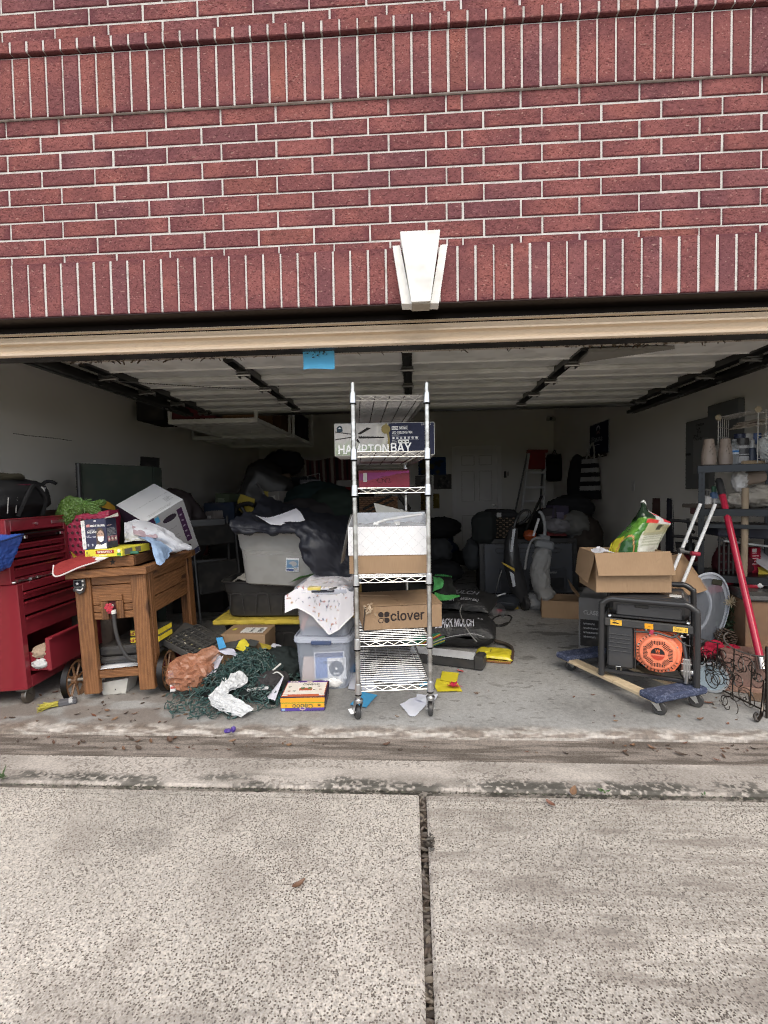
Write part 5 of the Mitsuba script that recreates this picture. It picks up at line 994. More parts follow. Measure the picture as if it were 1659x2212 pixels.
for i, (x, t, a_) in enumerate(((388, 'E', -25), (399, 'D', 20))):
    m = MB(fr(gr(x, 1426 - 2 * i, .10), az=a_, ax=40)).bx(0, .032, 0, .028, 0, .004, (.74, .72, .68), .001); M0 = m.M; m.M = np.eye(4); ftext(m, M0 @ fr((.008, .006, .004)), t, .015, 0, 0, (.1, .08, .08), True); whole('letter_tile', ('white card tile with the letter E', 'white card tile with the letter D')[i], 'tile', m, 'paper')
def bagm(c, R_, amp, fq, seed, az=0, ax=0, ay=0, subd=4): return blob(R_, amp, fq, seed, subd), fr(c, az, ax, ay)
m = MB(); c = at(412, 1455, .58); bm, X = bagm(c, (.105, .085, .085), .42, 3.2, 5, subd=3); v = A(bm.vertices); v[:, 2] = np.maximum(v[:, 2], -.078); bm.vertices = v
m.add(bm, (.40, .17, .095), False, X)
m.add(patch([[(398, 1432, .60), (428, 1412, .62), (462, 1398, .66)], [(412, 1440, .54), (440, 1424, .56), (470, 1402, .60)], [(440, 1462, .56), (450, 1440, .57), (472, 1408, .62)]], 13, 12, .022, 17, 6), (.42, .19, .11), False)
k = whole('orange_bag', 'crumpled translucent orange brown plastic bag beside the cart wheel', 'plastic bag', m, 'frost')
for i, (x, y, c) in enumerate(((363, 1455, (.10, .25, .5)), (367, 1484, (.5, .12, .1)))):
    m = MB(fr(at(x, y, .50), az=20)).bx(0, .03, 0, .02, -.03, .012, (.66, .66, .65), .002).bx(.002, .028, -.0015, .001, -.012, .002, c, .0005); whole('small_packet', ('small white packet with a blue band against the orange bag', 'small white packet with a red band under the orange bag')[i], 'packet', m, 'paper')
def sheet(nm, lab, quad, col, cat='paper', curl=.0, wr=0.0):
    q = [at(*p) for p in quad]; m = MB()
    m.add(wrinkle(grid(lambda u, v: tuple((q[0][k] * (1 - u) * (1 - v) + q[1][k] * u * (1 - v) + q[2][k] * u * v + q[3][k] * (1 - u) * v + (curl * np.sin(u * 3.1) * (k == 2))) for k in range(3)), 16, 14), wr, 14, 3) if wr else grid(lambda u, v: tuple((q[0][k] * (1 - u) * (1 - v) + q[1][k] * u * (1 - v) + q[2][k] * u * v + q[3][k] * (1 - u) * v + (curl * np.sin(u * 3.1) * (k == 2))) for k in range(3)), 10, 8), col, True)
    return whole(nm, lab, cat, m, 'paper')
sheet('blue_card', 'bright blue folded card standing behind the orange bag', [(467, 1378, .82), (480, 1376, .82), (489, 1398, .78), (473, 1403, .78)], (.06, .27, .52), 'card')
sheet('white_envelope', 'white envelope lying on the string lights', [(470, 1406, .80), (505, 1402, .84), (521, 1424, .74), (486, 1414, .72)], (.66, .67, .80), 'envelope', .01)
sheet('letter_sheet', 'printed white letter sheet leaning behind the orange bag', [(452, 1446, .62), (483, 1416, .72), (466, 1452, .58), (436, 1474, .52)], (.62, .60, .68), 'letter', .012)
sheet('letter_envelope', 'grey windowed envelope tucked behind the orange bag', [(449, 1438, .66), (470, 1412, .76), (478, 1418, .72), (453, 1446, .60)], (.48, .50, .56), 'envelope', .004)
sheet('yellow_sheet', 'crumpled bright yellow sheet on top of the string lights', [(508, 1400, .92), (528, 1378, .98), (540, 1392, .92), (532, 1412, .86)], (.62, .54, .04), 'paper', .015, .006)
sheet('yellow_card', 'mustard yellow card behind the string lights', [(560, 1388, 1.02), (585, 1394, 1.04), (588, 1404, .96), (566, 1400, .95)], (.40, .32, .04), 'card')
sheet('white_card', 'small white card behind the string lights near the clear bins', [(590, 1389, .98), (608, 1394, 1.0), (606, 1404, .94), (584, 1396, .92)], (.6, .62, .68), 'card')
# string lights
m = MB(); r_ = random.Random(5); gc = (.012, .042, .040)
def hill(x, y): return .19 * math.exp(-((x + 1.02) / .20) ** 2 - ((y - .80) / .26) ** 2) + .085 * math.exp(-((x + 1.18) / .19) ** 2 - ((y - .54) / .17) ** 2) + .05 * math.exp(-((x + .98) / .16) ** 2 - ((y - .55) / .12) ** 2)
for i in range(150):
    while True:
        x, y = r_.gauss(-1.08, .16), r_.gauss(.68, .17)
        if hill(x, y) > .02: break
    p, a_ = A([x, y]), r_.uniform(0, 6.3); P = []
    for j in range(16):
        a_ += r_.gauss(0, 1.15); q = p + .038 * A([math.cos(a_), math.sin(a_)]); hq = hill(*q)
        if hq < .006 and r_.random() < .9: a_ += 2.4; continue
        p = q; P.append((p[0], p[1], .004 + max(0, hill(*p) * r_.uniform(.72, 1.05) + r_.uniform(-.006, .016))))
    if len(P) < 5: continue
    S = spline(P, 3); m.add(tube(S, .0021, 4), gc if r_.random() < .8 else (.02, .06, .05), False)
    for j in range(2, len(S) - 1, 7): d_ = A([r_.gauss(0, 1), r_.gauss(0, 1), r_.uniform(0, 1)]); d_ /= np.linalg.norm(d_); m.add(bar(S[j], S[j] + d_ * .024, .0042, 5), (.022, .065, .062), False)
LG = whole('string_lights', 'big tangled heap of dark green string lights on the floor', 'string lights', m, 'plastic')
m = MB()
for P in ([(445, 1525), (420, 1500), (395, 1512), (375, 1535), (400, 1538)], [(480, 1535), (500, 1552), (520, 1545), (540, 1530)], [(455, 1510), (430, 1530), (452, 1545), (470, 1530)]): m.add(tube(spline([gr(x, y, .004) for x, y in P], 8), .0021, 4), gc, False)
part(LG, 'loose_wire', m, 'plastic')
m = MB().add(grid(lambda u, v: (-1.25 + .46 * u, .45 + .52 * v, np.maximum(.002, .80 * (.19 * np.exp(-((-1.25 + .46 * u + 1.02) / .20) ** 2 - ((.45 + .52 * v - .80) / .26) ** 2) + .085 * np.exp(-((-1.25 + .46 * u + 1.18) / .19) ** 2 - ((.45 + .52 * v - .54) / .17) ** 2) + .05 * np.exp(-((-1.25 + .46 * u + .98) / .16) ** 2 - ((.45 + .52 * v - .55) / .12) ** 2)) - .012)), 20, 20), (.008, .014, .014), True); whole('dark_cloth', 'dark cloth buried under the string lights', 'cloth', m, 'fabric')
cloth('white_bag', 'torn white plastic bag lying over the front of the string lights', [
    [(500, 1458, .50), (520, 1452, .52), (536, 1462, .52)], [(486, 1470, .46), (504, 1470, .45), (530, 1478, .48)], [(476, 1484, .42), (488, 1488, .40), (504, 1490, .43)], [(456, 1498, .37), (470, 1504, .35), (486, 1502, .38)], [(450, 1512, .35), (470, 1516, .33), (498, 1504, .38)], [(470, 1526, .32), (492, 1532, .30), (520, 1516, .36)], [(512, 1542, .30), (530, 1546, .28), (548, 1534, .32)]], (.50, .51, .52), 'plastic bag', (30, 13), .017, 24, 4, 'film', sm=False)
m = MB(fr(at(479, 1474, .50), az=20, ax=60)).bx(0, .025, 0, .025, 0, .003, (.7, .7, .7)); whole('paper_tag', 'small white tag beside the torn white bag', 'tag', m, 'paper')
# slipper and dark bag by the bins
k = thing('slipper', 'dark grey fuzzy slipper leaning near the clear bins', 'slipper'); c = at(584, 1474, .62)
part(k, 'body', MB(fr(c, az=40, ax=25)).add(wrinkle(blob((.11, .058, .06), .10, 3, 4, 4), .006, 40, 3), (.035, .032, .034), True), 'fabric')
cloth('cap_visor', 'dark cap with white edging on the heap beside the bins', [[(545, 1478, .62), (575, 1462, .70), (606, 1430, .82)], [(550, 1484, .57), (585, 1468, .62), (614, 1440, .74)]], (.035, .05, .05), 'cap', (14, 20), .006, 9, 2)
whole('white_piping', 'white edging strip along the dark cap', 'piping', MB().add(tube(spline([at(540, 1484, .56), at(562, 1480, .55), at(575, 1462, .60), at(592, 1446, .66), at(606, 1434, .72)], 8), .006, 6), (.55, .55, .52), 40).add(tube(spline([at(566, 1486, .53), at(580, 1464, .58), at(598, 1452, .62), at(612, 1462, .6)], 8), .0045, 6), (.5, .5, .48), 40), 'fabric')
m = MB().add(wrinkle(blob((.16, .13, .11), .15, 2, 8, 4), .01, 14, 2), (.014, .020, .020), True, fr(at(606, 1440, .92))); whole('insulated_bag', 'dark green black soft bag between the lights and the clear bins', 'bag', m, 'fabric')
cloth('grey_fabric', 'dark grey garment with pale edging behind the string lights', [[(480, 1396, 1.0), (520, 1382, 1.04), (560, 1388, 1.0)], [(486, 1404, .92), (520, 1398, .92), (552, 1400, .92)]], (.06, .065, .065), 'garment', (14, 20), .012, 9, 2)
m = MB(); m0 = fr(gr(550, 1518, .0), az=10); m.M = m0; m.bx(0, .20, 0, .03, .002, .014, (.05, .34, .40), .003); m.bx(.01, .17, .006, .16, .0145, .018, (.1, .35, .4), .002); m.bx(.17, .20, -.001, .03, .002, .0142, (.5, .52, .5), .001); whole('teal_booklet', 'teal booklet lying on the floor under the magazine', 'booklet', m, 'paper')
sheet('magazine', 'white printed magazine leaning on the lower clear bin', [(570, 1513, .46), (594, 1514, .44), (613, 1462, .60), (606, 1470, .62)], (.56, .55, .62), 'magazine', .01)
m = MB(fr(at(545, 1488, .48), az=18, ax=-20)).bx(-.03, .09, 0, .02, -.012, .004, (.5, .5, .5), .003); M0 = m.M; m.M = np.eye(4); lines(m, face(M0, -.025, 0, 0), 0, 0, .1, 2, .006, (.1, .1, .1)); whole('ruler_strip', 'short white printed strip on the string lights', 'strip', m, 'paper')
# ---------------------------------------------------------------- dim clutter along the left and rear
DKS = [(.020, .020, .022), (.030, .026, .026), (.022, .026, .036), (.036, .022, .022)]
m = MB(fr(at(380, 1150, 2.3), az=10)).add(wrinkle(blob((.25, .20, .36), .14, 2.4, 3, 4), .02, 8, 2), (.035, .025, .028), True); whole('clear_bag', 'clear plastic bag of dark things by the left wall', 'bag', m, 'film')
for i, (x, y, Y, h) in enumerate(((446, 1225, 2.0, 1.0), (478, 1225, 1.9, .95))):
    g = gr(x, 1350, 0); X = at(x, 1150, Y)[0]; k = thing('folding_chair', ('black folding chair leaning nearest the left wall', 'black folding chair beside the grey tote')[i], 'chair'); F = fr((X, Y, 0), az=30 + 20 * i, ax=-8)
    for s in (-1, 1): part(k, 'leg', MB(F).add(bar((s * .2, 0, 0), (s * .2, 0, h), .011, 8), (.03, .03, .033), 40), 'plastic')
    part(k, 'seat', MB(F).bx(-.185, .185, -.015, .015, .35, .62, BK, .01), 'plastic'); part(k, 'backrest', MB(F).bx(-.185, .185, -.01, .01, .76, h - .02, BK, .008), 'plastic')
def boxes(nm, lab, cat, x, y, Y, w, d_, h, col, az=0, zb=None, bs='matte', ax=0, ay=0):
    p = at(x, y, Y); return whole(nm, lab, cat, MB(fr((p[0], Y, p[2] if zb is None else zb), az, ax, ay)).bx(-w / 2, w / 2, 0, d_, -h if zb is None else 0, 0 if zb is None else p[2] - zb, col, .008), bs)
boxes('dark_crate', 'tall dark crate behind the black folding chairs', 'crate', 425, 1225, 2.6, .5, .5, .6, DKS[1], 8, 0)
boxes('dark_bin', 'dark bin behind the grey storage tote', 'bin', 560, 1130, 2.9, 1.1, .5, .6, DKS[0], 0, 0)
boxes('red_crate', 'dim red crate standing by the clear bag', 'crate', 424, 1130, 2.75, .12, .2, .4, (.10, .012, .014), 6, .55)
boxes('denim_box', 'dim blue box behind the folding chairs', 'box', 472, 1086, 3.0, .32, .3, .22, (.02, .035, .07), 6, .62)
P4 = [at(x, y, 3.2) for x, y in ((507, 1096), (520, 1067), (550, 1078), (545, 1112), (525, 1108))]
k = thing('yellow_black_tub', 'black tub with a tilted yellow lid in the dim left corner', 'tub'); part(k, 'lid', MB().add(slab(P4, .02) if True else None, (.5, .38, .03), 10), 'plastic')
part(k, 'handle', MB().add(tube(spline([at(504, 1118, 3.1), at(512, 1095, 3.1), at(535, 1088, 3.1), at(548, 1092, 3.1)], 8), .025, 8), (.012, .012, .012), 40).add(tube(spline([at(520, 1092, 3.12), at(528, 1106, 3.12), at(536, 1112, 3.12)], 6), .02, 8), (.012, .012, .012), 40), 'plastic'); part(k, 'body', MB(fr(at(535, 1110, 3.3), az=20, ay=-20)).bx(-.25, .25, 0, .4, -.45, .02, DKS[0], .02), 'plastic')
k = thing('wheeled_cart', 'black and yellow wheeled garden machine in the dim rear corner', 'machine'); part(k, 'body', MB(fr(at(575, 1060, 3.8), az=15, ay=25)).add(wrinkle(roundbox(.55, .4, .5, .08, 3), .02, 5, 3), DKS[0], True), 'plastic')
part(k, 'yellow_cover', MB().add(hull([at(x, y, Y) for x, y in ((568, 1060), (580, 1062), (585, 1074), (578, 1080), (570, 1074)) for Y in (3.5, 3.56)]), (.5, .38, .03), 20), 'plastic'); part(k, 'guard', MB().add(tube(spline([at(555, 1045, 3.45), at(567, 1062, 3.45), at(575, 1082, 3.45)], 6), .012, 6), (.35, .35, .36), 40), 'metal')
k = thing('wire_basket', 'white wire basket on the heap in the dim rear left', 'basket'); m = MB(fr(at(648, 1078, 4.0), az=-6)); w, d_, h = .42, .25, .13
for z in (0, h * .5, h): m.add(tube([(-w / 2, 0, z), (w / 2, 0, z), (w / 2, d_, z), (-w / 2, d_, z)], .006, 5, True), (.80, .82, .84), 40)
for i in range(22): x = -w / 2 + w * i / 21; m.add(tube([(x, 0, h), (x, 0, 0), (x, d_, 0), (x, d_, h)], .0035, 4), (.72, .76, .78), 40)
m.add(tube([(0.03, d_, h), (.03, d_, h + .17), (.19, d_, h + .2), (.19, d_, h)], .006, 5), (.5, .5, .5), 40); part(k, 'wires', m, 'plastic')
part(k, 'label_card', MB(fr(at(648, 1078, 3.98), az=-6)).bx(-.12, .12, 0, .004, .015, .12, (.62, .64, .64), .001), 'paper')
boxes('basket_crate', 'dim brown carton under the white wire basket', 'box', 655, 1082, 3.98, .5, .4, .4, (.10, .07, .055), 0, 0)
m = MB(); p = at(655, 992, 5.4); q = at(772, 1060, 5.4)
m.add(grid(lambda u, v: (p[0] + (q[0] - p[0]) * u, 5.4 + .06 * np.sin(u * 9) + .1 * v, p[2] - .02 * np.sin(u * 7) + (q[2] - p[2]) * v), 60, 14), (.10, .022, .026), True); col = m.p[-1][3]; xs_ = (m.p[-1][0][:, 0] - p[0]) / (q[0] - p[0]); s = (np.floor(xs_ * 23) % 4)[:, None]
m.p[-1] = (*m.p[-1][:3], np.where(s == 0, [[.34, .29, .25]], np.where(s == 2, [[.012, .012, .014]], col))); whole('striped_blanket', 'dim red and black striped blanket over the rear heap', 'blanket', m, 'fabric')
boxes('printed_box', 'pale printed box above a red one at the rear heap', 'box', 752, 1037, 4.6, .33, .3, .16, (.32, .30, .28), 3, None, 'paper'); boxes('red_carton', 'red printed carton at the rear heap behind the wire tower', 'box', 748, 1052, 4.58, .38, .32, .2, (.20, .015, .018), 3, None, 'paper')
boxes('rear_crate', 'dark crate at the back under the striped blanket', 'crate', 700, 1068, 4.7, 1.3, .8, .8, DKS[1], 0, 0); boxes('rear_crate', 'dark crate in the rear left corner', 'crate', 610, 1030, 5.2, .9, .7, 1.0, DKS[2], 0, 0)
for i, (x, y, Y, r, s) in enumerate(((615, 1000, 5.0, (.25, .2, .16), 3), (570, 1030, 4.6, (.22, .2, .2), 4), (690, 1085, 3.5, (.35, .25, .2), 5), (730, 1100, 3.2, (.3, .25, .2), 6), (660, 1120, 3.0, (.3, .2, .18), 7))):
    m = MB(fr(at(x, y, Y))).add(wrinkle(blob(r, .2, 2, s, 3), .02, 6, s), ((.020, .018, .020), (.035, .028, .022), (.016, .034, .034), (.022, .036, .028), (.035, .032, .034))[i], True)
    whole('dark_bundle', ('dark bundle highest in the rear left corner', 'dark bundle above the yellow garden machine', 'dark green bundle behind the navy sheet', 'dark bundle behind the wire tower and the navy sheet', 'dark bundle just above the navy sheet')[i], 'bundle', m, 'fabric')
k = thing('wicker_basket', 'dim brown wicker basket seen through the wire tower', 'basket'); F = fr(at(818, 1108, 2.9), az=5)
m = MB(F)
for j in range(9):
    for i in range(18): m.box((-.2 + .40 * (i + .5) / 18, .0 if (i + j) % 2 else .008, .02 * j), (.024, .012, .016), (.26, .14, .075) if (i + j) % 2 else (.17, .085, .045), .003)
m.bx(-.2, .2, .014, .22, -.02, .17, (.05, .03, .02), .02); part(k, 'weave', m, 'matte'); whole('basket_stand', 'dark crate under the wicker basket', 'crate', MB(F).bx(-.3, .3, 0, .4, -F[2, 3], -.022, DKS[1], .01), 'matte')
whole('black_tripod', 'black folded tripod leaning behind the wire tower', 'tripod', MB().add([bar(at(785, 1100, 2.2), at(846, 1070, 2.4), .012, 6), bar(at(790, 1108, 2.2), at(850, 1080, 2.3), .009, 6), bar(at(862, 1070, 2.1), at(884, 1100, 2.0), .02, 6)], (.012, .012, .012), 40), 'plastic')
r_ = random.Random(31)
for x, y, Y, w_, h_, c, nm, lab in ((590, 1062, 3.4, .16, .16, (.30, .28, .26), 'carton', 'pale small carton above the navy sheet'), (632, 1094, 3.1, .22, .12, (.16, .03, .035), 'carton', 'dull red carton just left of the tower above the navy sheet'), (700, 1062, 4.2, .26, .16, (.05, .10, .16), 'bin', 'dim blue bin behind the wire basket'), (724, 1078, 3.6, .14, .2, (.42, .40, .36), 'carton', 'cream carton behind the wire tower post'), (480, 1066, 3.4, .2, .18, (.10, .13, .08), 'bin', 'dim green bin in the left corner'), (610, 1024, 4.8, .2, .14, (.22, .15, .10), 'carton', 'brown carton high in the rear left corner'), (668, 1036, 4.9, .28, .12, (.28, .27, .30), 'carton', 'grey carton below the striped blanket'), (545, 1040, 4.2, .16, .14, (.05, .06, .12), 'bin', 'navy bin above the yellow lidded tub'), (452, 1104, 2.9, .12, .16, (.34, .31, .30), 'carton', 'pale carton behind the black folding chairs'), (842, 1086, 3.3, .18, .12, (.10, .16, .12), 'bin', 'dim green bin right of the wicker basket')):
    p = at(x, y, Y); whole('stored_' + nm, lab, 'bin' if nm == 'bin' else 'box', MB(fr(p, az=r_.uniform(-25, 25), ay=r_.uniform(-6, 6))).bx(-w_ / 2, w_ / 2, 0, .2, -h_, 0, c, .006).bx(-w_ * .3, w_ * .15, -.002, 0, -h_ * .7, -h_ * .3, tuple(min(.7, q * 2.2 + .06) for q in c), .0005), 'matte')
# ---------------------------------------------------------------- storage racks hung from the ceiling
WHT = (.74, .74, .72)
def rack(xa, xb, ya, yb, z, lab, top):
    k = thing('ceiling_rack', lab, 'storage rack')
    m = MB().bx(xa, xb, ya, ya + .03, z - .025, z + .02, WHT).bx(xa, xb, yb - .03, yb, z - .025, z + .02, WHT).bx(xa, xa + .03, ya + .031, yb - .031, z - .02, z + .02, WHT).bx(xb - .03, xb, ya + .031, yb - .031, z - .02, z + .02, WHT); part(k, 'frame', m, 'plastic')
    for x in (xa + .015, xb - .015):
        for y in (ya + .016, yb - .016): part(k, 'hanger', MB().bx(x - .016, x + .016, y - .014, y + .014, z + .022, ZC, WHT), 'plastic')
    m = MB(); n = int((xb - xa) / .06)
    for i in range(1, n): m.add(bar((xa + (xb - xa) * i / n, ya + .03, z + .022), (xa + (xb - xa) * i / n, yb - .03, z + .022), .004, 4), WHT, False)
    n = int((yb - ya) / .05)
    for i in range(1, n): m.add(bar((xa + .03, ya + (yb - ya) * i / n, z + .015), (xb - .03, ya + (yb - ya) * i / n, z + .015), .004, 4), WHT, False)
    part(k, 'wire_deck', m, 'plastic', kind='stuff')
zr_ = 1.905
pa = gr(358, 911, zr_); pb = gr(562, 909, zr_); pc = gr(629, 940, zr_)
rack(max(XL + .04, pa[0] + .02), pb[0], pa[1], pc[1], zr_, 'nearest white wire storage rack hung from the garage ceiling', 0)
pd, pe, pf_ = gr(650, 962, zr_), gr(548, 964, zr_), gr(655, 945, zr_)
rack(XL + .05, pb[0] + .02, pc[1] + .08, pd[1], zr_ , 'farther white wire storage rack in the rear left corner', 0)
for i, (x, w, h, c, lab) in enumerate(((-2.6, .3, .25, (.02, .02, .022), 'black case at the left end of the ceiling rack'), (-2.15, .45, .22, (.14, .02, .03), 'dim red carton on the ceiling rack'), (-1.68, .36, .28, (.20, .105, .05), 'brown carton on the ceiling rack'))):
    whole('rack_carton', lab, 'box', MB().bx(max(x - w / 2, XL + .1), x + w / 2, pa[1] + .08, pa[1] + .6, zr_ + .03, zr_ + .03 + h, c, .006), 'matte')
for i, (y, c, lab) in enumerate(((1.1, (.10, .05, .03), 'dark brown carton deep on the ceiling rack'), (2.1, (.02, .02, .03), 'black bag on the farther ceiling rack'))):
    whole('rack_carton', lab, 'box', MB().bx(-2.4, pb[0] - .06, pa[1] + y, pa[1] + y + .6, zr_ + .03, zr_ + .4, c, .01), 'matte')
# ---------------------------------------------------------------- generator on a moving dolly, with its box
BKM = (.020, .020, .022); ORG = (.76, .165, .065)
def gv(x, y, z): return gr(x, y, z)
fa, fb, fl_ = gr(1416, 1514, .095), gr(1459, 1486, .095), gr(1222, 1424, .095)
rl = fl_ - fa; rl = rl / np.linalg.norm(rl); DFm = np.eye(4); DFm[:3, 0] = rl; DFm[:3, 1] = np.cross([0, 0, 1], rl) * -1; DFm[:3, 2] = (0, 0, 1); DFm[:3, 3] = (fa[0], fa[1], 0)
if np.linalg.det(DFm[:3, :3]) < 0: pass
DLn, DWd = np.linalg.norm(fl_ - fa) + .09, .36
k = thing('moving_dolly', 'wooden moving dolly with blue grey carpeted ends under the generator', 'dolly')
for y in (.012, DWd - .085): part(k, 'rail', MB(DFm).bx(0.02, DLn - .02, y, y + .07, .072, .092, (.60, .47, .30), .003).bx(.30, .302, y - .0005, y + .0705, .0735, .0925, (.3, .2, .1), .0005), 'plastic', 'pale pine rail')
for x in (0, DLn - .10):
    part(k, 'carpet_pad', MB(DFm).add(wrinkle(sub(cbox((.115, DWd, .036), .008), 4), .0016, 70, 2), (.1, .1, .15), True, fr((x + .05, DWd / 2, .098))), 'felt')
for x in (.05, DLn - .05):
    for y in (.05, DWd - .05):
        m = MB(DFm @ fr((x, y, 0), az=rnd.uniform(0, 60))).add(cyl(.022, .008, 14), (.5, .5, .5), 30, fr((0, 0, .070))).add([hull([(s * .016, -.02, .07), (s * .016, .02, .07), (s * .016, .035, .03), (s * .016, .02, .025), (s * .018, -.02, .07), (s * .018, .02, .07), (s * .018, .035, .03), (s * .018, .02, .025)]) for s in (-1, 1)], (.62, .62, .6), 20)
        ck = part(k, 'caster', m, 'metal'); part(ck, 'wheel', MB(m.M).add(cyl(.036, .022, 22, b=.004), (.022, .022, .023), 40, fr((0, .022, .036), ay=90)), 'plastic')
gl, grt = at(1298, 1466, .69), at(1508, 1497, .475); GW = .97 * np.linalg.norm((grt - gl)[:2]); GN = fr((gl[0] - .008, gl[1] - .03, .106), az=math.degrees(math.atan2(grt[1] - gl[1], grt[0] - gl[0]))); GH = .450; GDp = .46
G = thing('generator', 'black framed portable generator with an orange engine cover on the dolly', 'generator')
for y in (0, GDp):
    P = [(0, y, 0), (0, y, GH - .07), (.012, y, GH - .025), (.05, y, GH), (.10, y, GH), (GW - .10, y, GH), (GW - .05, y, GH), (GW - .012, y, GH - .025), (GW, y, GH - .07), (GW, y, 0)]
    if y: P = [(q[0], q[1], q[2] + (.03 if q[2] > .3 else 0)) for q in P]
    part(G, 'frame_tube', MB(GN).add(tube(spline(P, 5), .0165, 12), BKM, 45), 'gloss')
for x in (0, GW):
    for z, r in ((.02, .0165), (GH - .11, .010)): part(G, 'side_bar', MB(GN).add(bar((x, 0, z), (x, GDp, z), r, 10), BKM, 40), 'gloss')
for y in (.02, GDp - .05): part(G, 'base_bar', MB(GN).bx(.0, GW, y, y + .03, .012, .032, BKM, .004), 'gloss')
part(G, 'cross_bar', MB(GN).bx(.016, GW - .016, -.012, .012, GH - .155, GH - .112, (.028, .028, .030), .005), 'plastic')
m = MB(GN)
m.add(roundbox(GW - .06, .38, .12, .03, 2), (.022, .022, .024), True, fr((GW / 2, .24, GH - .045))).bx(.075, GW - .07, .040, .052, GH - .098, GH - .035, (.045, .046, .050), .006).bx(.03, GW - .03, .03, .06, GH - .110, GH - .100, (.03, .03, .032), .003).bx(.17, .24, .036, .05, GH - .048, GH - .030, (.02, .02, .02), .004)
part(G, 'fuel_tank', m, 'gloss'); part(G, 'fuel_gauge', MB(GN).bx(GW - .13, GW - .07, .12, .18, GH + .012, GH + .018, (.55, .55, .54), .002), 'plastic')
for x in (.04, GW - .04): part(G, 'tank_bolt', MB(GN).add(lathe([(0, 0), (.013, 0), (.008, .008), (0, .010)], 12), (.75, .75, .74), 35, fr((x, .022, GH - .10), ax=25)), 'chrome')
F = face(GN, 0, -.012, GH - .155)
for nm_, x, w_, h_, y, c in (('a', .048, .060, .030, .008, (.75, .42, .05)), ('b', .222, .042, .030, .006, (.76, .34, .02)), ('c', GW - .112, .070, .028, .006, (.76, .48, .08))):
    m = MB(); decal(m, F, rect(x, y, w_, h_), c, .0015)
    if nm_ == 'a': decal(m, F, [(x + .008, y + .013), (x + .02, y + .020), (x + .045, y + .012), (x + .052, y + .014), (x + .04, y + .008), (x + .015, y + .010)], (.06, .04, .02), .0022); decal(m, F, rect(x + .012, y + .024, .02, .003), (.06, .04, .02), .0022)
    if nm_ == 'b': decal(m, F, [(x + .012, y + .008), (x + .022, y + .018), (x + .032, y + .016), (x + .022, y + .014)], (.3, .12, .02), .0022)
    if nm_ == 'c': lines(m, F @ fr((0, 0, .0008)), x + .008, y + .021, .04, 3, .006, (.12, .08, .02)); decal(m, F, rect(x + .059, y + .006, .003, .016), (.05, .03, .02), .0022)
    part(G, 'warning_label', m, 'paper')
m = MB(GN).add(roundbox(.140, .10, .265, .012, 2), (.030, .031, .035), True, fr((.098, .055, .185)))
for i in range(5): m.bx(.036, .155, -.0015, .004, .245 - .024 * i, .250 - .024 * i, (.045, .046, .05), .002)
m.bx(.172, .178, .0, .10, .06, .31, (.02, .02, .022), .002); part(G, 'air_filter_box', m, 'plastic')
for x, z in ((.09, .318), (.09, .056)): part(G, 'clip', MB(GN).add(tube([(x - .012, .002, z - .014), (x - .012, -.004, z + .008), (x + .012, -.004, z + .008), (x + .012, .002, z - .014)], .003, 6), (.6, .6, .58), 40), 'metal')
oc = [(.168, .285), (.30, .290), (.40, .262), (.425, .24), (.43, .20), (.42, .12), (.39, .075), (.32, .055), (.26, .060), (.168, .130)]
def upr(poly, y0, y1): mm = prism(poly, y1 - y0); X = np.eye(4); X[:3, :3] = A([[1, 0, 0], [0, 0, 1], [0, 1, 0]]); X[1, 3] = y0; mm.apply_transform(X); mm.invert() if False else None; return mm
part(G, 'engine_cover', MB(GN).add(upr([(x * GW / .5, z) for x, z in oc], .02, .12), ORG, 25), 'plastic')
cx, cz = .305 * GW / .5, .168; FR_ = GN @ fr((cx, .02, cz), ax=90)
rc = MB(FR_).add(lathe([(0, .034), (.080, .034), (.088, .030), (.096, .014), (.108, .010), (.110, 0)], 48), (.82, .22, .11), 30); rk = part(G, 'recoil_cover', rc, 'plastic')
m = MB(FR_); dk_ = (.025, .008, .006)
def slot(x, y, l, a_, w=.0042, z=.0346): m.box((x, y, z), (l, w, .0012), dk_, .0003, rot(0, 0, a_))
for q in range(4):
    a_ = q * 90
    for i in range(-4, 5):
        l = .024 - abs(i) * .0022; r0_ = .060 + abs(i) * .001; R = rot(0, 0, a_); p = R @ A([r0_, i * .0078, 0]); slot(p[0], p[1], l, a_)
    for i in range(-2, 3):
        R = rot(0, 0, a_ + 45); p = R @ A([.058, i * .0082, 0]); slot(p[0], p[1], .030 - abs(i) * .004, a_ + 45)
for i in range(30):
    t = math.radians(200 + i * 10.5 - 170)
    if .25 < (i / 30) < 2: m.box((.099 * math.cos(t), .099 * math.sin(t), .0150), (.013, .0045, .003), dk_, .0005, rot(0, 0, math.degrees(t)))
part(rk, 'slot', m, 'matte', kind='stuff')
m = MB(); Fd = FR_ @ fr((0, 0, .0342)); decal(m, Fd, circ(0, 0, .036, 30), (.82, .22, .11), .0010); decal(m, Fd, [(.034 * math.cos(t), .034 * math.sin(t)) for t in np.linspace(0, math.pi, 20)], (.025, .02, .02), .0016); decal(m, Fd, [(.034 * math.cos(t), .034 * math.sin(t)) for t in np.linspace(math.pi, 2 * math.pi, 20)], (.50, .055, .03), .0016); decal(m, Fd, rect(-.032, -.010, .064, .008), (.68, .20, .12), .002)
for x in (-.012, -.001): decal(m, Fd, [(x, .026), (x + .004, .026), (x + .0065, .014), (x + .009, .026), (x + .0125, .026), (x + .009, .009), (x + .004, .009)], (.72, .14, .05), .0022)
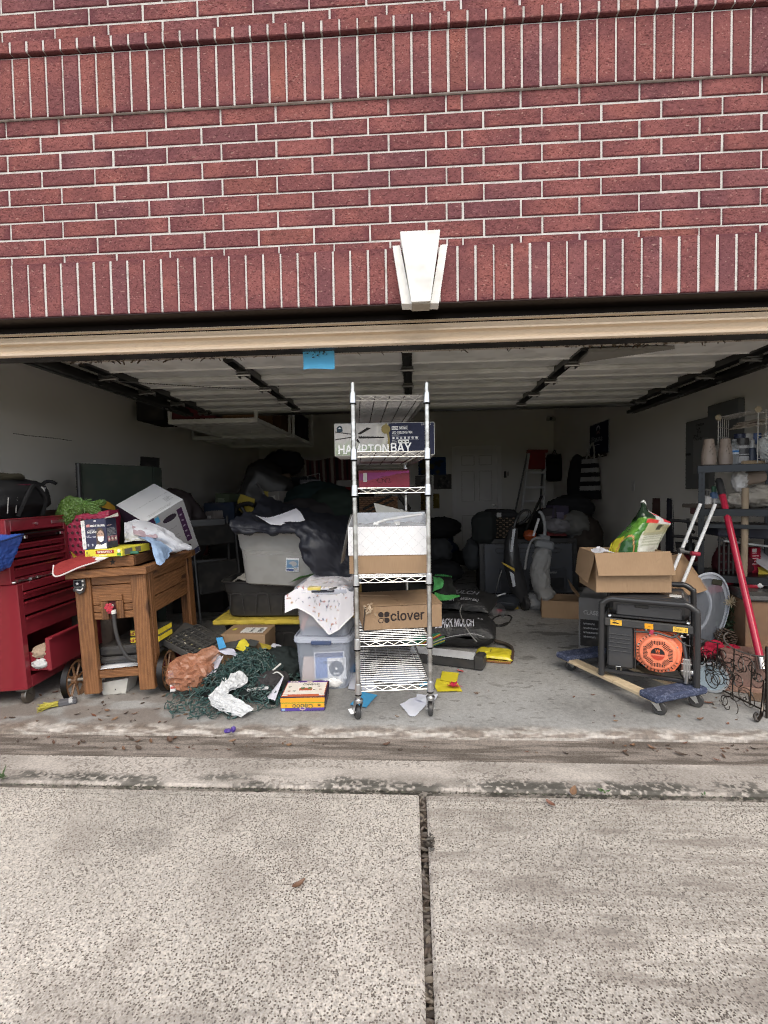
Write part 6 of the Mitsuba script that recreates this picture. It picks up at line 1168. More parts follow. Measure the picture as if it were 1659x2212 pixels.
decal(m, Fd, rect(-.010, .003, .020, .004), (.72, .14, .05), .0022); ftext(m, Fd, 'WEN', .0035, -.006, .0032, (.03, .02, .02), True, .012, .0028); ftext(m, Fd, '420cc', .006, -.010, -.020, (.62, .12, .08), True, .02, .0028); part(rk, 'badge', m, 'paper')
for t in (25, 95, 160, 230, 300): part(rk, 'bolt', MB(FR_).add(cyl(.005, .006, 10), (.7, .68, .64), 35, fr((.103 * math.cos(math.radians(t)), .103 * math.sin(math.radians(t)), .012))), 'metal')
m = MB(GN).bx(.20, GW - .06, .12, .38, .05, .29, (.030, .030, .032), .02).bx(.05, .20, .14, .38, .05, .28, (.022, .022, .024), .02).bx(.02, GW - .02, .42, .44, .03, .30, (.02, .02, .02), .01); part(G, 'engine_block', m, 'metal')
m = MB(GN)
for i in range(16):
    p = A([rnd.uniform(.17, GW - .03), rnd.uniform(-.0, .06), rnd.uniform(.285, .315)]); q = p + A([rnd.uniform(-.07, .07), rnd.uniform(-.01, .05), rnd.uniform(-.015, .015)]); m.add(tube(spline([p, (p + q) / 2 + A([0, 0, .012]), q], 5), .0045, 6), rnd.choice([(.015, .015, .015), (.02, .02, .02), (.10, .02, .02)]), 40)
m.add(tube(spline([(.17, .0, .275), (.28, -.008, .282), (.36, -.004, .268), (.40, .01, .31)], 6), .006, 6), (.02, .02, .02), 40).add(tube(spline([(.36, .0, .285), (.41, -.008, .24), (.44, -.0, .23)], 6), .004, 6), (.02, .02, .02), 40); part(G, 'wiring', m, 'plastic')
m = MB(GN)
for x, z, r in ((.225, .305, .010), (.245, .292, .008), (.262, .268, .006), (.43, .305, .012), (.425, .28, .007), (.455, .29, .006)): m.add(blob((r, r, r), .2, 3, 3, 1), (.6, .6, .58), True, fr((x * GW / .5, .0, z)))
m.bx(.415 * GW / .5, .445 * GW / .5, -.008, -.002, .272, .277, (.75, .75, .74), .002).bx(.21, .30, .01, .012, .292, .318, (.30, .27, .26), .001); part(G, 'fittings', m, 'metal')
m = MB(GN); X0 = .45 * GW / .5
m.bx(X0 - .022, X0 + .022, .0, .05, .06, .155, (.55, .55, .55), .006).add([bar((X0 - .01 + .012 * i, -.006, .055), (X0 - .01 + .012 * i, -.006, .16), .004, 6) for i in range(3)], (.68, .68, .67), 40).bx(X0 - .026, X0 + .026, -.004, .05, .085, .092, (.65, .65, .64), .002).bx(X0 - .026, X0 + .026, -.004, .05, .125, .132, (.65, .65, .64), .002).add(cyl(.018, .05, 14), (.6, .6, .6), 35, fr((X0 + .03, .02, .08), ay=90)).add(cyl(.012, .04, 12), (.62, .62, .6), 35, fr((X0, .01, .04))).add(bar((X0, .02, .155), (X0 - .015, .03, .24), .013, 10), (.10, .10, .11), 40); part(G, 'carburettor', m, 'metal')
whole('red_tag', 'tiny pink red tag hanging on the generator wiring', 'tag', MB(GN).box((.272 * GW / .5, -.012, .285), (.020, .004, .026), (.42, .02, .06), .002, rot(0, 15, 0)), 'plastic')
# carton on the generator
Yc = .66; q0, q1 = at(1288, 1284, Yc), at(1450, 1281, Yc); CB = fr((q0[0], q0[1], .106 + GH + .032), az=-2); w = q1[0] - q0[0] - .005; h = .225; dd = .33
k = thing('open_carton', 'open brown cardboard box on top of the generator with its front flap hanging', 'box'); m = MB(CB); open_box(m, w, dd, h, .005, (.4, .3, .2)); m.bx(w * .42, w * .60, -.0012, 0, .004, .09, (.45, .33, .22), .0004); part(k, 'body', m, 'cardboard')
part(k, 'front_flap', MB(CB).add(slab([(-.012, -.006, h + .004), (w - .012, -.006, h + .014), (w + .004, -.040, h - .118), (.0, -.042, h - .122)], .004), (.5, .5, .5), 10), 'cardboard')
part(k, 'left_flap', MB(CB).add(patch([[(-.004, .02, h), (-.004, dd - .02, h)], [(-.016, .0, h - .05), (-.010, dd, h - .04)], [(-.050, -.02, h - .15), (-.022, dd, h - .14)], [(-.058, -.03, h - .165), (-.026, dd, h - .16)]], 12, 6, 0, 1, 1, True), (.5, .5, .5), True), 'cardboard')
part(k, 'crease', MB(CB).add(bar((w * .52, -.036, h - .112), (w - .02, -.008, h + .006), .0022, 5), (.5, .5, .5), 40), 'cardboard')
m = MB(CB).add(patch([[(.01, .04, h - .02), (.06, .03, h + .02), (.12, .04, h - .01)], [(.01, .14, h + .01), (.06, .13, h + .035), (.12, .14, h + .0)]], 16, 16, .012, 20, 3, True), (.62, .62, .66), True); whole('white_wrapper', 'crumpled white wrapper at the left of the open box on the generator', 'wrapper', m, 'film')
# soil bag: a closed pillow of a front and a back sheet
rows = [[(1316, 1196), (1350, 1196), (1385, 1196), (1414, 1194)], [(1324, 1172), (1356, 1166), (1390, 1164), (1430, 1160)], [(1344, 1150), (1372, 1141), (1402, 1142), (1441, 1141)], [(1369, 1123), (1384, 1118), (1410, 1117), (1447, 1127)], [(1383, 1097), (1387, 1096), (1393, 1098), (1404, 1110)], [(1385, 1083), (1388, 1081), (1391, 1080), (1394, 1083)]]
bul = [0, 1, 1, 0]
def bagside(s): return [[(x, y, .84 + s * (.10 * bul[j] * (1, 1, .9, .6, .3, .1)[i])) for j, (x, y) in enumerate(r)] for i, r in enumerate(rows)]
m = MB()
for s in (-1, 1):
    g_ = patch(bagside(s), 60, 44, .007, 9, 4); m.add(g_, (.02, .10, .01), True)
    u, v = [q.ravel() for q in np.meshgrid(np.linspace(0, 1, 60), np.linspace(0, 1, 44), indexing='ij')]
    n_ = meshkit.fbm(np.stack([u * 7, v * 7, 0 * u], 1), 3, 3); col = np.tile(A([.045, .17, .02]), (len(u), 1)) * (.5 + n_)[:, None]
    def zone(mask, c): col[mask] = A(c)
    zone(u > .58, (.010, .030, .012)); zone((u > .30) & (u < .60) & (np.abs(v - .30 - .4 * (u - .45)) < .16), (.10, .26, .03)); zone((u < .28) & (v < .22), (.60, .55, .04)); zone((u < .2) & (v > .2) & (v < .55), (.02, .09, .02)); zone((np.abs((u - .05) ** 2 * 9 + (v - .34) ** 2 * 14 - .42) < .05), (.55, .25, .10))
    zone((v > .60) & (u < .34), (.62, .62, .54)); zone((v > .62) & (u >= .26) & (u < .52), (.42, .40, .24)); zone((v > .74) & (u >= .50) & (u < .85), (.62, .62, .60)); zone((v > .86) & (u >= .55) & (u < .78), (.60, .03, .05)); zone((v > .55) & (v < .78) & (u > .50) & (u < .57), (.58, .04, .03)); zone(u > .93, (.7, .7, .68))
    zone((v > .66) & (u < .30) & (np.sin(u * 180) > .55), (.40, .42, .30)); zone((u > .36) & (u < .48) & (v > .80) & (v < .88), (.05, .05, .03))
    m.p[-1] = (*m.p[-1][:3], col)
k = whole('soil_bag', 'crumpled green and white garden product bag standing in the open box', 'bag', m, 'gloss')
f = fxy(at(1357, 1148, .735), at(1371, 1132, .735) - at(1357, 1148, .735), at(1350, 1139, .74) - at(1357, 1148, .735)); m = MB(); ftext(m, f, 'TUR', .020, -.012, .002, (.02, .03, .02), True, .05, .006); part(k, 'lettering', m, 'paper')
# lampshade, boxes behind
p = at(1458, 1235, 1.12); k = thing('lamp_shade', 'tan cone lamp shade behind the open box on the generator', 'lamp shade')
part(k, 'shade', MB(fr(p, ay=-13, ax=-8)).add(lathe([(.155, -.14), (.07, .12)], 32), (.36, .235, .14), 40), 'paper'); part(k, 'rim', MB(fr(p, ay=-13, ax=-8)).add(tube([(.07 * math.cos(t), .07 * math.sin(t), .12) for t in np.linspace(0, 2 * math.pi, 28, endpoint=False)], .004, 5, True), (.03, .03, .03), 40), 'metal')
whole('stacked_bin', 'dark bin holding the lamp shade behind the generator', 'bin', MB().bx(p[0] - .25, p[0] + .22, 1.02, 1.5, 0, p[2] - .15, (.018, .018, .02), .02), 'matte')
Ym = 1.22; q = at(1250, 1359, Ym); MF = fr((q[0], q[1], 0), az=-24); hh = at(1250, 1290, Ym)[2]
k = thing('appliance_box', 'grey and black appliance box on the floor behind the generator', 'box'); m = MB(MF).bx(0, .46, 0, .36, .002, hh, (.16, .16, .165), .004); m0 = m.M; m.M = np.eye(4); f = face(m0, 0, 0, 0)
decal(m, f, rect(.01, hh * .24, .44, hh * .42), (.012, .012, .014)); decal(m, f, rect(.20, hh * .27, .18, hh * .34), (.30, .30, .31), .0012); decal(m, f, rect(.206, hh * .29, .168, hh * .30), (.015, .015, .018), .0018); lines(m, f, .03, hh * .58, .12, 4, .03, (.25, .25, .26)); ftext(m, f, 'CLASSIC', .028, .03, hh * .74, (.45, .45, .46), True, .13, .0012); lines(m, f, .03, hh * .16, .2, 1, .03, (.1, .1, .1)); scene[k + '__body'] = {**m.done(), 'bsdf': ref('matte')}
Yo = 1.75; q = at(1170, 1334, Yo); g = gr(1170, 1334, 0); OF = fr((g[0], g[1], 0), az=-12); k = thing('open_carton', 'open brown carton on the floor between the vacuum cleaner and the appliance box', 'box'); m = MB(OF); open_box(m, .36, .34, .16, .005, (.25, .15, .1)); part(k, 'body', m, 'cardboard'); part(k, 'flap', MB(OF).add(slab([(.36, 0, .16), (.36, .34, .16), (.26, .36, .30), (.26, .02, .27)], .004), (.3, .2, .1), 10), 'cardboard')
# ---------------------------------------------------------------- right side: clear lid, poles, shovel
ci = at(1510, 1332, 1.0); k = thing('oval_tray', 'oval translucent plastic tray leaning behind the generator', 'tray'); LM = fr(ci, az=-8, ay=-2) @ fr(ax=84) @ fr(az=-24) @ np.diag([.150, .285, 1, 1])
prof = [(0, .035), (.35, .035), (.42, .028), (.62, .026), (.70, .014), (.86, .006), (.90, -.012), (1.0, -.016), (1.03, -.008), (1.0, -.002)]
part(k, 'shell', MB(LM).add(lathe(prof, 48), (.42, .46, .54), 40), 'haze_bag')
part(k, 'rim', MB(LM).add(lathe([(.90, -.010), (1.03, -.018), (1.05, -.006), (1.0, .004)], 48), (.50, .54, .60), 35), 'frost'); part(k, 'arch_rib', MB(LM).add(tube([(.58 * math.cos(t) - .28, .55 * math.sin(t) + .05, .034) for t in np.linspace(-.6, 3.6, 30)], .05, 6), (.45, .48, .54), 40, np.diag([1, 1, .25, 1])), 'frost')
hp = LM @ A([.10, .86, .0, 1]); part(k, 'grip_hole', MB(fr(hp[:3], ay=10)).bx(-.032, .032, -.016, -.006, -.018, .018, (.03, .03, .02), .006), 'matte')
k = thing('crutch', 'pair of bright aluminium tubes of a walking frame leaning right of the soil bag', 'walking frame')
for a_, b_ in (((1513, 1088, 1.02), (1452, 1238, .98)), ((1545, 1089, 1.00), (1472, 1266, .96))): part(k, 'tube', MB().add(tube([at(*a_), at(*b_)], .0105, 10), (.78, .79, .80), 40), 'plastic')
part(k, 'clamp', MB().add(bar(at(1466, 1190, .99), at(1476, 1189, .99), .020, 10), (.10, .10, .10), 40).add(bar(at(1472, 1190, 1.0), at(1500, 1196, .99), .010, 8), (.05, .05, .05), 40), 'plastic'); part(k, 'red_clamp', MB().add(bar(at(1493, 1195, .97), at(1511, 1197, .97), .014, 10), (.36, .01, .04), 40), 'plastic')
k = thing('red_pole', 'long red pole with a black grip leaning at the right edge', 'pole'); a_, b_ = at(1552, 1034, 1.15), at(1647, 1442, .62); c_ = a_ + (b_ - a_) * .10
part(k, 'shaft', MB().add(tube([c_, b_], .0195, 14), (.42, .012, .045), 45), 'gloss'); part(k, 'grip', MB().add(tube([a_, a_ + (c_ - a_) * .1, c_], [.015, .022, .022], 12), (.02, .02, .022), 45), 'plastic'); d_ = (b_ - a_) / np.linalg.norm(b_ - a_); part(k, 'ferrule', MB().add(bar(b_ - d_ * .06, b_ + d_ * .01, .021, 12), (.60, .56, .55), 40), 'metal')
k = thing('shovel', 'old shovel standing upright with a grey wooden handle and dark steel socket', 'shovel'); t_, mid, bt = at(1610, 1054, 1.02), at(1602, 1343, .98), at(1598, 1420, .97)
part(k, 'handle', MB().add(tube(spline([t_, (t_ + mid) / 2 + A([.004, 0, 0]), mid], 6), .020, 12), (.27, .215, .155), 45), 'matte'); part(k, 'socket', MB().add(tube([mid + A([0, 0, .03]), mid - A([0, 0, .03]), bt], [.0215, .022, .017], 12), (.10, .095, .09), 45), 'metal')
part(k, 'blade', MB().add(patch([[tuple(bt + A([-.02, 0, 0])), tuple(bt), tuple(bt + A([.02, 0, 0]))], [tuple(bt + A([-.10, .02, -.06])), tuple(bt + A([0, .05, -.06])), tuple(bt + A([.10, .02, -.06]))], [tuple(bt + A([-.09, .02, -.20])), tuple(bt + A([0, .045, -.20])), tuple(bt + A([.09, .02, -.20]))], [tuple(bt + A([-.02, .03, -.29])), tuple(bt + A([0, .04, -.30])), tuple(bt + A([.02, .03, -.29]))]], 16, 12, 0, 1, 1, True), (.09, .085, .08), True), 'metal')
# steel shelf against the right wall, seen from its end
GS = (.028, .031, .036); Ys = 1.10; xs0 = at(1509, 1010, Ys)[0]; z1_, z2_ = at(1509, 1006, Ys)[2], at(1509, 1099, Ys)[2]; z3_ = .62; SHF = fr((xs0, Ys, 0), az=-29); SWs, SDs = .41, .32
k = thing('steel_shelf', 'grey slotted steel shelf against the right wall loaded with bottles and vases', 'shelf')
for x in (0, SWs - .036):
    for y in (0, SDs - .036):
        m = MB(SHF).bx(x, x + .036, y, y + .003, 0, z1_ - .001, GS, .001).bx(x, x + .003, y + .0035, y + .036, 0, z1_ - .001, GS, .001); part(k, 'post', m, 'metal')
        if y == 0: part(k, 'slots', MB(SHF).add([cbox((.005, .002, .016), .0005).apply_translation((x + .02, y - .0012, z)) for z in np.arange(.06, z1_ - .04, .038)], (.01, .01, .01), False), 'matte', kind='stuff')
for z in (z1_, z2_, z3_): part(k, 'shelf_board', MB(SHF).bx(-.005, SWs, -.006, SDs, z - .006, z, GS, .001).bx(-.005, SWs, -.008, -.006, z - .046, z - .001, GS, .0008).bx(-.008, -.006, -.004, SDs, z - .046, z - .001, GS, .0008), 'metal')
def jar(nm, lab, cat, x, y0, y1, Y, prof, cols, bs='plastic'):
    """A turned vessel between two heights of the photograph; prof in fractions of its height, split where its colours change."""
    zb = y0 if y0 < 9 else 0; base = at(x, 1000, Y); h = y1
    k = thing(nm, lab, cat); o = (base[0], Y, y0)
    for i, (a_, b_, c, pn) in enumerate(cols):
        pr = [(r * h, t * h) for r, t in prof if a_ - 1e-6 <= t <= b_ + 1e-6]
        if a_ == 0: pr = [(0, 0)] + pr
        if b_ == 1: pr = pr + [(0, h)]
        part(k, pn, MB(fr(o)).add(lathe(pr, 22), c, 40), bs)
    return k
vs_ = [(.16, 0), (.235, .05), (.25, .25), (.225, .55), (.175, .85), (.165, 1)]; BE = (.34, .27, .225)
for i, (x, lab) in enumerate(((1531, 'left beige vase with painted dark leaves on the steel shelf'), (1566, 'right beige vase with pierced leaf shapes on the steel shelf'))):
    kk = jar('vase', lab, 'vase', x, z1_ + .001, .178, Ys + .10, vs_, [(0, 1, BE, 'body')], 'plastic'); m = MB(fr((at(x, 1000, Ys + .1)[0], Ys + .10, z1_)))
    for j, (a_, z, s) in enumerate(((-110, .12, 1), (-100, .105, .9), (-118, .09, 1.1), (-85, .14, .8), (-75, .12, 1), (-95, .075, .9))): t = math.radians(a_); R = .178 * np.interp(z / .178, [q[1] for q in vs_], [q[0] for q in vs_]) + .0006; m.add(hull([(R * math.cos(t), R * math.sin(t), z), ((R + .001) * math.cos(t + .12), (R + .001) * math.sin(t + .12), z + .010 * s), (R * math.cos(t + .22), R * math.sin(t + .22), z + .013 * s), ((R + .001) * math.cos(t + .13), (R + .001) * math.sin(t + .13), z + .001), ((R + .002) * math.cos(t + .12), (R + .002) * math.sin(t + .12), z + .005)]), (.045, .03, .025), False)
    part(kk, 'leaf_pattern', m, 'matte')
bp = [(.17, 0), (.18, .03), (.18, .70), (.15, .80), (.075, .90), (.075, .93), (.085, .931), (.085, 1)]
jar('water_bottle', 'clear water bottle with a blue label beside the right vase', 'bottle', 1586, z1_ + .001, .175, Ys + .10, bp, [(0, .93, (.62, .66, .68), 'body'), (.931, 1, (.7, .72, .75), 'cap')], 'haze_bag'); whole('bottle_label', 'blue and white label band of the clear water bottle', 'label', MB(fr((at(1586, 1000, Ys + .1)[0], Ys + .10, z1_))).add(lathe([(.0325, .075), (.0325, .105)], 22), (.55, .60, .68), 40).add(lathe([(.033, .088), (.033, .100)], 22), (.05, .2, .5), 40), 'paper')
jp = [(.20, 0), (.215, .03), (.215, .74), (.20, .78), (.205, .781), (.205, 1)]
jar('spray_can', 'dark labelled jar with a wide black cap on the steel shelf', 'jar', 1603, z1_ + .001, .178, Ys + .09, jp, [(0, .78, (.05, .052, .06), 'body'), (.781, 1, (.018, .018, .02), 'cap')]); m = MB(fr((at(1603, 1000, Ys + .09)[0], Ys + .09, z1_)))
for z0_, z1b in ((.018, .060), (.068, .074), (.112, .130)): m.add(lathe([(.0388, z0_), (.0388, z1b)], 22), (.45, .45, .46), 40)
whole('jar_label', 'pale label bands of the dark jar with the wide cap', 'label', m, 'paper')
jar('spray_bottle', 'blue bottle with a white spray cap on the steel shelf', 'bottle', 1624, z1_ + .001, .168, Ys + .10, [(.19, 0), (.2, .03), (.2, .60), (.17, .68), (.175, .681), (.17, .80), (.085, .801), (.08, 1)], [(0, .68, (.04, .055, .10), 'body'), (.681, 1, (.62, .63, .63), 'cap')])
m = MB().add(wrinkle(blob((.065, .06, .080), .25, 3, 4, 3), .01, 20, 2), (.48, .50, .50), False, fr(at(1668, 966, Ys + .0))); whole('white_bag', 'scrunched white plastic bag at the right end of the top steel shelf', 'plastic bag', m, 'film')
p = at(1618, 1000, Ys + .03); whole('wood_block', 'pale wooden block lying on the top steel shelf edge', 'block', MB(fr((p[0] - .03, Ys + .03, z1_ + .001), az=4)).bx(0, .16, 0, .03, 0, .028, (.42, .31, .19), .003).bx(.145, .150, -.0005, .0305, -.0, .0285, (.05, .04, .03), .0005), 'matte')
k = thing('wire_cube', 'white wire grid cube with round corner connectors on the top steel shelf', 'wire cube'); m = MB(); c0_, c1_ = at(1552, 902, Ys + .22), at(1638, 884, Ys + .0); zb = z1_ + .01
for t in np.linspace(0, 1, 6): q = c0_ + A([.0 + .14 * t, .12 * t, 0]); m.add(bar(q, (q[0], q[1], zb), .0028, 5), (.45, .43, .40), 40)
for z in np.linspace(zb, c0_[2], 6): m.add(bar((c0_[0], c0_[1], z), (c0_[0] + .14, c0_[1] + .12, z), .0028, 5), (.45, .43, .40), 40)
for t in np.linspace(0, 1, 5): m.add(bar(c0_ + A([.14 * t, .12 * t, 0]), c1_ + A([.14 * t, .12 * t, 0]), .0028, 5), (.40, .38, .36), 40)
m.add(bar(c1_, (c1_[0], c1_[1], zb), .0032, 6), (.5, .48, .44), 40).add(bar(c0_, (c0_[0], c0_[1], zb), .0036, 6), (.5, .48, .44), 40).add([bar((c1_[0], c1_[1], z), (c1_[0] + .12, c1_[1], z), .0028, 5) for z in np.linspace(zb + .03, c1_[2] - .02, 5)], (.45, .43, .4), 40).add([bar((c1_[0] + x, c1_[1], zb), (c1_[0] + x, c1_[1], c1_[2]), .0028, 5) for x in (.05, .10)], (.45, .43, .4), 40)
part(k, 'wires', m, 'plastic')
for q in (c0_, c1_): part(k, 'connector', MB(fr(q, ax=90)).add(cyl(.021, .012, 18, b=.003), (.36, .30, .20), 40), 'plastic')
m = MB()
for i in range(9): m.box(at(1612 + 2 * i, 922 - 1.6 * i, Ys + .20), (.15, .12, .006), rnd.choice([(.42, .36, .3), (.5, .45, .38), (.3, .24, .2)]), .002, rot(rnd.uniform(-4, 4), -8 + rnd.uniform(-4, 4), rnd.uniform(-20, 20)))
whole('paper_stack', 'slanting stack of papers inside the wire cube', 'papers', m, 'paper')
for i, (x, c, lab) in enumerate(((1598, (.012, .02, .06), 'navy canister below the paper stack'), (1614, (.45, .44, .42), 'pale canister below the paper stack'), (1632, (.02, .06, .2), 'bright blue canister below the paper stack'))): whole('canister', lab, 'canister', MB(fr((at(x, 950, Ys + .20)[0], Ys + .20, z1_ + .001))).add(cyl(.034, .22, 18, b=.004), c, 40, fr((0, 0, .11))), 'plastic')
jar('glue_bottle', 'white bottle with a black cap at the left of the second steel shelf', 'bottle', 1527, z2_ + .001, .115, Ys + .06, [(.22, 0), (.24, .03), (.24, .62), (.10, .72), (.13, .721), (.13, 1)], [(0, .72, (.52, .52, .52), 'body'), (.721, 1, (.02, .02, .022), 'cap')])
jar('blue_bottle', 'small blue liquid bottle with a green cap on the second steel shelf', 'bottle', 1543, z2_ + .001, .145, Ys + .10, [(.14, 0), (.15, .03), (.15, .66), (.08, .74), (.10, .741), (.10, 1)], [(0, .74, (.12, .22, .42), 'body'), (.741, 1, (.03, .14, .08), 'cap')])
p = at(1549, 1095, Ys); whole('white_tray', 'long white tray on the second steel shelf', 'tray', MB(fr((p[0], Ys + .03, z2_ + .03))).bx(0, .15, 0, .09, 0, .035, (.42, .42, .42), .006), 'plastic'); whole('flat_carton', 'flat brown carton under the white tray', 'box', MB(fr((at(1512, 1095, Ys)[0], Ys + .02, z2_ + .002))).bx(0, .24, 0, .2, 0, .026, (.10, .085, .07), .003), 'matte')
k = thing('paper_roll', 'brown paper roll wrapped in plastic under the top steel shelf', 'roll'); p = at(1623, 1032, Ys + .05); part(k, 'roll', MB(fr(p, ay=82, az=10)).add(cyl(.045, .15, 22, b=.004), (.32, .26, .22), 40).add(cyl(.02, .152, 14), (.12, .08, .06), 40), 'matte'); part(k, 'wrap', MB(fr(p + A([-.08, -.01, -.01]))).add(wrinkle(blob((.03, .04, .06), .3, 3, 3, 3), .01, 20, 3), (.6, .6, .6), True), 'film')
m = MB()
for i, (x, y, r) in enumerate(((1590, 1082, (.07, .06, .04)), (1625, 1075, (.10, .07, .05)), (1650, 1070, (.09, .07, .06)))): m.add(wrinkle(blob(r, .25, 3, i, 3), .01, 18, i), (.42, .39, .34), True, fr(at(x, y, Ys + .06)))
whole('wrapped_bundle', 'bundle of pale plastic wrapped things on the second steel shelf', 'bundle', m, 'film')
for i, (x, y, w_, h_, c, lab) in enumerate(((1512, 1097, .12, .045, (.10, .05, .05), 'small dark box with a red mark below the second steel shelf'), (1551, 1098, .06, .05, (.5, .46, .44), 'small white box below the second steel shelf'), (1560, 1097, .09, .035, (.55, .45, .46), 'pink and white box below the second steel shelf'), (1622, 1100, .16, .05, (.55, .42, .42), 'red and white printed box at the right below the second steel shelf'))):
    p = at(x, y, Ys + .04); whole('small_box', lab, 'box', MB(fr((p[0], Ys + .04, p[2] - .045))).bx(0, w_, 0, .12, 0, h_, c, .002).bx(w_ * .2, w_ * .5, -.001, 0, h_ * .3, h_ * .7, (.25, .05, .06), .0004), 'paper')
whole('under_tray', 'steel tray hung below the second steel shelf', 'tray', MB(SHF).bx(0, SWs, 0, .3, z2_ - .105, z2_ - .100, GS, .001).bx(0, SWs, -.003, -.001, z2_ - .125, z2_ - .098, GS, .001), 'metal')
# black frames, crate, boards behind
k = thing('wheelchair', 'black folded tubular chair frame between the generator and the steel shelf', 'chair'); m = MB()
for P in ([(1448, 1124, 1.7), (1480, 1126, 1.62), (1520, 1136, 1.58)], [(1452, 1158, 1.68), (1484, 1160, 1.6), (1522, 1166, 1.56)], [(1462, 1178, 1.7), (1500, 1182, 1.6)], [(1486, 1120, 1.62), (1492, 1180, 1.6), (1496, 1260, 1.55)], [(1520, 1130, 1.57), (1516, 1200, 1.56), (1513, 1265, 1.55)], [(1500, 1150, 1.6), (1490, 1150, 1.6), (1489, 1190, 1.6)]): m.add(tube(spline([at(*q) for q in P], 5), .012, 8), (.022, .022, .024), 40)
part(k, 'frame', m, 'plastic'); part(k, 'chrome_hook', MB().add(tube(spline([at(1484, 1172, 1.6), at(1488, 1166, 1.6), at(1491, 1176, 1.6), at(1490, 1192, 1.6)], 5), .006, 6), (.6, .6, .6), 40), 'metal'); part(k, 'seat_sling', MB().add(hull([at(1458, 1170, 1.75), at(1500, 1172, 1.66), at(1510, 1230, 1.66), at(1470, 1235, 1.75), at(1458, 1170, 1.8), at(1500, 1172, 1.71), at(1510, 1230, 1.71), at(1470, 1235, 1.8)]), (.024, .024, .026), 15), 'fabric')
k = thing('folded_textiles', 'dim red and blue folded textiles behind the aluminium tubes', 'textiles'); 
for i, (y, c) in enumerate(((1206, (.22, .02, .03)), (1216, (.3, .28, .28)), (1226, (.03, .035, .10)), (1236, (.04, .04, .05)))): p = at(1480, y, 1.66); part(k, 'fold', MB(fr(p, az=8)).add(wrinkle(roundbox(.16, .14, .035, .012, 2), .006, 14, i), c, True), 'fabric')
k = thing('wire_crate', 'black grid crate under the steel shelf', 'crate'); a0 = at(1552, 1250, Ys - .02); b0 = at(1604, 1160, Ys - .02)
for i in range(6): part(k, 'bar', MB().bx(a0[0] + (b0[0] - a0[0]) * i / 5 - .005, a0[0] + (b0[0] - a0[0]) * i / 5 + .005, Ys - .03, Ys - .018, a0[2], b0[2], (.02, .02, .021), .002), 'plastic')
for i in range(6): part(k, 'bar', MB().bx(a0[0], b0[0], Ys - .016, Ys - .008, a0[2] + (b0[2] - a0[2]) * i / 5 - .005, a0[2] + (b0[2] - a0[2]) * i / 5 + .005, (.02, .02, .021), .002), 'plastic')
whole('dark_contents', 'dark red bundle inside the black grid crate', 'bundle', MB().add(wrinkle(blob((.10, .10, .12), .2, 2, 4, 3), .01, 9, 3), (.07, .012, .018), True, fr(at(1584, 1215, Ys + .12))), 'fabric')
k = thing('blue_case', 'long dark blue case on the lower steel shelf', 'case'); p = at(1548, 1140, Ys); part(k, 'body', MB(fr((p[0], Ys - .02, p[2] - .055), az=-5, ay=4)).bx(0, .46, 0, .2, 0, .085, (.012, .016, .034), .008), 'plastic'); part(k, 'pale_edge', MB(fr((p[0] - .0, Ys - .05, p[2] - .085), az=-5, ay=8)).bx(.02, .42, 0, .1, 0, .012, (.30, .32, .33), .002).bx(.30, .37, -.003, 0, .03, .052, (.55, .55, .56), .001), 'plastic')
k = thing('red_printed_box', 'upright red printed box behind the shovel', 'box'); p = at(1622, 1245, 1.12); m = MB(fr(p, az=5)).bx(0, .065, 0, .05, 0, .19, (.30, .01, .03), .002); M0 = m.M; m.M = np.eye(4); lines(m, face(M0, 0, 0, 0), .008, .15, .045, 5, .018, (.6, .4, .42)); decal(m, face(M0, 0, 0, 0), rect(.006, .16, .03, .022), (.6, .55, .55)); scene[k + '__body'] = {**m.done(), 'bsdf': ref('paper')}
cloth('yellow_cloth', 'yellow cloth draped behind the red printed box', [[(1636, 1220, 1.15), (1662, 1232, 1.1)], [(1638, 1240, 1.05), (1662, 1256, 1.0)]], (.42, .33, .05), 'cloth', (12, 12), .006, 12, 3); cloth('grey_magazine', 'pale grey magazine lying above the yellow cloth', [[(1634, 1180, 1.2), (1664, 1190, 1.2)], [(1634, 1216, 1.1), (1664, 1236, 1.05)]], (.34, .33, .35), 'magazine', (8, 8), 0, 1, 1, 'paper')
whole('red_grip_tool', 'red handled tool with a chrome ball lying on the trunk', 'tool', MB().add(bar(at(1610, 1264, 1.0), at(1638, 1264, .96), .026, 10), (.34, .012, .03), 40).add(blob((.022, .022, .022), 0, 1, 1, 2), (.6, .6, .6), True, fr(at(1641, 1263, .95))).add(bar(at(1641, 1263, .95), at(1662, 1262, .93), .009, 6), (.5, .5, .5), 40), 'gloss')
whole('copper_tin', 'small copper tin behind the red handled tool', 'tin', MB(fr(at(1632, 1248, 1.1))).add(cyl(.045, .05, 18, b=.004), (.30, .08, .04), 40), 'metal')
k = thing('trunk', 'tan brown fibreboard trunk with a dark lid at the right edge', 'trunk'); a_ = gr(1604, 1470, 0); TK = fr((at(1605, 1400, .88)[0], .86, 0), az=-12); zt_k = at(1630, 1288, .86)[2]
part(k, 'body', MB(TK).bx(0, .55, 0, .45, .02, zt_k - .03, (.26, .155, .095), .004), 'matte'); part(k, 'lid', MB(TK).bx(-.015, .57, -.02, .47, zt_k - .028, zt_k + .03, (.022, .021, .021), .006).bx(-.01, .56, -.024, -.0205, zt_k - .015, zt_k + .008, (.10, .10, .10), .001), 'plastic')
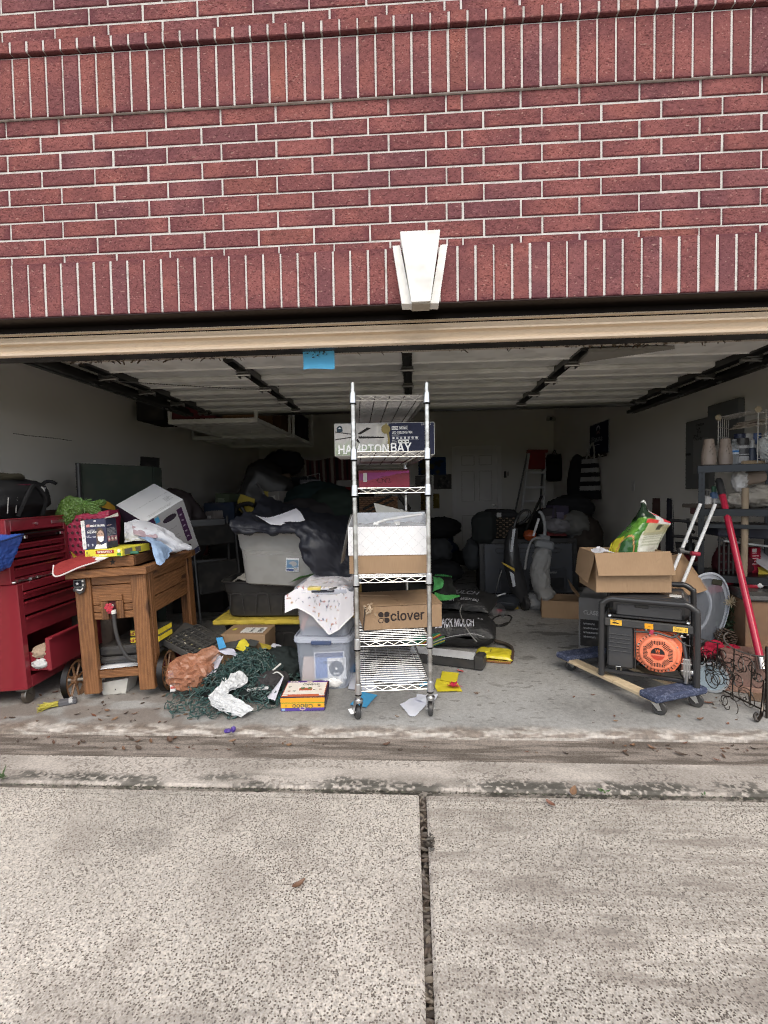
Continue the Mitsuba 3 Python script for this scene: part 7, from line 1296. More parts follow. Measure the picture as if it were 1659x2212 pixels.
q = at(1560, 1505, .72); k = thing('planter_box', 'dusty reddish brown planter box behind the iron scrollwork', 'planter'); part(k, 'body', MB(fr((q[0], q[1], 0), az=-22)).bx(0, .24, 0, .22, .01, .21, (.22, .13, .11), .006).bx(.245, .48, .02, .22, .01, .19, (.15, .09, .08), .006), 'matte'); part(k, 'base_rim', MB(fr((q[0], q[1], 0), az=-22)).bx(-.015, .50, -.02, -.001, .0, .035, (.30, .18, .14), .004), 'matte')
whole('flattened_carton', 'flattened brown carton lying under the iron scrollwork', 'cardboard', MB(fr((q[0] + .05, q[1] - .16, 0), az=-30)).bx(0, .42, 0, .14, .002, .012, (.20, .13, .09), .003), 'matte')
k = thing('paint_can', 'pale blue paint can behind the generator frame', 'can'); p = gr(1552, 1490, 0); part(k, 'body', MB(fr((p[0] - .02, p[1] + .03, .075), az=-30, ax=82)).add(cyl(.078, .15, 24, b=.004), (.30, .38, .44), 40), 'plastic'); part(k, 'rim', MB(fr((p[0] - .02, p[1] + .03, .075), az=-30, ax=82)).add(lathe([(.078, .07), (.084, .072), (.084, .082), (.072, .082), (.072, .074)], 24), (.45, .46, .46), 40), 'metal')
# iron scrollwork
k = thing('iron_rack', 'tangle of black wrought iron scrollwork standing at the lower right', 'rack'); a_, b_ = at(1518, 1480, .80), at(1662, 1530, .36); a_[2] = b_[2] = 0; ex = (b_ - a_) / np.linalg.norm(b_ - a_); IF = fxy(a_, ex, (0, 0, 1)); Lr = np.linalg.norm(b_ - a_); IR = (.075, .064, .056); r_ = random.Random(9)
m = MB(IF)
for x in np.linspace(.1, Lr, 4): m.add(bar((x, .01, 0), (x + .01, .24 + .05 * math.sin(x * 9), 0), .0034, 6), IR, 40)
m.add(bar((0, .02, 0), (Lr, .02, 0), .0045, 6), IR, 40)
m.add(bar((Lr * .92, .36, -.05), (Lr * .97, -.0, -.10), .009, 6), IR, 40).add(bar((Lr * .96, .36, .0), (Lr * 1.02, .0, .02), .009, 6), IR, 40); part(k, 'frame', m, 'metal')
for i in range(64):
    cx_, cy_, s, a0_, w_ = r_.uniform(.0, Lr), r_.uniform(.03, .26), r_.uniform(.026, .062), r_.uniform(0, 6.3), r_.choice((-1, 1))
    P = [(cx_ + s * (1 - .62 * t) * math.cos(a0_ + w_ * 7.5 * t), cy_ + s * (1 - .62 * t) * math.sin(a0_ + w_ * 7.5 * t), .09 * (i % 3) - .05 + .03 * t) for t in np.linspace(0, 1, 22)]
    part(k, 'scroll', MB(IF).add(tube(P, r_.uniform(.0018, .0028), 5), IR if i % 3 else (.16, .145, .13), 40), 'metal')
part('iron_rack', 'foot', MB().add(tube(spline([at(1652, 1470, .42), gr(1646, 1535, .03), gr(1640, 1552, .015), gr(1634, 1556, .012), gr(1631, 1546, .03), gr(1636, 1540, .045)], 6), .008, 8), IR, 40), 'metal')
whole('black_hook', 'curved black hook standing behind the generator frame', 'hook', MB().add(tube(spline([at(1518, 1440, .9), at(1519, 1398, .9), at(1524, 1388, .9), at(1530, 1392, .9), at(1529, 1400, .9)], 6), .011, 8), (.02, .02, .021), 40), 'plastic')
whole('black_cable', 'thin black cable curving from the generator across the right clutter', 'cable', MB().add(tube(spline([at(1512, 1380, .72), at(1545, 1388, .80), at(1558, 1390, .86)], 8), .004, 6), (.02, .02, .02), 40).add(tube(spline([at(1572, 1366, .8), at(1564, 1374, .78), at(1568, 1388, .76), at(1590, 1404, .70), at(1630, 1416, .60), at(1664, 1418, .55)], 8), .0042, 6), (.09, .08, .075), 40), 'plastic')
# wreath greenery, pine cone, ribbon
m = MB(); r_ = random.Random(3)
for i in range(520):
    u = r_.random(); c = at(1538 + 52 * r_.random() ** .8, 1300 + 125 * u, 1.0 + .1 * r_.random()); d_ = A([r_.gauss(0, 1), r_.gauss(-.4, .6), r_.gauss(.2, 1)]); d_ /= np.linalg.norm(d_); n = np.cross(d_, [r_.gauss(0, 1) for _ in range(3)]); n /= np.linalg.norm(n); s = r_.uniform(.018, .034)
    m.add(TM([c, c + d_ * s * .5 + n * s * .18, c + d_ * s, c + d_ * s * .5 - n * s * .18], [(0, 1, 2), (0, 2, 3)]), rnd.choice([(.02, .05, .018), (.028, .065, .022), (.015, .035, .014), (.04, .07, .03)]), False)
whole('wreath', 'dark green artificial wreath behind the oval plastic tray', 'wreath', m, 'leafy')
m = MB()
for i in range(60): c = at(1578, 1300, .98); d_ = A([r_.gauss(0, 1), r_.gauss(-.3, .5), r_.gauss(.3, 1)]); d_ /= np.linalg.norm(d_); m.add(bar(c, c + d_ * r_.uniform(.02, .05), .0012, 3), (.55, .47, .32), False)
whole('gold_sprig', 'pale gold sprig sticking out of the wreath', 'sprig', m, 'gloss')
m = MB(fr(at(1567, 1376, .94), ay=20))
for j in range(8):
    for i in range(10): a_ = i * .628 + j * .31; R = .055 * math.sin(.4 + 2.4 * (j + .5) / 8); m.box((R * math.cos(a_), R * math.sin(a_), -.045 + .0125 * j), (.022, .016, .006), (.085, .055, .04) if (i + j) % 2 else (.14, .10, .075), .002, rot(0, -25, math.degrees(a_)))
whole('pine_cone', 'brown pine cone in the wreath', 'pine cone', m, 'matte')
for i, (x, y, Y, s, lab) in enumerate(((1542, 1396, .86, 4, 'red ribbon loop in front of the wreath'), (1528, 1410, .84, 6, 'small red ribbon end at the iron scrollwork'), (1588, 1408, .84, 7, 'red ribbon loop behind the shovel'), (1560, 1262, 1.1, 8, 'long red ribbon behind the oval plastic tray'))): whole('red_ribbon', lab, 'ribbon', MB(fr(at(x, y, Y), ay=20 * i)).add(wrinkle(blob((.045, .02, .028) if i < 3 else (.03, .015, .08), .35, 2.5, s, 3), .004, 25, s), (.36, .012, .04), True), 'fabric')
# ---------------------------------------------------------------- right wall
def wallp(x, y): v = ray(x, y); return CAM + v * (XR - .012 - CAM[0]) / v[0]
def wallbox(nm, lab, cat, x0, x1, y0, y1, th, col, bs='matte'):
    a_, b_ = wallp(x0, (y0 + y1) / 2), wallp(x1, (y0 + y1) / 2); zt_, zb_ = wallp((x0 + x1) / 2, y0)[2], wallp((x0 + x1) / 2, y1)[2]
    k = thing(nm, lab, cat); part(k, 'cover', MB().bx(XR - th, XR - .001, b_[1], a_[1], zb_, zt_, col, .004), bs); return k, (b_[1], a_[1], zb_, zt_)
k, e = wallbox('breaker_panel', 'lower grey electrical panel with handwritten notes on the right wall', 'electrical panel', 1490, 1542, 906, 1056, .05, (.135, .14, .14)); m = MB(); F = fxy((XR - .0515, e[1], e[2]), (0, -1, 0), (0, 0, 1)); W_p, H_p = e[1] - e[0], e[3] - e[2]
decal(m, F, rect(W_p * .36, H_p * .22, W_p * .6, H_p * .5), (.19, .19, .185), .001)
for i, t in enumerate(('Summer', 'low', '456', 'pool', 'outside')): ftext(m, F, t, .024, W_p * (.46, .5, .5, .38, .42)[i], H_p * (.90 - .05 * i), (.02, .02, .02), False, None, .0016)
decal(m, F, rect(W_p * .02, H_p * .50, W_p * .22, .018), (.02, .02, .02), .0014); part(k, 'notes', m, 'paper')
wallbox('breaker_panel', 'upper grey electrical panel on the right wall above the wire cube', 'electrical panel', 1538, 1606, 868, 958, .05, (.125, .13, .13))
whole('red_pipe', 'dark red pole leaning on the right wall above the steel shelf', 'pole', MB().add(bar(at(1646, 770, 1.85), at(1600, 1110, 1.75), .016, 10), (.075, .022, .018), 40), 'matte')
for i, (x0, x1, c, lab) in enumerate(((1405, 1436, (.060, .026, .022), 'reddish brown board leaning on the right wall behind the soil bag'), (1436, 1462, (.022, .024, .036), 'blue black ribbed board leaning on the right wall behind the soil bag'))):
    a_, b_ = at(x0, 1076, 3.1 - .25 * i), at(x1, 1077, 2.95 - .25 * i); m = MB().add(slab([(a_[0], a_[1], 0), (b_[0], b_[1], 0), (b_[0] + .02, b_[1], b_[2]), (a_[0] + .02, a_[1], a_[2])], -.04), c, 10)
    if i: m.add([bar((a_[0] + (b_[0] - a_[0]) * t, a_[1] + (b_[1] - a_[1]) * t - .01, 0.02), (a_[0] + (b_[0] - a_[0]) * t + .02, a_[1] + (b_[1] - a_[1]) * t - .01, a_[2] - .02), .008, 5) for t in (.2, .4, .6, .8)], (.03, .032, .045), 40)
    whole('leaning_board', lab, 'board', m, 'matte')
k = thing('yard_sign', 'dark blue campaign sign with a round sunrise emblem on the right wall', 'sign'); c4 = [wallp(x, y) - A([.01, 0, 0]) for x, y in ((1276, 985), (1316, 977), (1312, 909), (1271.6, 924))]; sx_ = c4[1] - c4[0]; F = fxy(c4[0], sx_, c4[3] - c4[0]); sw, sh = np.linalg.norm(sx_), np.linalg.norm(c4[3] - c4[0])
part(k, 'board', MB(F).bx(-.012, sw + .012, -.012, sh + .012, -.008, 0, (.45, .45, .47), .001).bx(0, sw, 0, sh, .0005, .002, (.014, .018, .045), .0005), 'paper'); m = MB()
ftext(m, F, 'Obama', sh * .18, sw * .06, sh * .42, (.42, .42, .46), False, sw * .62, .0030); lines(m, F @ fr((0, 0, .0022)), sw * .3, sh * .30, sw * .42, 1, .03, (.30, .30, .33)); decal(m, F, [(sw * .48 + sw * .105 * math.cos(t) * r, sh * .78 + sh * .16 * math.sin(t) * r) for r, ts in ((1, np.linspace(0, math.pi, 14)), (.6, np.linspace(math.pi, 0, 14))) for t in ts], (.45, .46, .50), .003)
for i in range(3): decal(m, F, [(sw * .38, sh * (.74 - .035 * i)), (sw * .48, sh * (.765 - .035 * i)), (sw * .58, sh * (.74 - .035 * i)), (sw * .58, sh * (.725 - .035 * i)), (sw * .48, sh * (.75 - .035 * i)), (sw * .38, sh * (.725 - .035 * i))], (.40, .16, .15) if i % 2 == 0 else (.42, .4, .4), .003)
part(k, 'print', m, 'paper')
a_, b_ = wallp(1238, 995), wallp(1311, 981); k = thing('coat_rail', 'dark coat hook rail on the right wall under the campaign sign', 'coat rail'); part(k, 'rail', MB().add(beam(a_ - A([.01, 0, 0]), b_ - A([.01, 0, 0]), .02, .05), (.045, .03, .025), 20), 'matte')
for t in (.05, .38, .70, .95): p = a_ + (b_ - a_) * t; part(k, 'hook', MB().add(tube(spline([p - A([.02, 0, 0]), p - A([.06, 0, .02]), p - A([.08, 0, -.01])], 4), .009, 6), (.55, .54, .5), 40), 'metal')
k = thing('striped_tote', 'black and white striped tote bag hanging from the coat rail', 'bag'); p = wallp(1296, 1030) - A([.13, 0, 0]); m = MB(fr(p, az=-62)); NS = 9
for i in range(NS):
    w0, w1 = .26 - .012 * i, .26 - .012 * (i + 1); z0_ = -.30 + .06 * i; m.add(hull([(s * w / 2 * 1.0, y, z) for w, z in ((w0 + .02, z0_), (w1 + .02, z0_ + .0598)) for s in (-1, 1) for y in (-.06, .06)]), (.34, .34, .33) if i % 2 == 0 and i > 1 else (.012, .012, .014), 20)
part(k, 'body', m, 'fabric'); part(k, 'straps', MB(fr(p, az=-62)).add([tube(spline([(s * .07, 0, .22), (s * .05, .02, .36), (0, .05, .46)], 6), .012, 6) for s in (-1, 1)], (.36, .35, .34), 40), 'fabric')
k = thing('guitar_bag', 'long black bag with a curved pale edge hanging beside the striped tote', 'bag'); p = wallp(1268, 1050) - A([.14, 0, 0]); part(k, 'body', MB(fr(p, az=-60)).add(wrinkle(blob((.15, .08, .42), .10, 2, 5, 3), .012, 6, 3), (.02, .02, .022), True).add(blob((.20, .09, .17), .08, 2, 6, 3), (.02, .02, .022), True, fr((.05, 0, -.42))), 'fabric'); part(k, 'piping', MB(fr(p, az=-60)).add(tube(spline([(-.13, -.09, -.32), (-.06, -.12, -.36), (-.03, -.12, -.46), (-.08, -.11, -.54)], 6), .008, 6), (.30, .30, .31), 40), 'fabric')
k = thing('backpack', 'small black backpack hanging near the rear corner', 'bag'); p = wallp(1208, 1010) - A([.08, 0, 0]); part(k, 'body', MB(fr(p, az=-35)).add(wrinkle(roundbox(.34, .14, .44, .08, 3, .05), .012, 7, 3), (.006, .006, .007), True), 'fabric'); part(k, 'loop', MB(fr(p, az=-35)).add(tube(spline([(-.05, 0, .2), (0, 0, .3), (.05, 0, .2)], 5), .01, 6), (.01, .01, .01), 40), 'fabric')
p = at(1190, 905, YB - .1); k = thing('security_camera', 'small white camera mounted high in the rear right corner', 'camera'); part(k, 'body', MB(fr(p, az=25, ax=10)).add(roundbox(.11, .16, .08, .02, 2), (.42, .41, .39), True), 'plastic'); part(k, 'lens', MB(fr(p + A([-.02, -.09, -.005]), ax=90)).add(cyl(.024, .02, 14), (.02, .02, .02), 35), 'plastic'); part(k, 'arm', MB().add(bar(p, (p[0] + .06, YB, p[2] + .05), .014, 8), (.4, .4, .38), 40), 'plastic')
p = at(1092, 1025, YB); k = thing('wall_keypad', 'small dark keypad on the rear wall right of the door', 'keypad'); part(k, 'body', MB().bx(p[0] - .03, p[0] + .01, YB - .02, YB - .001, p[2] - .06, p[2] + .06, (.03, .03, .03), .004).bx(p[0] + .025, p[0] + .06, YB - .012, YB - .001, p[2] - .03, p[2] + .05, (.42, .40, .37), .003), 'plastic')
def poster(lab, x0, x1, y0, y1, base, blots, seed, nm='poster'):
    a_, b_ = at(x0, y1, YB), at(x1, y0, YB); r_ = random.Random(seed); m = MB(); F = fxy((a_[0], YB - .004 - .002 * seed % .006, a_[2]), (1, 0, 0), (0, 0, 1)); w_, h_ = b_[0] - a_[0], b_[2] - a_[2]; m.M = F; m.bx(0, w_, 0, h_, 0, .002, base, .0005); m.M = np.eye(4)
    for c, n, s in blots:
        for i in range(n): decal(m, F, star(r_.uniform(.12, .88) * w_, r_.uniform(.15, .85) * h_, s * r_.uniform(.5, 1.1), .6, 7, r_.uniform(0, 90)), c, .0026 + .0002 * i)
    whole(nm, lab, 'poster', m, 'paper')
poster('blue map poster with yellow patches on the rear wall left of the door', 904, 963, 987, 1026, (.012, .045, .14), [((.10, .085, .03), 9, .07), ((.03, .03, .03), 5, .05)], 1)
poster('grey picture print left under the blue map poster', 897, 932, 1027, 1058, (.20, .19, .18), [((.08, .08, .08), 6, .05), ((.3, .29, .28), 5, .03)], 2)
poster('dark grey picture print right under the blue map poster', 937, 975, 1024, 1057, (.10, .095, .09), [((.05, .05, .05), 6, .05), ((.17, .16, .15), 6, .03)], 3)
poster('yellow poster strip left of the rear door', 909, 924, 1065, 1102, (.16, .11, .02), [((.06, .04, .01), 6, .025)], 4); poster('second yellow poster strip nearer the rear door', 936, 949, 1066, 1098, (.18, .13, .02), [((.3, .25, .12), 3, .02)], 5)
# ---------------------------------------------------------------- rear right group
k = thing('step_ladder', 'aluminium step ladder with a red top leaning at the rear wall', 'ladder'); Yl = 6.25
tl, tr = at(1143, 976, Yl + .35), at(1178, 976, Yl + .35); bl, br_ = at(1114, 1206, Yl), at(1172, 1206, Yl); al = (.75, .75, .75)
for a_, b_ in ((tl, bl), (tr, br_)): part(k, 'rail', MB().add(beam(a_, b_, .03, .06, (0, 1, 0)), al, 20), 'plastic')
part(k, 'top_cap', MB().add(hull([q + A([0, dy, dz]) for q in (tl - A([.03, 0, 0]), tr + A([.02, 0, 0])) for dy in (-.1, .06) for dz in (-.02, .03)]), (.34, .02, .02), 20), 'plastic'); part(k, 'top_panel', MB().add(slab([tl + A([.01, -.05, -.02]), tr + A([-.01, -.05, -.02]), tr + (br_ - tr) * .165 + A([-.01, -.05, 0]), tl + (bl - tl) * .165 + A([.01, -.05, 0])], .02), (.30, .018, .018), 10), 'plastic')
for t in (.20, .34, .47, .60, .73, .86): part(k, 'step', MB().add(beam(tl + (bl - tl) * t, tr + (br_ - tr) * t, .10, .035, (0, 0, 1)), (.85, .85, .85), 20), 'plastic')
for a_, b_ in ((tl + A([0, .1, 0]), A([bl[0] - .05, YB - .03, 0])), (tr + A([0, .1, 0]), A([br_[0] + .05, YB - .03, 0]))): part(k, 'rear_leg', MB().add(beam(a_, b_, .025, .04, (0, 1, 0)), (.25, .25, .25), 20), 'metal')
k = thing('television', 'big flat television standing on the floor with its dark back to the driveway', 'television'); Yt = 3.40; a_, b_ = at(1037, 1285, Yt), at(1251, 1280, Yt); zt_ = at(1140, 1164, Yt)[2]; w = b_[0] - a_[0]; TVf = fr((a_[0], Yt, .0), az=1, ax=-4)
part(k, 'bezel', MB(TVf).bx(0, w, .01, .05, .01, zt_, (.016, .017, .020), .008).bx(0, w, 0, .012, zt_ - .05, zt_, (.02, .02, .022), .004).bx(0, .05, 0, .012, .01, zt_ - .055, (.02, .02, .022), .004).bx(w - .05, w, 0, .012, .01, zt_ - .055, (.02, .02, .022), .004), 'plastic'); part(k, 'back_panel', MB(TVf).bx(.06, w - .06, .0, .0095, .02, zt_ - .06, (.075, .082, .098), .006), 'plastic')
part(k, 'grille', MB(TVf).add(tube([(.2, -.004, zt_ - .11), (w - .2, -.004, zt_ - .11), (w - .18, -.004, zt_ - .13), (w - .2, -.004, zt_ - .16), (.2, -.004, zt_ - .16), (.18, -.004, zt_ - .13)], .004, 5, True), (.06, .06, .065), 40), 'plastic'); part(k, 'port_box', MB(TVf).bx(w * .2, w * .88, -.02, -.001, .04, zt_ * .46, (.05, .054, .065), .006).bx(w * .5, w * .85, -.026, -.021, .06, zt_ * .30, (.014, .014, .016), .004).bx(w * .70, w * .78, -.024, -.021, zt_ * .38, zt_ * .41, (.3, .3, .3), .001), 'plastic')
k = thing('picnic_basket', 'dark bag and woven picnic basket standing on the television top', 'basket'); F = fr(at(1082, 1163, Yt + .1), az=-8); m = MB(F)
for j in range(10):
    for i in range(9): m.box((-.17 + .33 * (i + .5) / 9, -.004 if (i + j) % 2 else .0, .014 + .024 * j), (.030, .010, .016), (.20, .14, .09) if (i + j) % 2 else (.030, .026, .022), .003)
m.bx(-.17, .16, .006, .2, 0, .25, (.014, .013, .012), .01); part(k, 'weave', m, 'matte'); part(k, 'cover', MB(F).add(wrinkle(roundbox(.40, .24, .10, .04, 3), .012, 8, 2), (.024, .024, .026), True, fr((0, .1, .27))).box((-.02, -.03, .27), (.05, .004, .05), (.42, .42, .42), .002), 'fabric')
m = MB(fr(at(1045, 1140, Yt + .1))).add(wrinkle(roundbox(.26, .2, .36, .06, 3), .012, 7, 4), (.024, .028, .028), True); whole('black_shoulder_bag', 'soft black bag left of the woven basket', 'bag', m, 'fabric')
whole('tv_stand', 'dark low stand behind the television carrying the basket', 'stand', MB().bx(a_[0] + .02, a_[0] + w - .05, Yt + .06, Yt + .5, 0, zt_ - .012, (.02, .018, .017), .01), 'matte')
k = thing('vacuum_cleaner', 'upright black carpet cleaner with a loop handle and yellow trim', 'vacuum cleaner'); Yv = 2.75
part(k, 'handle', MB().add(tube(spline([at(x, y, Yv) for x, y in ((1108, 1150), (1116, 1122), (1128, 1105), (1142, 1103), (1143, 1114), (1132, 1126), (1120, 1132))], 6), .014, 8), (.016, .016, .017), 40), 'gloss')
part(k, 'body', MB().add(tube([at(1110, 1140, Yv), at(1104, 1170, Yv - .02), at(1106, 1215, Yv - .03), at(1118, 1262, Yv - .03), at(1130, 1296, Yv)], [.04, .065, .085, .085, .06], 14), (.024, .024, .026), 40), 'gloss'); part(k, 'silver_strip', MB().add(slab([at(x, y, Yv - .125) for x, y in ((1108, 1142), (1114, 1142), (1107, 1192), (1102, 1192))], .006), (.55, .56, .58), 10).add(slab([at(x, y, Yv - .128) for x, y in ((1101, 1234), (1110, 1240), (1114, 1266), (1108, 1268))], .006), (.50, .52, .55), 10), 'gloss')
part(k, 'yellow_band', MB().add(slab([at(x, y, Yv - .14) for x, y in ((1082, 1213), (1086, 1218), (1111, 1234), (1110, 1227))], .03), (.50, .34, .03), 10), 'plastic'); part(k, 'wheel', MB(fr(at(1134, 1303, Yv - .06), az=15)).add(cyl(.075, .05, 22, b=.008), (.024, .024, .026), 40, fr(ay=90)), 'plastic')
part(k, 'head', MB(fr(at(1092, 1300, Yv - .08), az=-12)).add(roundbox(.26, .22, .13, .05, 3), (.014, .018, .026), True), 'gloss'); part(k, 'head_trim', MB().add(tube(spline([at(1068, 1302, Yv - .22), at(1074, 1288, Yv - .24), at(1092, 1282, Yv - .22)], 5), .007, 6), (.5, .52, .55), 40), 'gloss'); part(k, 'yellow_foot', MB().add(slab([gr(x, y, .01) for x, y in ((1088, 1315), (1116, 1306), (1120, 1313), (1096, 1315))], .02), (.50, .34, .03), 10), 'plastic')
k = thing('vacuum_cleaner', 'old upright vacuum cleaner with a dusty grey cloth dust bag', 'vacuum cleaner'); Yw = 2.62
m = MB().add(wrinkle(sub(tube([at(1175, 1186, Yw), at(1170, 1205, Yw), at(1165, 1240, Yw - .02), at(1170, 1270, Yw - .02), at(1182, 1290, Yw - .03)], [.06, .075, .080, .07, .08], 14), 2), .020, 13, 2), (.30, .30, .295), True); part(k, 'dust_bag', m, 'matte')
part(k, 'yoke', MB(fr(at(1174, 1178, Yw), ay=12)).bx(-.09, .09, -.05, .05, -.03, .05, (.20, .21, .22), .015).bx(-.06, .04, -.04, .04, .05, .10, (.19, .2, .21), .01), 'plastic'); part(k, 'handle', MB().add(tube(spline([at(x, y, Yw) for x, y in ((1172, 1168), (1177, 1150), (1176, 1128), (1170, 1110), (1164, 1105))], 5), .016, 8), (.24, .25, .26), 40).add(tube([at(1164, 1120, Yw), at(1152, 1158, Yw)], .012, 8), (.5, .5, .5), 40), 'plastic'); part(k, 'hose', MB().add(tube(spline([at(x, y, Yw - .1) for x, y in ((1172, 1164), (1158, 1162), (1146, 1172), (1138, 1200), (1134, 1230))], 6), .011, 8), (.22, .22, .22), 40), 'plastic')
m = MB().add(wrinkle(blob((.10, .10, .07), .3, 3, 4, 3), .01, 16, 3), (.32, .32, .32), True, fr(gr(1156, 1300, .06))); whole('tissue_bag', 'pale crumpled bag on the floor by the grey dust bag', 'bag', m, 'film')
p = at(1148, 1140, 3.1); whole('orange_scrap', 'small bright orange plastic piece on the television top', 'scrap', MB(fr(at(1145, 1156, 3.3))).add(blob((.06, .05, .05), .3, 2, 3, 2), (.45, .08, .015), True), 'plastic')
whole('black_broom', 'thin black pole leaning at the step ladder', 'pole', MB().add(bar(at(1170, 1072, 4.0), at(1133, 1150, 3.7), .016, 8), (.012, .012, .012), 40), 'plastic')
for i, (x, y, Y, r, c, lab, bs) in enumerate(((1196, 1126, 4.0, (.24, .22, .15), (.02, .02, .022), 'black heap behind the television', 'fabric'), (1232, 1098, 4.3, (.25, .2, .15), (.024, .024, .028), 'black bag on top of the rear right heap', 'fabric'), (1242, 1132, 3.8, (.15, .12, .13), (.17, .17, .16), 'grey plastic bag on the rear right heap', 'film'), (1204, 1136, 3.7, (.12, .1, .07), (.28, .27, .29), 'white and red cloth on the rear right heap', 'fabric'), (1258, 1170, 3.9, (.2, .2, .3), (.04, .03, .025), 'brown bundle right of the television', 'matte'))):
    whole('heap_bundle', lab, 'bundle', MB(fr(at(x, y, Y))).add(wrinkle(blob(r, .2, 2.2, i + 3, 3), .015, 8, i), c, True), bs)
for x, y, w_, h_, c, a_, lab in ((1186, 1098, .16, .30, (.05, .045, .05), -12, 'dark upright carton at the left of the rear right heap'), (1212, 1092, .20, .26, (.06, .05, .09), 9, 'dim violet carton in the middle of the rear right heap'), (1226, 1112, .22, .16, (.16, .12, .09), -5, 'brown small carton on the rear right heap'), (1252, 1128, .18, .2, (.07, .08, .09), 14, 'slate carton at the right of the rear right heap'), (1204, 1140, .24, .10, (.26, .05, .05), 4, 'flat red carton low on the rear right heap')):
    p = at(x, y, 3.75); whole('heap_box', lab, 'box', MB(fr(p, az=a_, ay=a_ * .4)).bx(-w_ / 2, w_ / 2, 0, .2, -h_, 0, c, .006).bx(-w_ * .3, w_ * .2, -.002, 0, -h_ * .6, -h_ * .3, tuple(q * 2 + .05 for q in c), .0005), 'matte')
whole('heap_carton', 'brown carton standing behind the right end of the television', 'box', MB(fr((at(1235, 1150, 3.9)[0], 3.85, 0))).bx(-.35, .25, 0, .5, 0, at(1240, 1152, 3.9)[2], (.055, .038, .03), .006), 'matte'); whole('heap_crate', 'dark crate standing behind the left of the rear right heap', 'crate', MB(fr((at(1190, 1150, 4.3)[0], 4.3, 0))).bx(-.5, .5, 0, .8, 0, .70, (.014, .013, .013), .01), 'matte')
jar('water_jug', 'large blue water jug on the floor before the rear door', 'jug', 972, 0.0, .50, 5.3, [(.22, 0), (.25, .04), (.25, .3), (.235, .33), (.25, .36), (.25, .62), (.2, .74), (.07, .84), (.07, .9), (.08, .901), (.08, 1)], [(0, .9, (.015, .03, .09), 'body'), (.901, 1, (.02, .03, .07), 'cap')], 'gloss')
for i, (x, y, z, r, c, lab) in enumerate(((948, 1190, .15, (.15, .15, .17), (.10, .105, .11), 'pale bag on the floor left of the water jug'), (948, 1140, .45, (.25, .2, .12), (.024, .024, .026), 'black bag behind the wire tower'), (952, 1235, .06, (.22, .18, .12), (.024, .024, .026), 'dark bundle on the floor behind the wire tower'), (1000, 1205, .06, (.16, .14, .08), (.02, .02, .02), 'dark shoes heap before the rear door'), (1022, 1196, .14, (.10, .12, .16), (.06, .065, .07), 'patterned bag left of the television'))):
    p = gr(x, y + (25 if y < 1180 else 0), z); p = at(x, y, (4.6, 4.6, 3.8, 4.9, 3.7)[i]); whole('floor_bundle', lab, 'bundle', MB(fr(p)).add(wrinkle(blob(r, .25, 2.2, i + 9, 3), .014, 9, i), c, True), 'fabric')
whole('low_crate', 'dark low crate under the black bag behind the wire tower', 'crate', MB(fr((at(940, 1150, 4.8)[0], 4.8, 0))).bx(-.35, .2, 0, .5, 0, .42, (.02, .02, .02), .01), 'matte')
whole('round_disc', 'small pale round disc on the floor before the rear door', 'disc', MB(fr(gr(976, 1216, .05), ax=70)).add(cyl(.05, .03, 16), (.30, .29, .27), 40), 'plastic')
# ---------------------------------------------------------------- floor things in the middle
def pillow(F, w, d_, h, wr, seed, n=50):
    def half(s): return grid(lambda u, v: (w * (u - .5), d_ * (v - .5), s * h / 2 * np.clip((1 - (2 * u - 1) ** 4) * (1 - (2 * v - 1) ** 4), 0, 1) ** .55 + h / 2), n, n)
    out = []
    for s in (-1, 1): g_ = half(s); v = A(g_.vertices); q = 1 - 3 * np.abs(2 * meshkit.fbm(v * 9 + 3, 4, seed) - 1); v[:, 2] += s * wr * q * np.clip(1 - (2 * np.abs(v[:, 0]) / w) ** 8, 0, 1); v[:, 2] = np.maximum(v[:, 2], .002); g_.vertices = v; out.append(g_)
    return out
BKF = (.013, .013, .014)
g = gr(1004, 1404); MBF = fr((g[0] - .05, g[1] + .20, .0), az=-10); k = thing('mulch_bag', 'front black plastic mulch bag with white lettering on the floor', 'bag'); part(k, 'body', MB(MBF).add(pillow(MBF, .62, .42, .20, .012, 4), BKF, True), 'film')
def onpillow(mb, F, w, d_, h, t, hh, x, y, wide, col, ang=0, st=1.7, lift=.012):
    m_ = sub(text_mesh(t, hh, .0006, True), 1); m_.apply_scale([wide / m_.extents[0], st, 1]); v = A(m_.vertices) @ rot(0, 0, ang).T + A([x, y, 0]); u_, v_ = v[:, 0] / w + .5, v[:, 1] / d_ + .5
    v[:, 2] += lift + h / 2 + h / 2 * np.clip((1 - (2 * u_ - 1) ** 4) * (1 - (2 * v_ - 1) ** 4), 0, 1) ** .55; m_.vertices = v; return mb.add(m_, col, False, F)
m = MB(); onpillow(m, MBF, .62, .42, .20, 'BLACK MULCH', .048, -.14, -.195, .29, (.58, .58, .64), 4); onpillow(m, MBF, .62, .42, .20, '2.0', .016, .17, -.06, .04, (.4, .4, .43)); part(k, 'lettering', m, 'paper'); part(k, 'white_line', MB().add(tube(spline([at(955, 1380, 1.33), at(985, 1373, 1.36), at(1020, 1369, 1.38), at(1046, 1376, 1.36)], 6), .0022, 4), (.4, .4, .42), 40), 'paper')
g = gr(985, 1372); MBF2 = fr((g[0] + .06, g[1] + .26, .13), az=-22, ax=6); k = thing('mulch_bag', 'rear black plastic mulch bag lying on the front one', 'bag'); part(k, 'body', MB(MBF2).add(pillow(MBF2, .60, .40, .17, .012, 7), BKF, True), 'film')
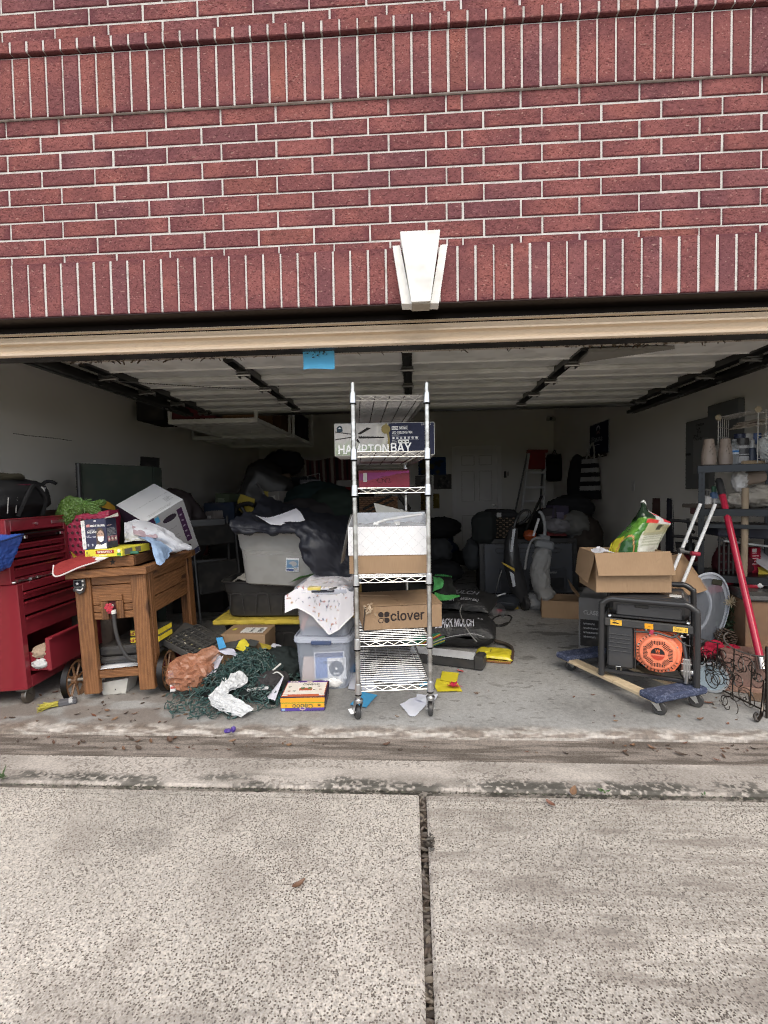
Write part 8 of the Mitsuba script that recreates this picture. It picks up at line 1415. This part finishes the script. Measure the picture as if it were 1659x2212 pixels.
m = MB(); onpillow(m, MBF2, .60, .40, .17, 'COLOR LOCK', .032, -.24, -.17, .24, (.55, .55, .6), 0, 1.5); onpillow(m, MBF2, .60, .40, .17, '2.0 CU FT (56L)', .016, .05, -.15, .15, (.42, .42, .45)); onpillow(m, MBF2, .60, .40, .17, 'MULCH', .05, -.10, -.04, .26, (.24, .24, .27)); part(k, 'lettering', m, 'paper')
g = gr(1030, 1450); SB = fr((g[0], g[1] + .04, .0), az=-20); k = thing('sound_bar', 'long black appliance with a silver top edge on the floor before the mulch bags', 'appliance'); part(k, 'body', MB(SB).bx(-.46, .0, -.03, .12, .004, .070, (.018, .018, .019), .008), 'plastic'); part(k, 'silver_top', MB(SB).add(hull([(-.46, -.034, .072), (-.01, -.034, .072), (-.01, .02, .105), (-.46, .02, .105), (-.46, .05, .072), (-.01, .05, .072)]), (.42, .43, .45), 20), 'plastic'); part(k, 'end_cap', MB(SB).bx(-.008, .055, -.04, .08, .006, .098, (.014, .014, .015), .010), 'plastic')
k = thing('pet_food_bag', 'shiny yellow printed food bag lying on the floor right of the mulch bags', 'bag'); g = gr(1070, 1428); PF = fr((g[0], g[1] + .05, 0), az=-14); part(k, 'body', MB(PF).add(pillow(PF, .26, .20, .055, .009, 3, 36), (.62, .52, .02), True), 'gloss')
m = MB(PF @ fr((0, 0, .0585)))
for x, w_, c in ((-.125, .045, (.50, .50, .36)), (-.075, .012, (.03, .16, .08)), (-.06, .006, (.4, .45, .2)), (-.045, .006, (.05, .04, .02)), (-.025, .005, (.06, .05, .02))): m.add(grid(lambda u, v: (x + w_ * u, -.075 + .15 * v, -.002 - .05 * (2 * np.abs(x) / .26) ** 6 + .0 * v - .03 * np.abs(2 * v - 1) ** 5), 4, 12), c, True)
part(k, 'print', m, 'paper'); part(k, 'underside', MB(PF).bx(-.12, .12, -.098, -.092, .004, .022, (.25, .10, .03), .003).bx(.11, .135, -.09, .08, .008, .05, (.06, .03, .02), .010), 'gloss')
whole('driftwood_stick', 'brown stick lying behind the yellow food bag', 'stick', MB().add(tube(spline([gr(1052, 1372, .05), gr(1070, 1384, .03), gr(1090, 1390, .02), gr(1104, 1398, .02), gr(1107, 1406, .02)], 6), .013, 8), (.055, .04, .03), 40), 'matte')
for i, (P, r, c, lab) in enumerate(((((1084, 1232, .5), (1074, 1264, .34), (1067, 1300, .02), (1064, 1330, .005), (1058, 1350, .005), (1066, 1370, .005), (1070, 1392, .005), (1060, 1400, .005), (1044, 1396, .01)), .0038, (.20, .20, .20), 'grey cord hanging from the black carpet cleaner to the floor'), (((998, 1306, .26), (994, 1322, .25), (1002, 1346, .22), (1016, 1370, .18), (1030, 1386, .15)), .0040, (.26, .26, .25), 'grey cord lying across both mulch bags'), (((996, 1318, .20), (1030, 1319, .02), (1050, 1312, .006), (1064, 1304, .006), (1075, 1300, .006)), .0050, (.012, .012, .013), 'black cord running to the carpet cleaner'), (((1030, 1322, .02), (1045, 1320, .006), (1058, 1324, .006), (1054, 1330, .006), (1040, 1334, .006)), .0055, (.012, .012, .013), 'small black cord loop beside the rear mulch bag'))):
    whole('cord', lab, 'cord', MB().add(tube(spline([gr(x, y, z) for x, y, z in P], 8), r, 6), c, 40), 'plastic')
k = whole('cord', 'big black cord loop on the bare floor', 'cord', MB().add(tube(spline([gr(x, y, .007) for x, y in ((1056, 1350), (1080, 1353), (1098, 1346), (1105, 1334), (1098, 1329), (1078, 1330), (1064, 1338), (1064, 1347), (1080, 1350), (1096, 1345))], 8), .0065, 7), (.012, .012, .013), 40), 'plastic')
whole('clear_cup', 'clear plastic tub with a red spot on the floor', 'tub', MB(fr(gr(1072, 1320, .05), ax=75, az=20)).add(lathe([(.0, -.05), (.055, -.05), (.07, .05)], 20), (.5, .5, .52), 40), 'haze_bag'); whole('red_cap_piece', 'small pink red piece by the clear tub', 'cap', MB(fr(gr(1078, 1318, .012))).box((0, 0, 0), (.05, .03, .022), (.50, .02, .06), .004), 'plastic')
m = MB().add(patch([[(1030, 1352, 1.72), (1042, 1344, 1.75), (1052, 1345, 1.72)], [(1028, 1362, 1.62), (1040, 1352, 1.62), (1056, 1356, 1.6)]], 16, 16, .012, 14, 4), (.42, .42, .44), True).add(patch([[(1040, 1350, 1.7), (1056, 1346, 1.7)], [(1050, 1368, 1.6), (1064, 1372, 1.58)]], 12, 12, .01, 14, 5), (.42, .42, .44), True); whole('clear_film', 'crumpled clear plastic film on the mulch bag ends', 'plastic film', m, 'haze_bag')
# folders, green bag
k = thing('folder_stack', 'fanned stack of coloured folders beside the wire tower', 'folders'); F = fr(gr(925, 1398, .03), az=24, ay=-14); cs = [(.03, .14, .10), (.45, .36, .05), (.03, .10, .16), (.5, .45, .3), (.10, .25, .05), (.03, .12, .14), (.4, .05, .04), (.5, .42, .06), (.04, .2, .14)]
for i, c in enumerate(cs): part(k, 'folder', MB(F @ fr(az=i * 2.2 - 6)).bx(-.13, .13 + .004 * i, -.02, .16, .008 * i, .008 * i + .006, c, .001), 'paper')
k = thing('green_bag', 'bright green and black reusable bag slumped behind the clover carton', 'bag'); part(k, 'body', MB().add(patch([[(936, 1246, 2.0), (950, 1246, 2.05), (974, 1246, 2.0)], [(938, 1262, 1.85), (956, 1260, 1.8), (978, 1264, 1.9)], [(938, 1284, 1.78), (960, 1284, 1.72), (984, 1284, 1.84)], [(938, 1296, 1.75), (966, 1296, 1.70), (994, 1287, 1.80)]], 24, 24, .02, 9, 3), (.018, .020, .018), True), 'fabric')
part(k, 'green_flap', MB().add(patch([[(936, 1246, 1.9), (950, 1250, 1.88)], [(938, 1262, 1.76), (959, 1256, 1.72)], [(936, 1278, 1.74), (957, 1270, 1.70)]], 18, 16, .012, 12, 3), (.10, .42, .13), True).add(patch([[(940, 1279, 1.74), (962, 1286, 1.70), (992, 1285, 1.78)], [(938, 1296, 1.72), (966, 1297, 1.67), (994, 1289, 1.76)]], 14, 22, .008, 12, 5), (.08, .36, .09), True).add(tube(spline([at(940, 1243, 2.0), at(958, 1243, 2.04), at(975, 1246, 2.0)], 5), .008, 6), (.05, .25, .07), 40), 'fabric')
# papers on the floor: sheets a few millimetres up, a little curled
def fsheet(nm, lab, pts, col, z=.004, cat='paper', curl=.006):
    q = [gr(x, y, z) for x, y in pts]; c = np.mean(q, 0); V, Fc = [c + A([0, 0, curl * .2])], []; n = 0
    for i in range(len(q)):
        for t in (0, .5): p = q[i] * (1 - t) + q[(i + 1) % len(q)] * t; V.append(p + A([0, 0, curl * (1 if (i + int(t * 2)) % 3 == 0 else .25)])); n += 1
    Fc = [(0, 1 + i, 1 + (i + 1) % n) for i in range(n)]; mm = sub(TM(V, Fc), 2); mm.merge_vertices(); mm = wrinkle(mm, .0012, 30, 2)
    return whole(nm, lab, cat, MB().add(mm, col, True), 'paper')
fsheet('yellow_envelope', 'upper yellow envelope on the floor right of the wire tower', [(951, 1470), (955, 1450), (991, 1453.5), (987, 1476)], (.66, .56, .03), .010)
fsheet('yellow_envelope', 'lower yellow envelope on the floor carrying a red flower', [(939, 1483), (943, 1466), (950, 1466), (960, 1473), (989, 1476), (999, 1494), (945, 1496)], (.66, .56, .03), .004)
m = MB(); c = gr(980, 1482, .016)
for i in range(9): a_ = i * .7 + .3; d_ = A([math.cos(a_), math.sin(a_), .15 + .25 * (i % 2)]); n = A([-math.sin(a_), math.cos(a_), 0]); s = .034 + .012 * (i % 3); m.add(TM([c, c + d_ * s * .5 + n * .010, c + d_ * s, c + d_ * s * .5 - n * .010], [(0, 1, 2), (0, 2, 3)]), (.42, .01, .04), False)
whole('silk_flower', 'small crimson silk flower lying on the yellow envelope', 'flower', m, 'leafy')
fsheet('blue_sheet', 'bright blue sheet on the floor behind the left caster', [(756, 1523.6), (782, 1494), (815.6, 1501.5), (791.6, 1530)], (.07, .33, .58), .004)
fsheet('blue_sheet', 'small blue sheet edge under the wire tower', [(905, 1478), (925, 1471), (929, 1480), (908, 1486)], (.07, .30, .52), .005)
fsheet('white_sheet', 'white printed sheet on the floor by the right caster', [(863.6, 1523.6), (886, 1509), (924, 1500.6), (926, 1518), (897, 1548), (885, 1547)], (.66, .68, .76), .004)
fsheet('white_sheet', 'white sheet end crossing under the right caster', [(897, 1512), (901, 1498.6), (921, 1502), (946, 1502), (940, 1512), (920, 1520)], (.64, .66, .74), .009)
fsheet('white_sheet', 'white sheet on the floor between the clear bin and the left caster post', [(752, 1490), (760, 1452), (800, 1460), (815, 1493)], (.58, .60, .68), .004)
fsheet('white_sheet', 'pale sheets on the floor under the lowest wire shelf', [(800, 1470), (830, 1436), (890, 1438), (925, 1462), (880, 1480)], (.60, .64, .72), .006)
fsheet('blue_folder', 'blue folder on the floor behind the lower clear bin', [(756, 1436), (775, 1434), (780, 1452), (758, 1454)], (.03, .16, .34), .01, 'folder'); fsheet('white_note', 'white scrap on the floor before the television', [(1026, 1287), (1046, 1283), (1050, 1290), (1030, 1290)], (.42, .42, .46), .004); fsheet('red_scrap', 'little red and white scrap by the silver topped appliance', [(988, 1447), (1000, 1448), (1002, 1452), (990, 1451)], (.5, .12, .12), .006)
m = MB(fr(gr(498, 1578, .010), az=20, s=.75)).add(blob((.018, .012, .012), .5, 2, 3, 1), (.05, .02, .20), False, fr((-.018, 0, 0))).add(blob((.012, .012, .016), .5, 2, 5, 1), (.05, .02, .20), False, fr((.018, .004, .004))).add(bar((-.018, 0, 0), (.018, .004, .004), .006, 6), (.045, .02, .22), 40); whole('purple_toy', 'tiny purple plastic toy near the garage threshold', 'toy', m, 'plastic')
# ---------------------------------------------------------------- leaves, weeds, litter
LC = [(.13, .065, .035), (.085, .045, .028), (.18, .10, .055), (.06, .04, .028), (.15, .06, .035)]
def leaf(l, w, c, bend=.3, seed=0):
    def fn(u, v): s = np.sin(np.pi * u ** .85) ** .8; return l * (u - .5), w * (v - .5) * s, bend * l * (4 * (u - .5) ** 2 * .3 + (v - .5) ** 2 * .6 * s) + .0015
    return grid(fn, 9, 5)
big = [(645, 1914, .052, 'curled brown leaf alone on the left driveway slab'), (368, 1603, .070, 'upright brown leaf at the threshold left of the middle'), (1238, 1712, .075, 'long brown leaf across the apron joint'), (1471, 1632, .06, 'brown leaf in the threshold groove at the right'), (1548, 1644, .035, 'small dark leaf at the right end of the groove'), (1512, 1556, .045, 'dark leaf on the garage floor right of the dolly caster'), (835, 1610, .05, 'brown leaf in the groove in front of the wire tower'), (858, 1550, .028, 'small tan leaf on the floor near the right caster'), (300, 1618, .06, 'thin dark leaf in the groove at the left'), (1530, 1520, .06, 'reddish leaf on the floor under the generator end'), (1030, 1500, .04, 'tiny dark twig leaf on the bare floor'), (495, 1622, .03, 'small brown leaf in the groove near the middle left'), (1330, 1560, .03, 'tiny leaf on the floor before the dolly'), (180, 1605, .05, 'brown leaf in the groove below the cart'), (1190, 1740, .05, 'faint brown leaf stain on the right slab')]
for i, (x, y, l, lab) in enumerate(big):
    z = -.030 if y > 1640 else (-.033 if y > 1597 else .002); r_ = random.Random(i); g = gr(x, y, z)
    whole('dead_leaf', lab, 'leaf', MB(fr((g[0], g[1], z + .003), az=r_.uniform(-70, 70), ax=r_.uniform(-12, 12))).add(leaf(l, l * .36, None, r_.uniform(.3, .9)), LC[i % 5], True), 'leafy')
m = MB(); r_ = random.Random(21)
def litter(n, fx, zf, s0, s1):
    for i in range(n):
        x, y = fx(); z = zf(x, y); l = r_.uniform(s0, s1); m.add(leaf(l, l * r_.uniform(.22, .5), None, r_.uniform(.1, .8)), r_.choice(LC + [(.05, .035, .025)]), True, fr((x, y, z + .001), r_.uniform(0, 360), r_.uniform(-25, 25), r_.uniform(-15, 15)))
litter(70, lambda: (r_.uniform(-2.3, -1.05), r_.uniform(.22, .75)), lambda x, y: .001, .010, .045)
litter(90, lambda: (r_.choice((r_.uniform(-2.0, 2.0), r_.uniform(-2, -.6), r_.uniform(.9, 2))), r_.uniform(.01, .14)), lambda x, y: -.033, .008, .04)
litter(40, lambda: (r_.uniform(-.3, 1.9), r_.uniform(.25, 1.2)), lambda x, y: .001, .004, .022)
litter(26, lambda: (r_.uniform(.9, 2.2), r_.uniform(.25, .7)), lambda x, y: .001, .006, .04)
litter(40, lambda: (r_.uniform(-2, 2), r_.uniform(-.1, .12)), lambda x, y: .0, .004, .016) if False else None
key = num('leaf_litter'); scene[key] = {**m.done(), 'bsdf': ref('leafy')}; labels[key] = dict(label='small brown leaf litter scattered over the floor and threshold groove', category='leaf litter', kind='stuff')
m = MB()
for i in range(260):
    t = r_.random() ** 1.4; x0_, x1_ = xg0 + (xh0 - xg0) * t, xg1 + (xh1 - xg1) * t; yy = ys0 + (yh - ys0) * t; l = r_.uniform(.015, .05)
    m.add(leaf(l, l * r_.uniform(.25, .5), None, r_.uniform(.1, .6)), r_.choice([(.06, .045, .035), (.09, .065, .05), (.04, .03, .025), (.12, .10, .08), (.16, .13, .10)]), True, fr((r_.uniform(x0_ + .004, x1_ - .004), yy, -.066 + r_.uniform(0, .016)), r_.uniform(0, 360), r_.uniform(-30, 30), r_.uniform(-20, 20)))
for i in range(26): x, y = gr(930 + r_.gauss(0, 3), 1822 + r_.gauss(0, 10), -.033)[:2]; l = r_.uniform(.012, .03); m.add(leaf(l, l * .45, None, .4), r_.choice([(.03, .025, .02), (.05, .04, .03)]), True, fr((x, y, -.029 + r_.uniform(0, .012)), r_.uniform(0, 360), r_.uniform(-40, 40), r_.uniform(-30, 30)))
key = num('gap_debris'); scene[key] = {**m.done(), 'bsdf': ref('leafy')}; labels[key] = dict(label='dead leaves packed in the gap between the driveway slabs', category='leaf litter', kind='stuff')
for i, (x, y, n, s, lab) in enumerate(((6, 1690, 9, .05, 'grass tuft in the joint at the left picture edge'), (1305, 1716, 7, .018, 'small green weed in the joint near the middle right'), (1520, 1722, 3, .014, 'tiny green weed in the joint at the right'))):
    m = MB(); g = gr(x, y, -.033); r_ = random.Random(i)
    for j in range(n): m.add(leaf(s * r_.uniform(.7, 1.3), s * (.10 if i == 0 else .55), None, .5), r_.choice([(.05, .10, .03), (.07, .13, .04), (.10, .15, .05)]), True, fr((g[0] + r_.gauss(0, .006), g[1] + r_.gauss(0, .004), -.030 + s * .3), r_.uniform(0, 360), 0, r_.uniform(-65, -10)) @ fr((s * .45, 0, 0)))
    whole('weed', lab, 'weed', m, 'leafy')
m = MB(); r_ = random.Random(2)
for i in range(900):
    x = r_.uniform(-2.0, 1.95); m.add(hull([(0, 0, 0), (.004, 0, 0), (0, .004, 0), (.001, .001, .003)]) if False else TM([(x, 0, 0), (x + r_.uniform(.004, .02), r_.uniform(-.004, .004), 0), (x + .006, r_.uniform(-.006, .006), .004)], [(0, 1, 2)]), r_.choice([(.05, .045, .04), (.09, .08, .06), (.06, .065, .045)]), False, fr((0, (ya1 + ys0) / 2 + r_.gauss(0, .004), -.036)))
key = num('joint_grit'); scene[key] = {**m.done(), 'bsdf': ref('matte')}; labels[key] = dict(label='dark grit and moss along the apron joint', category='grit', kind='stuff')
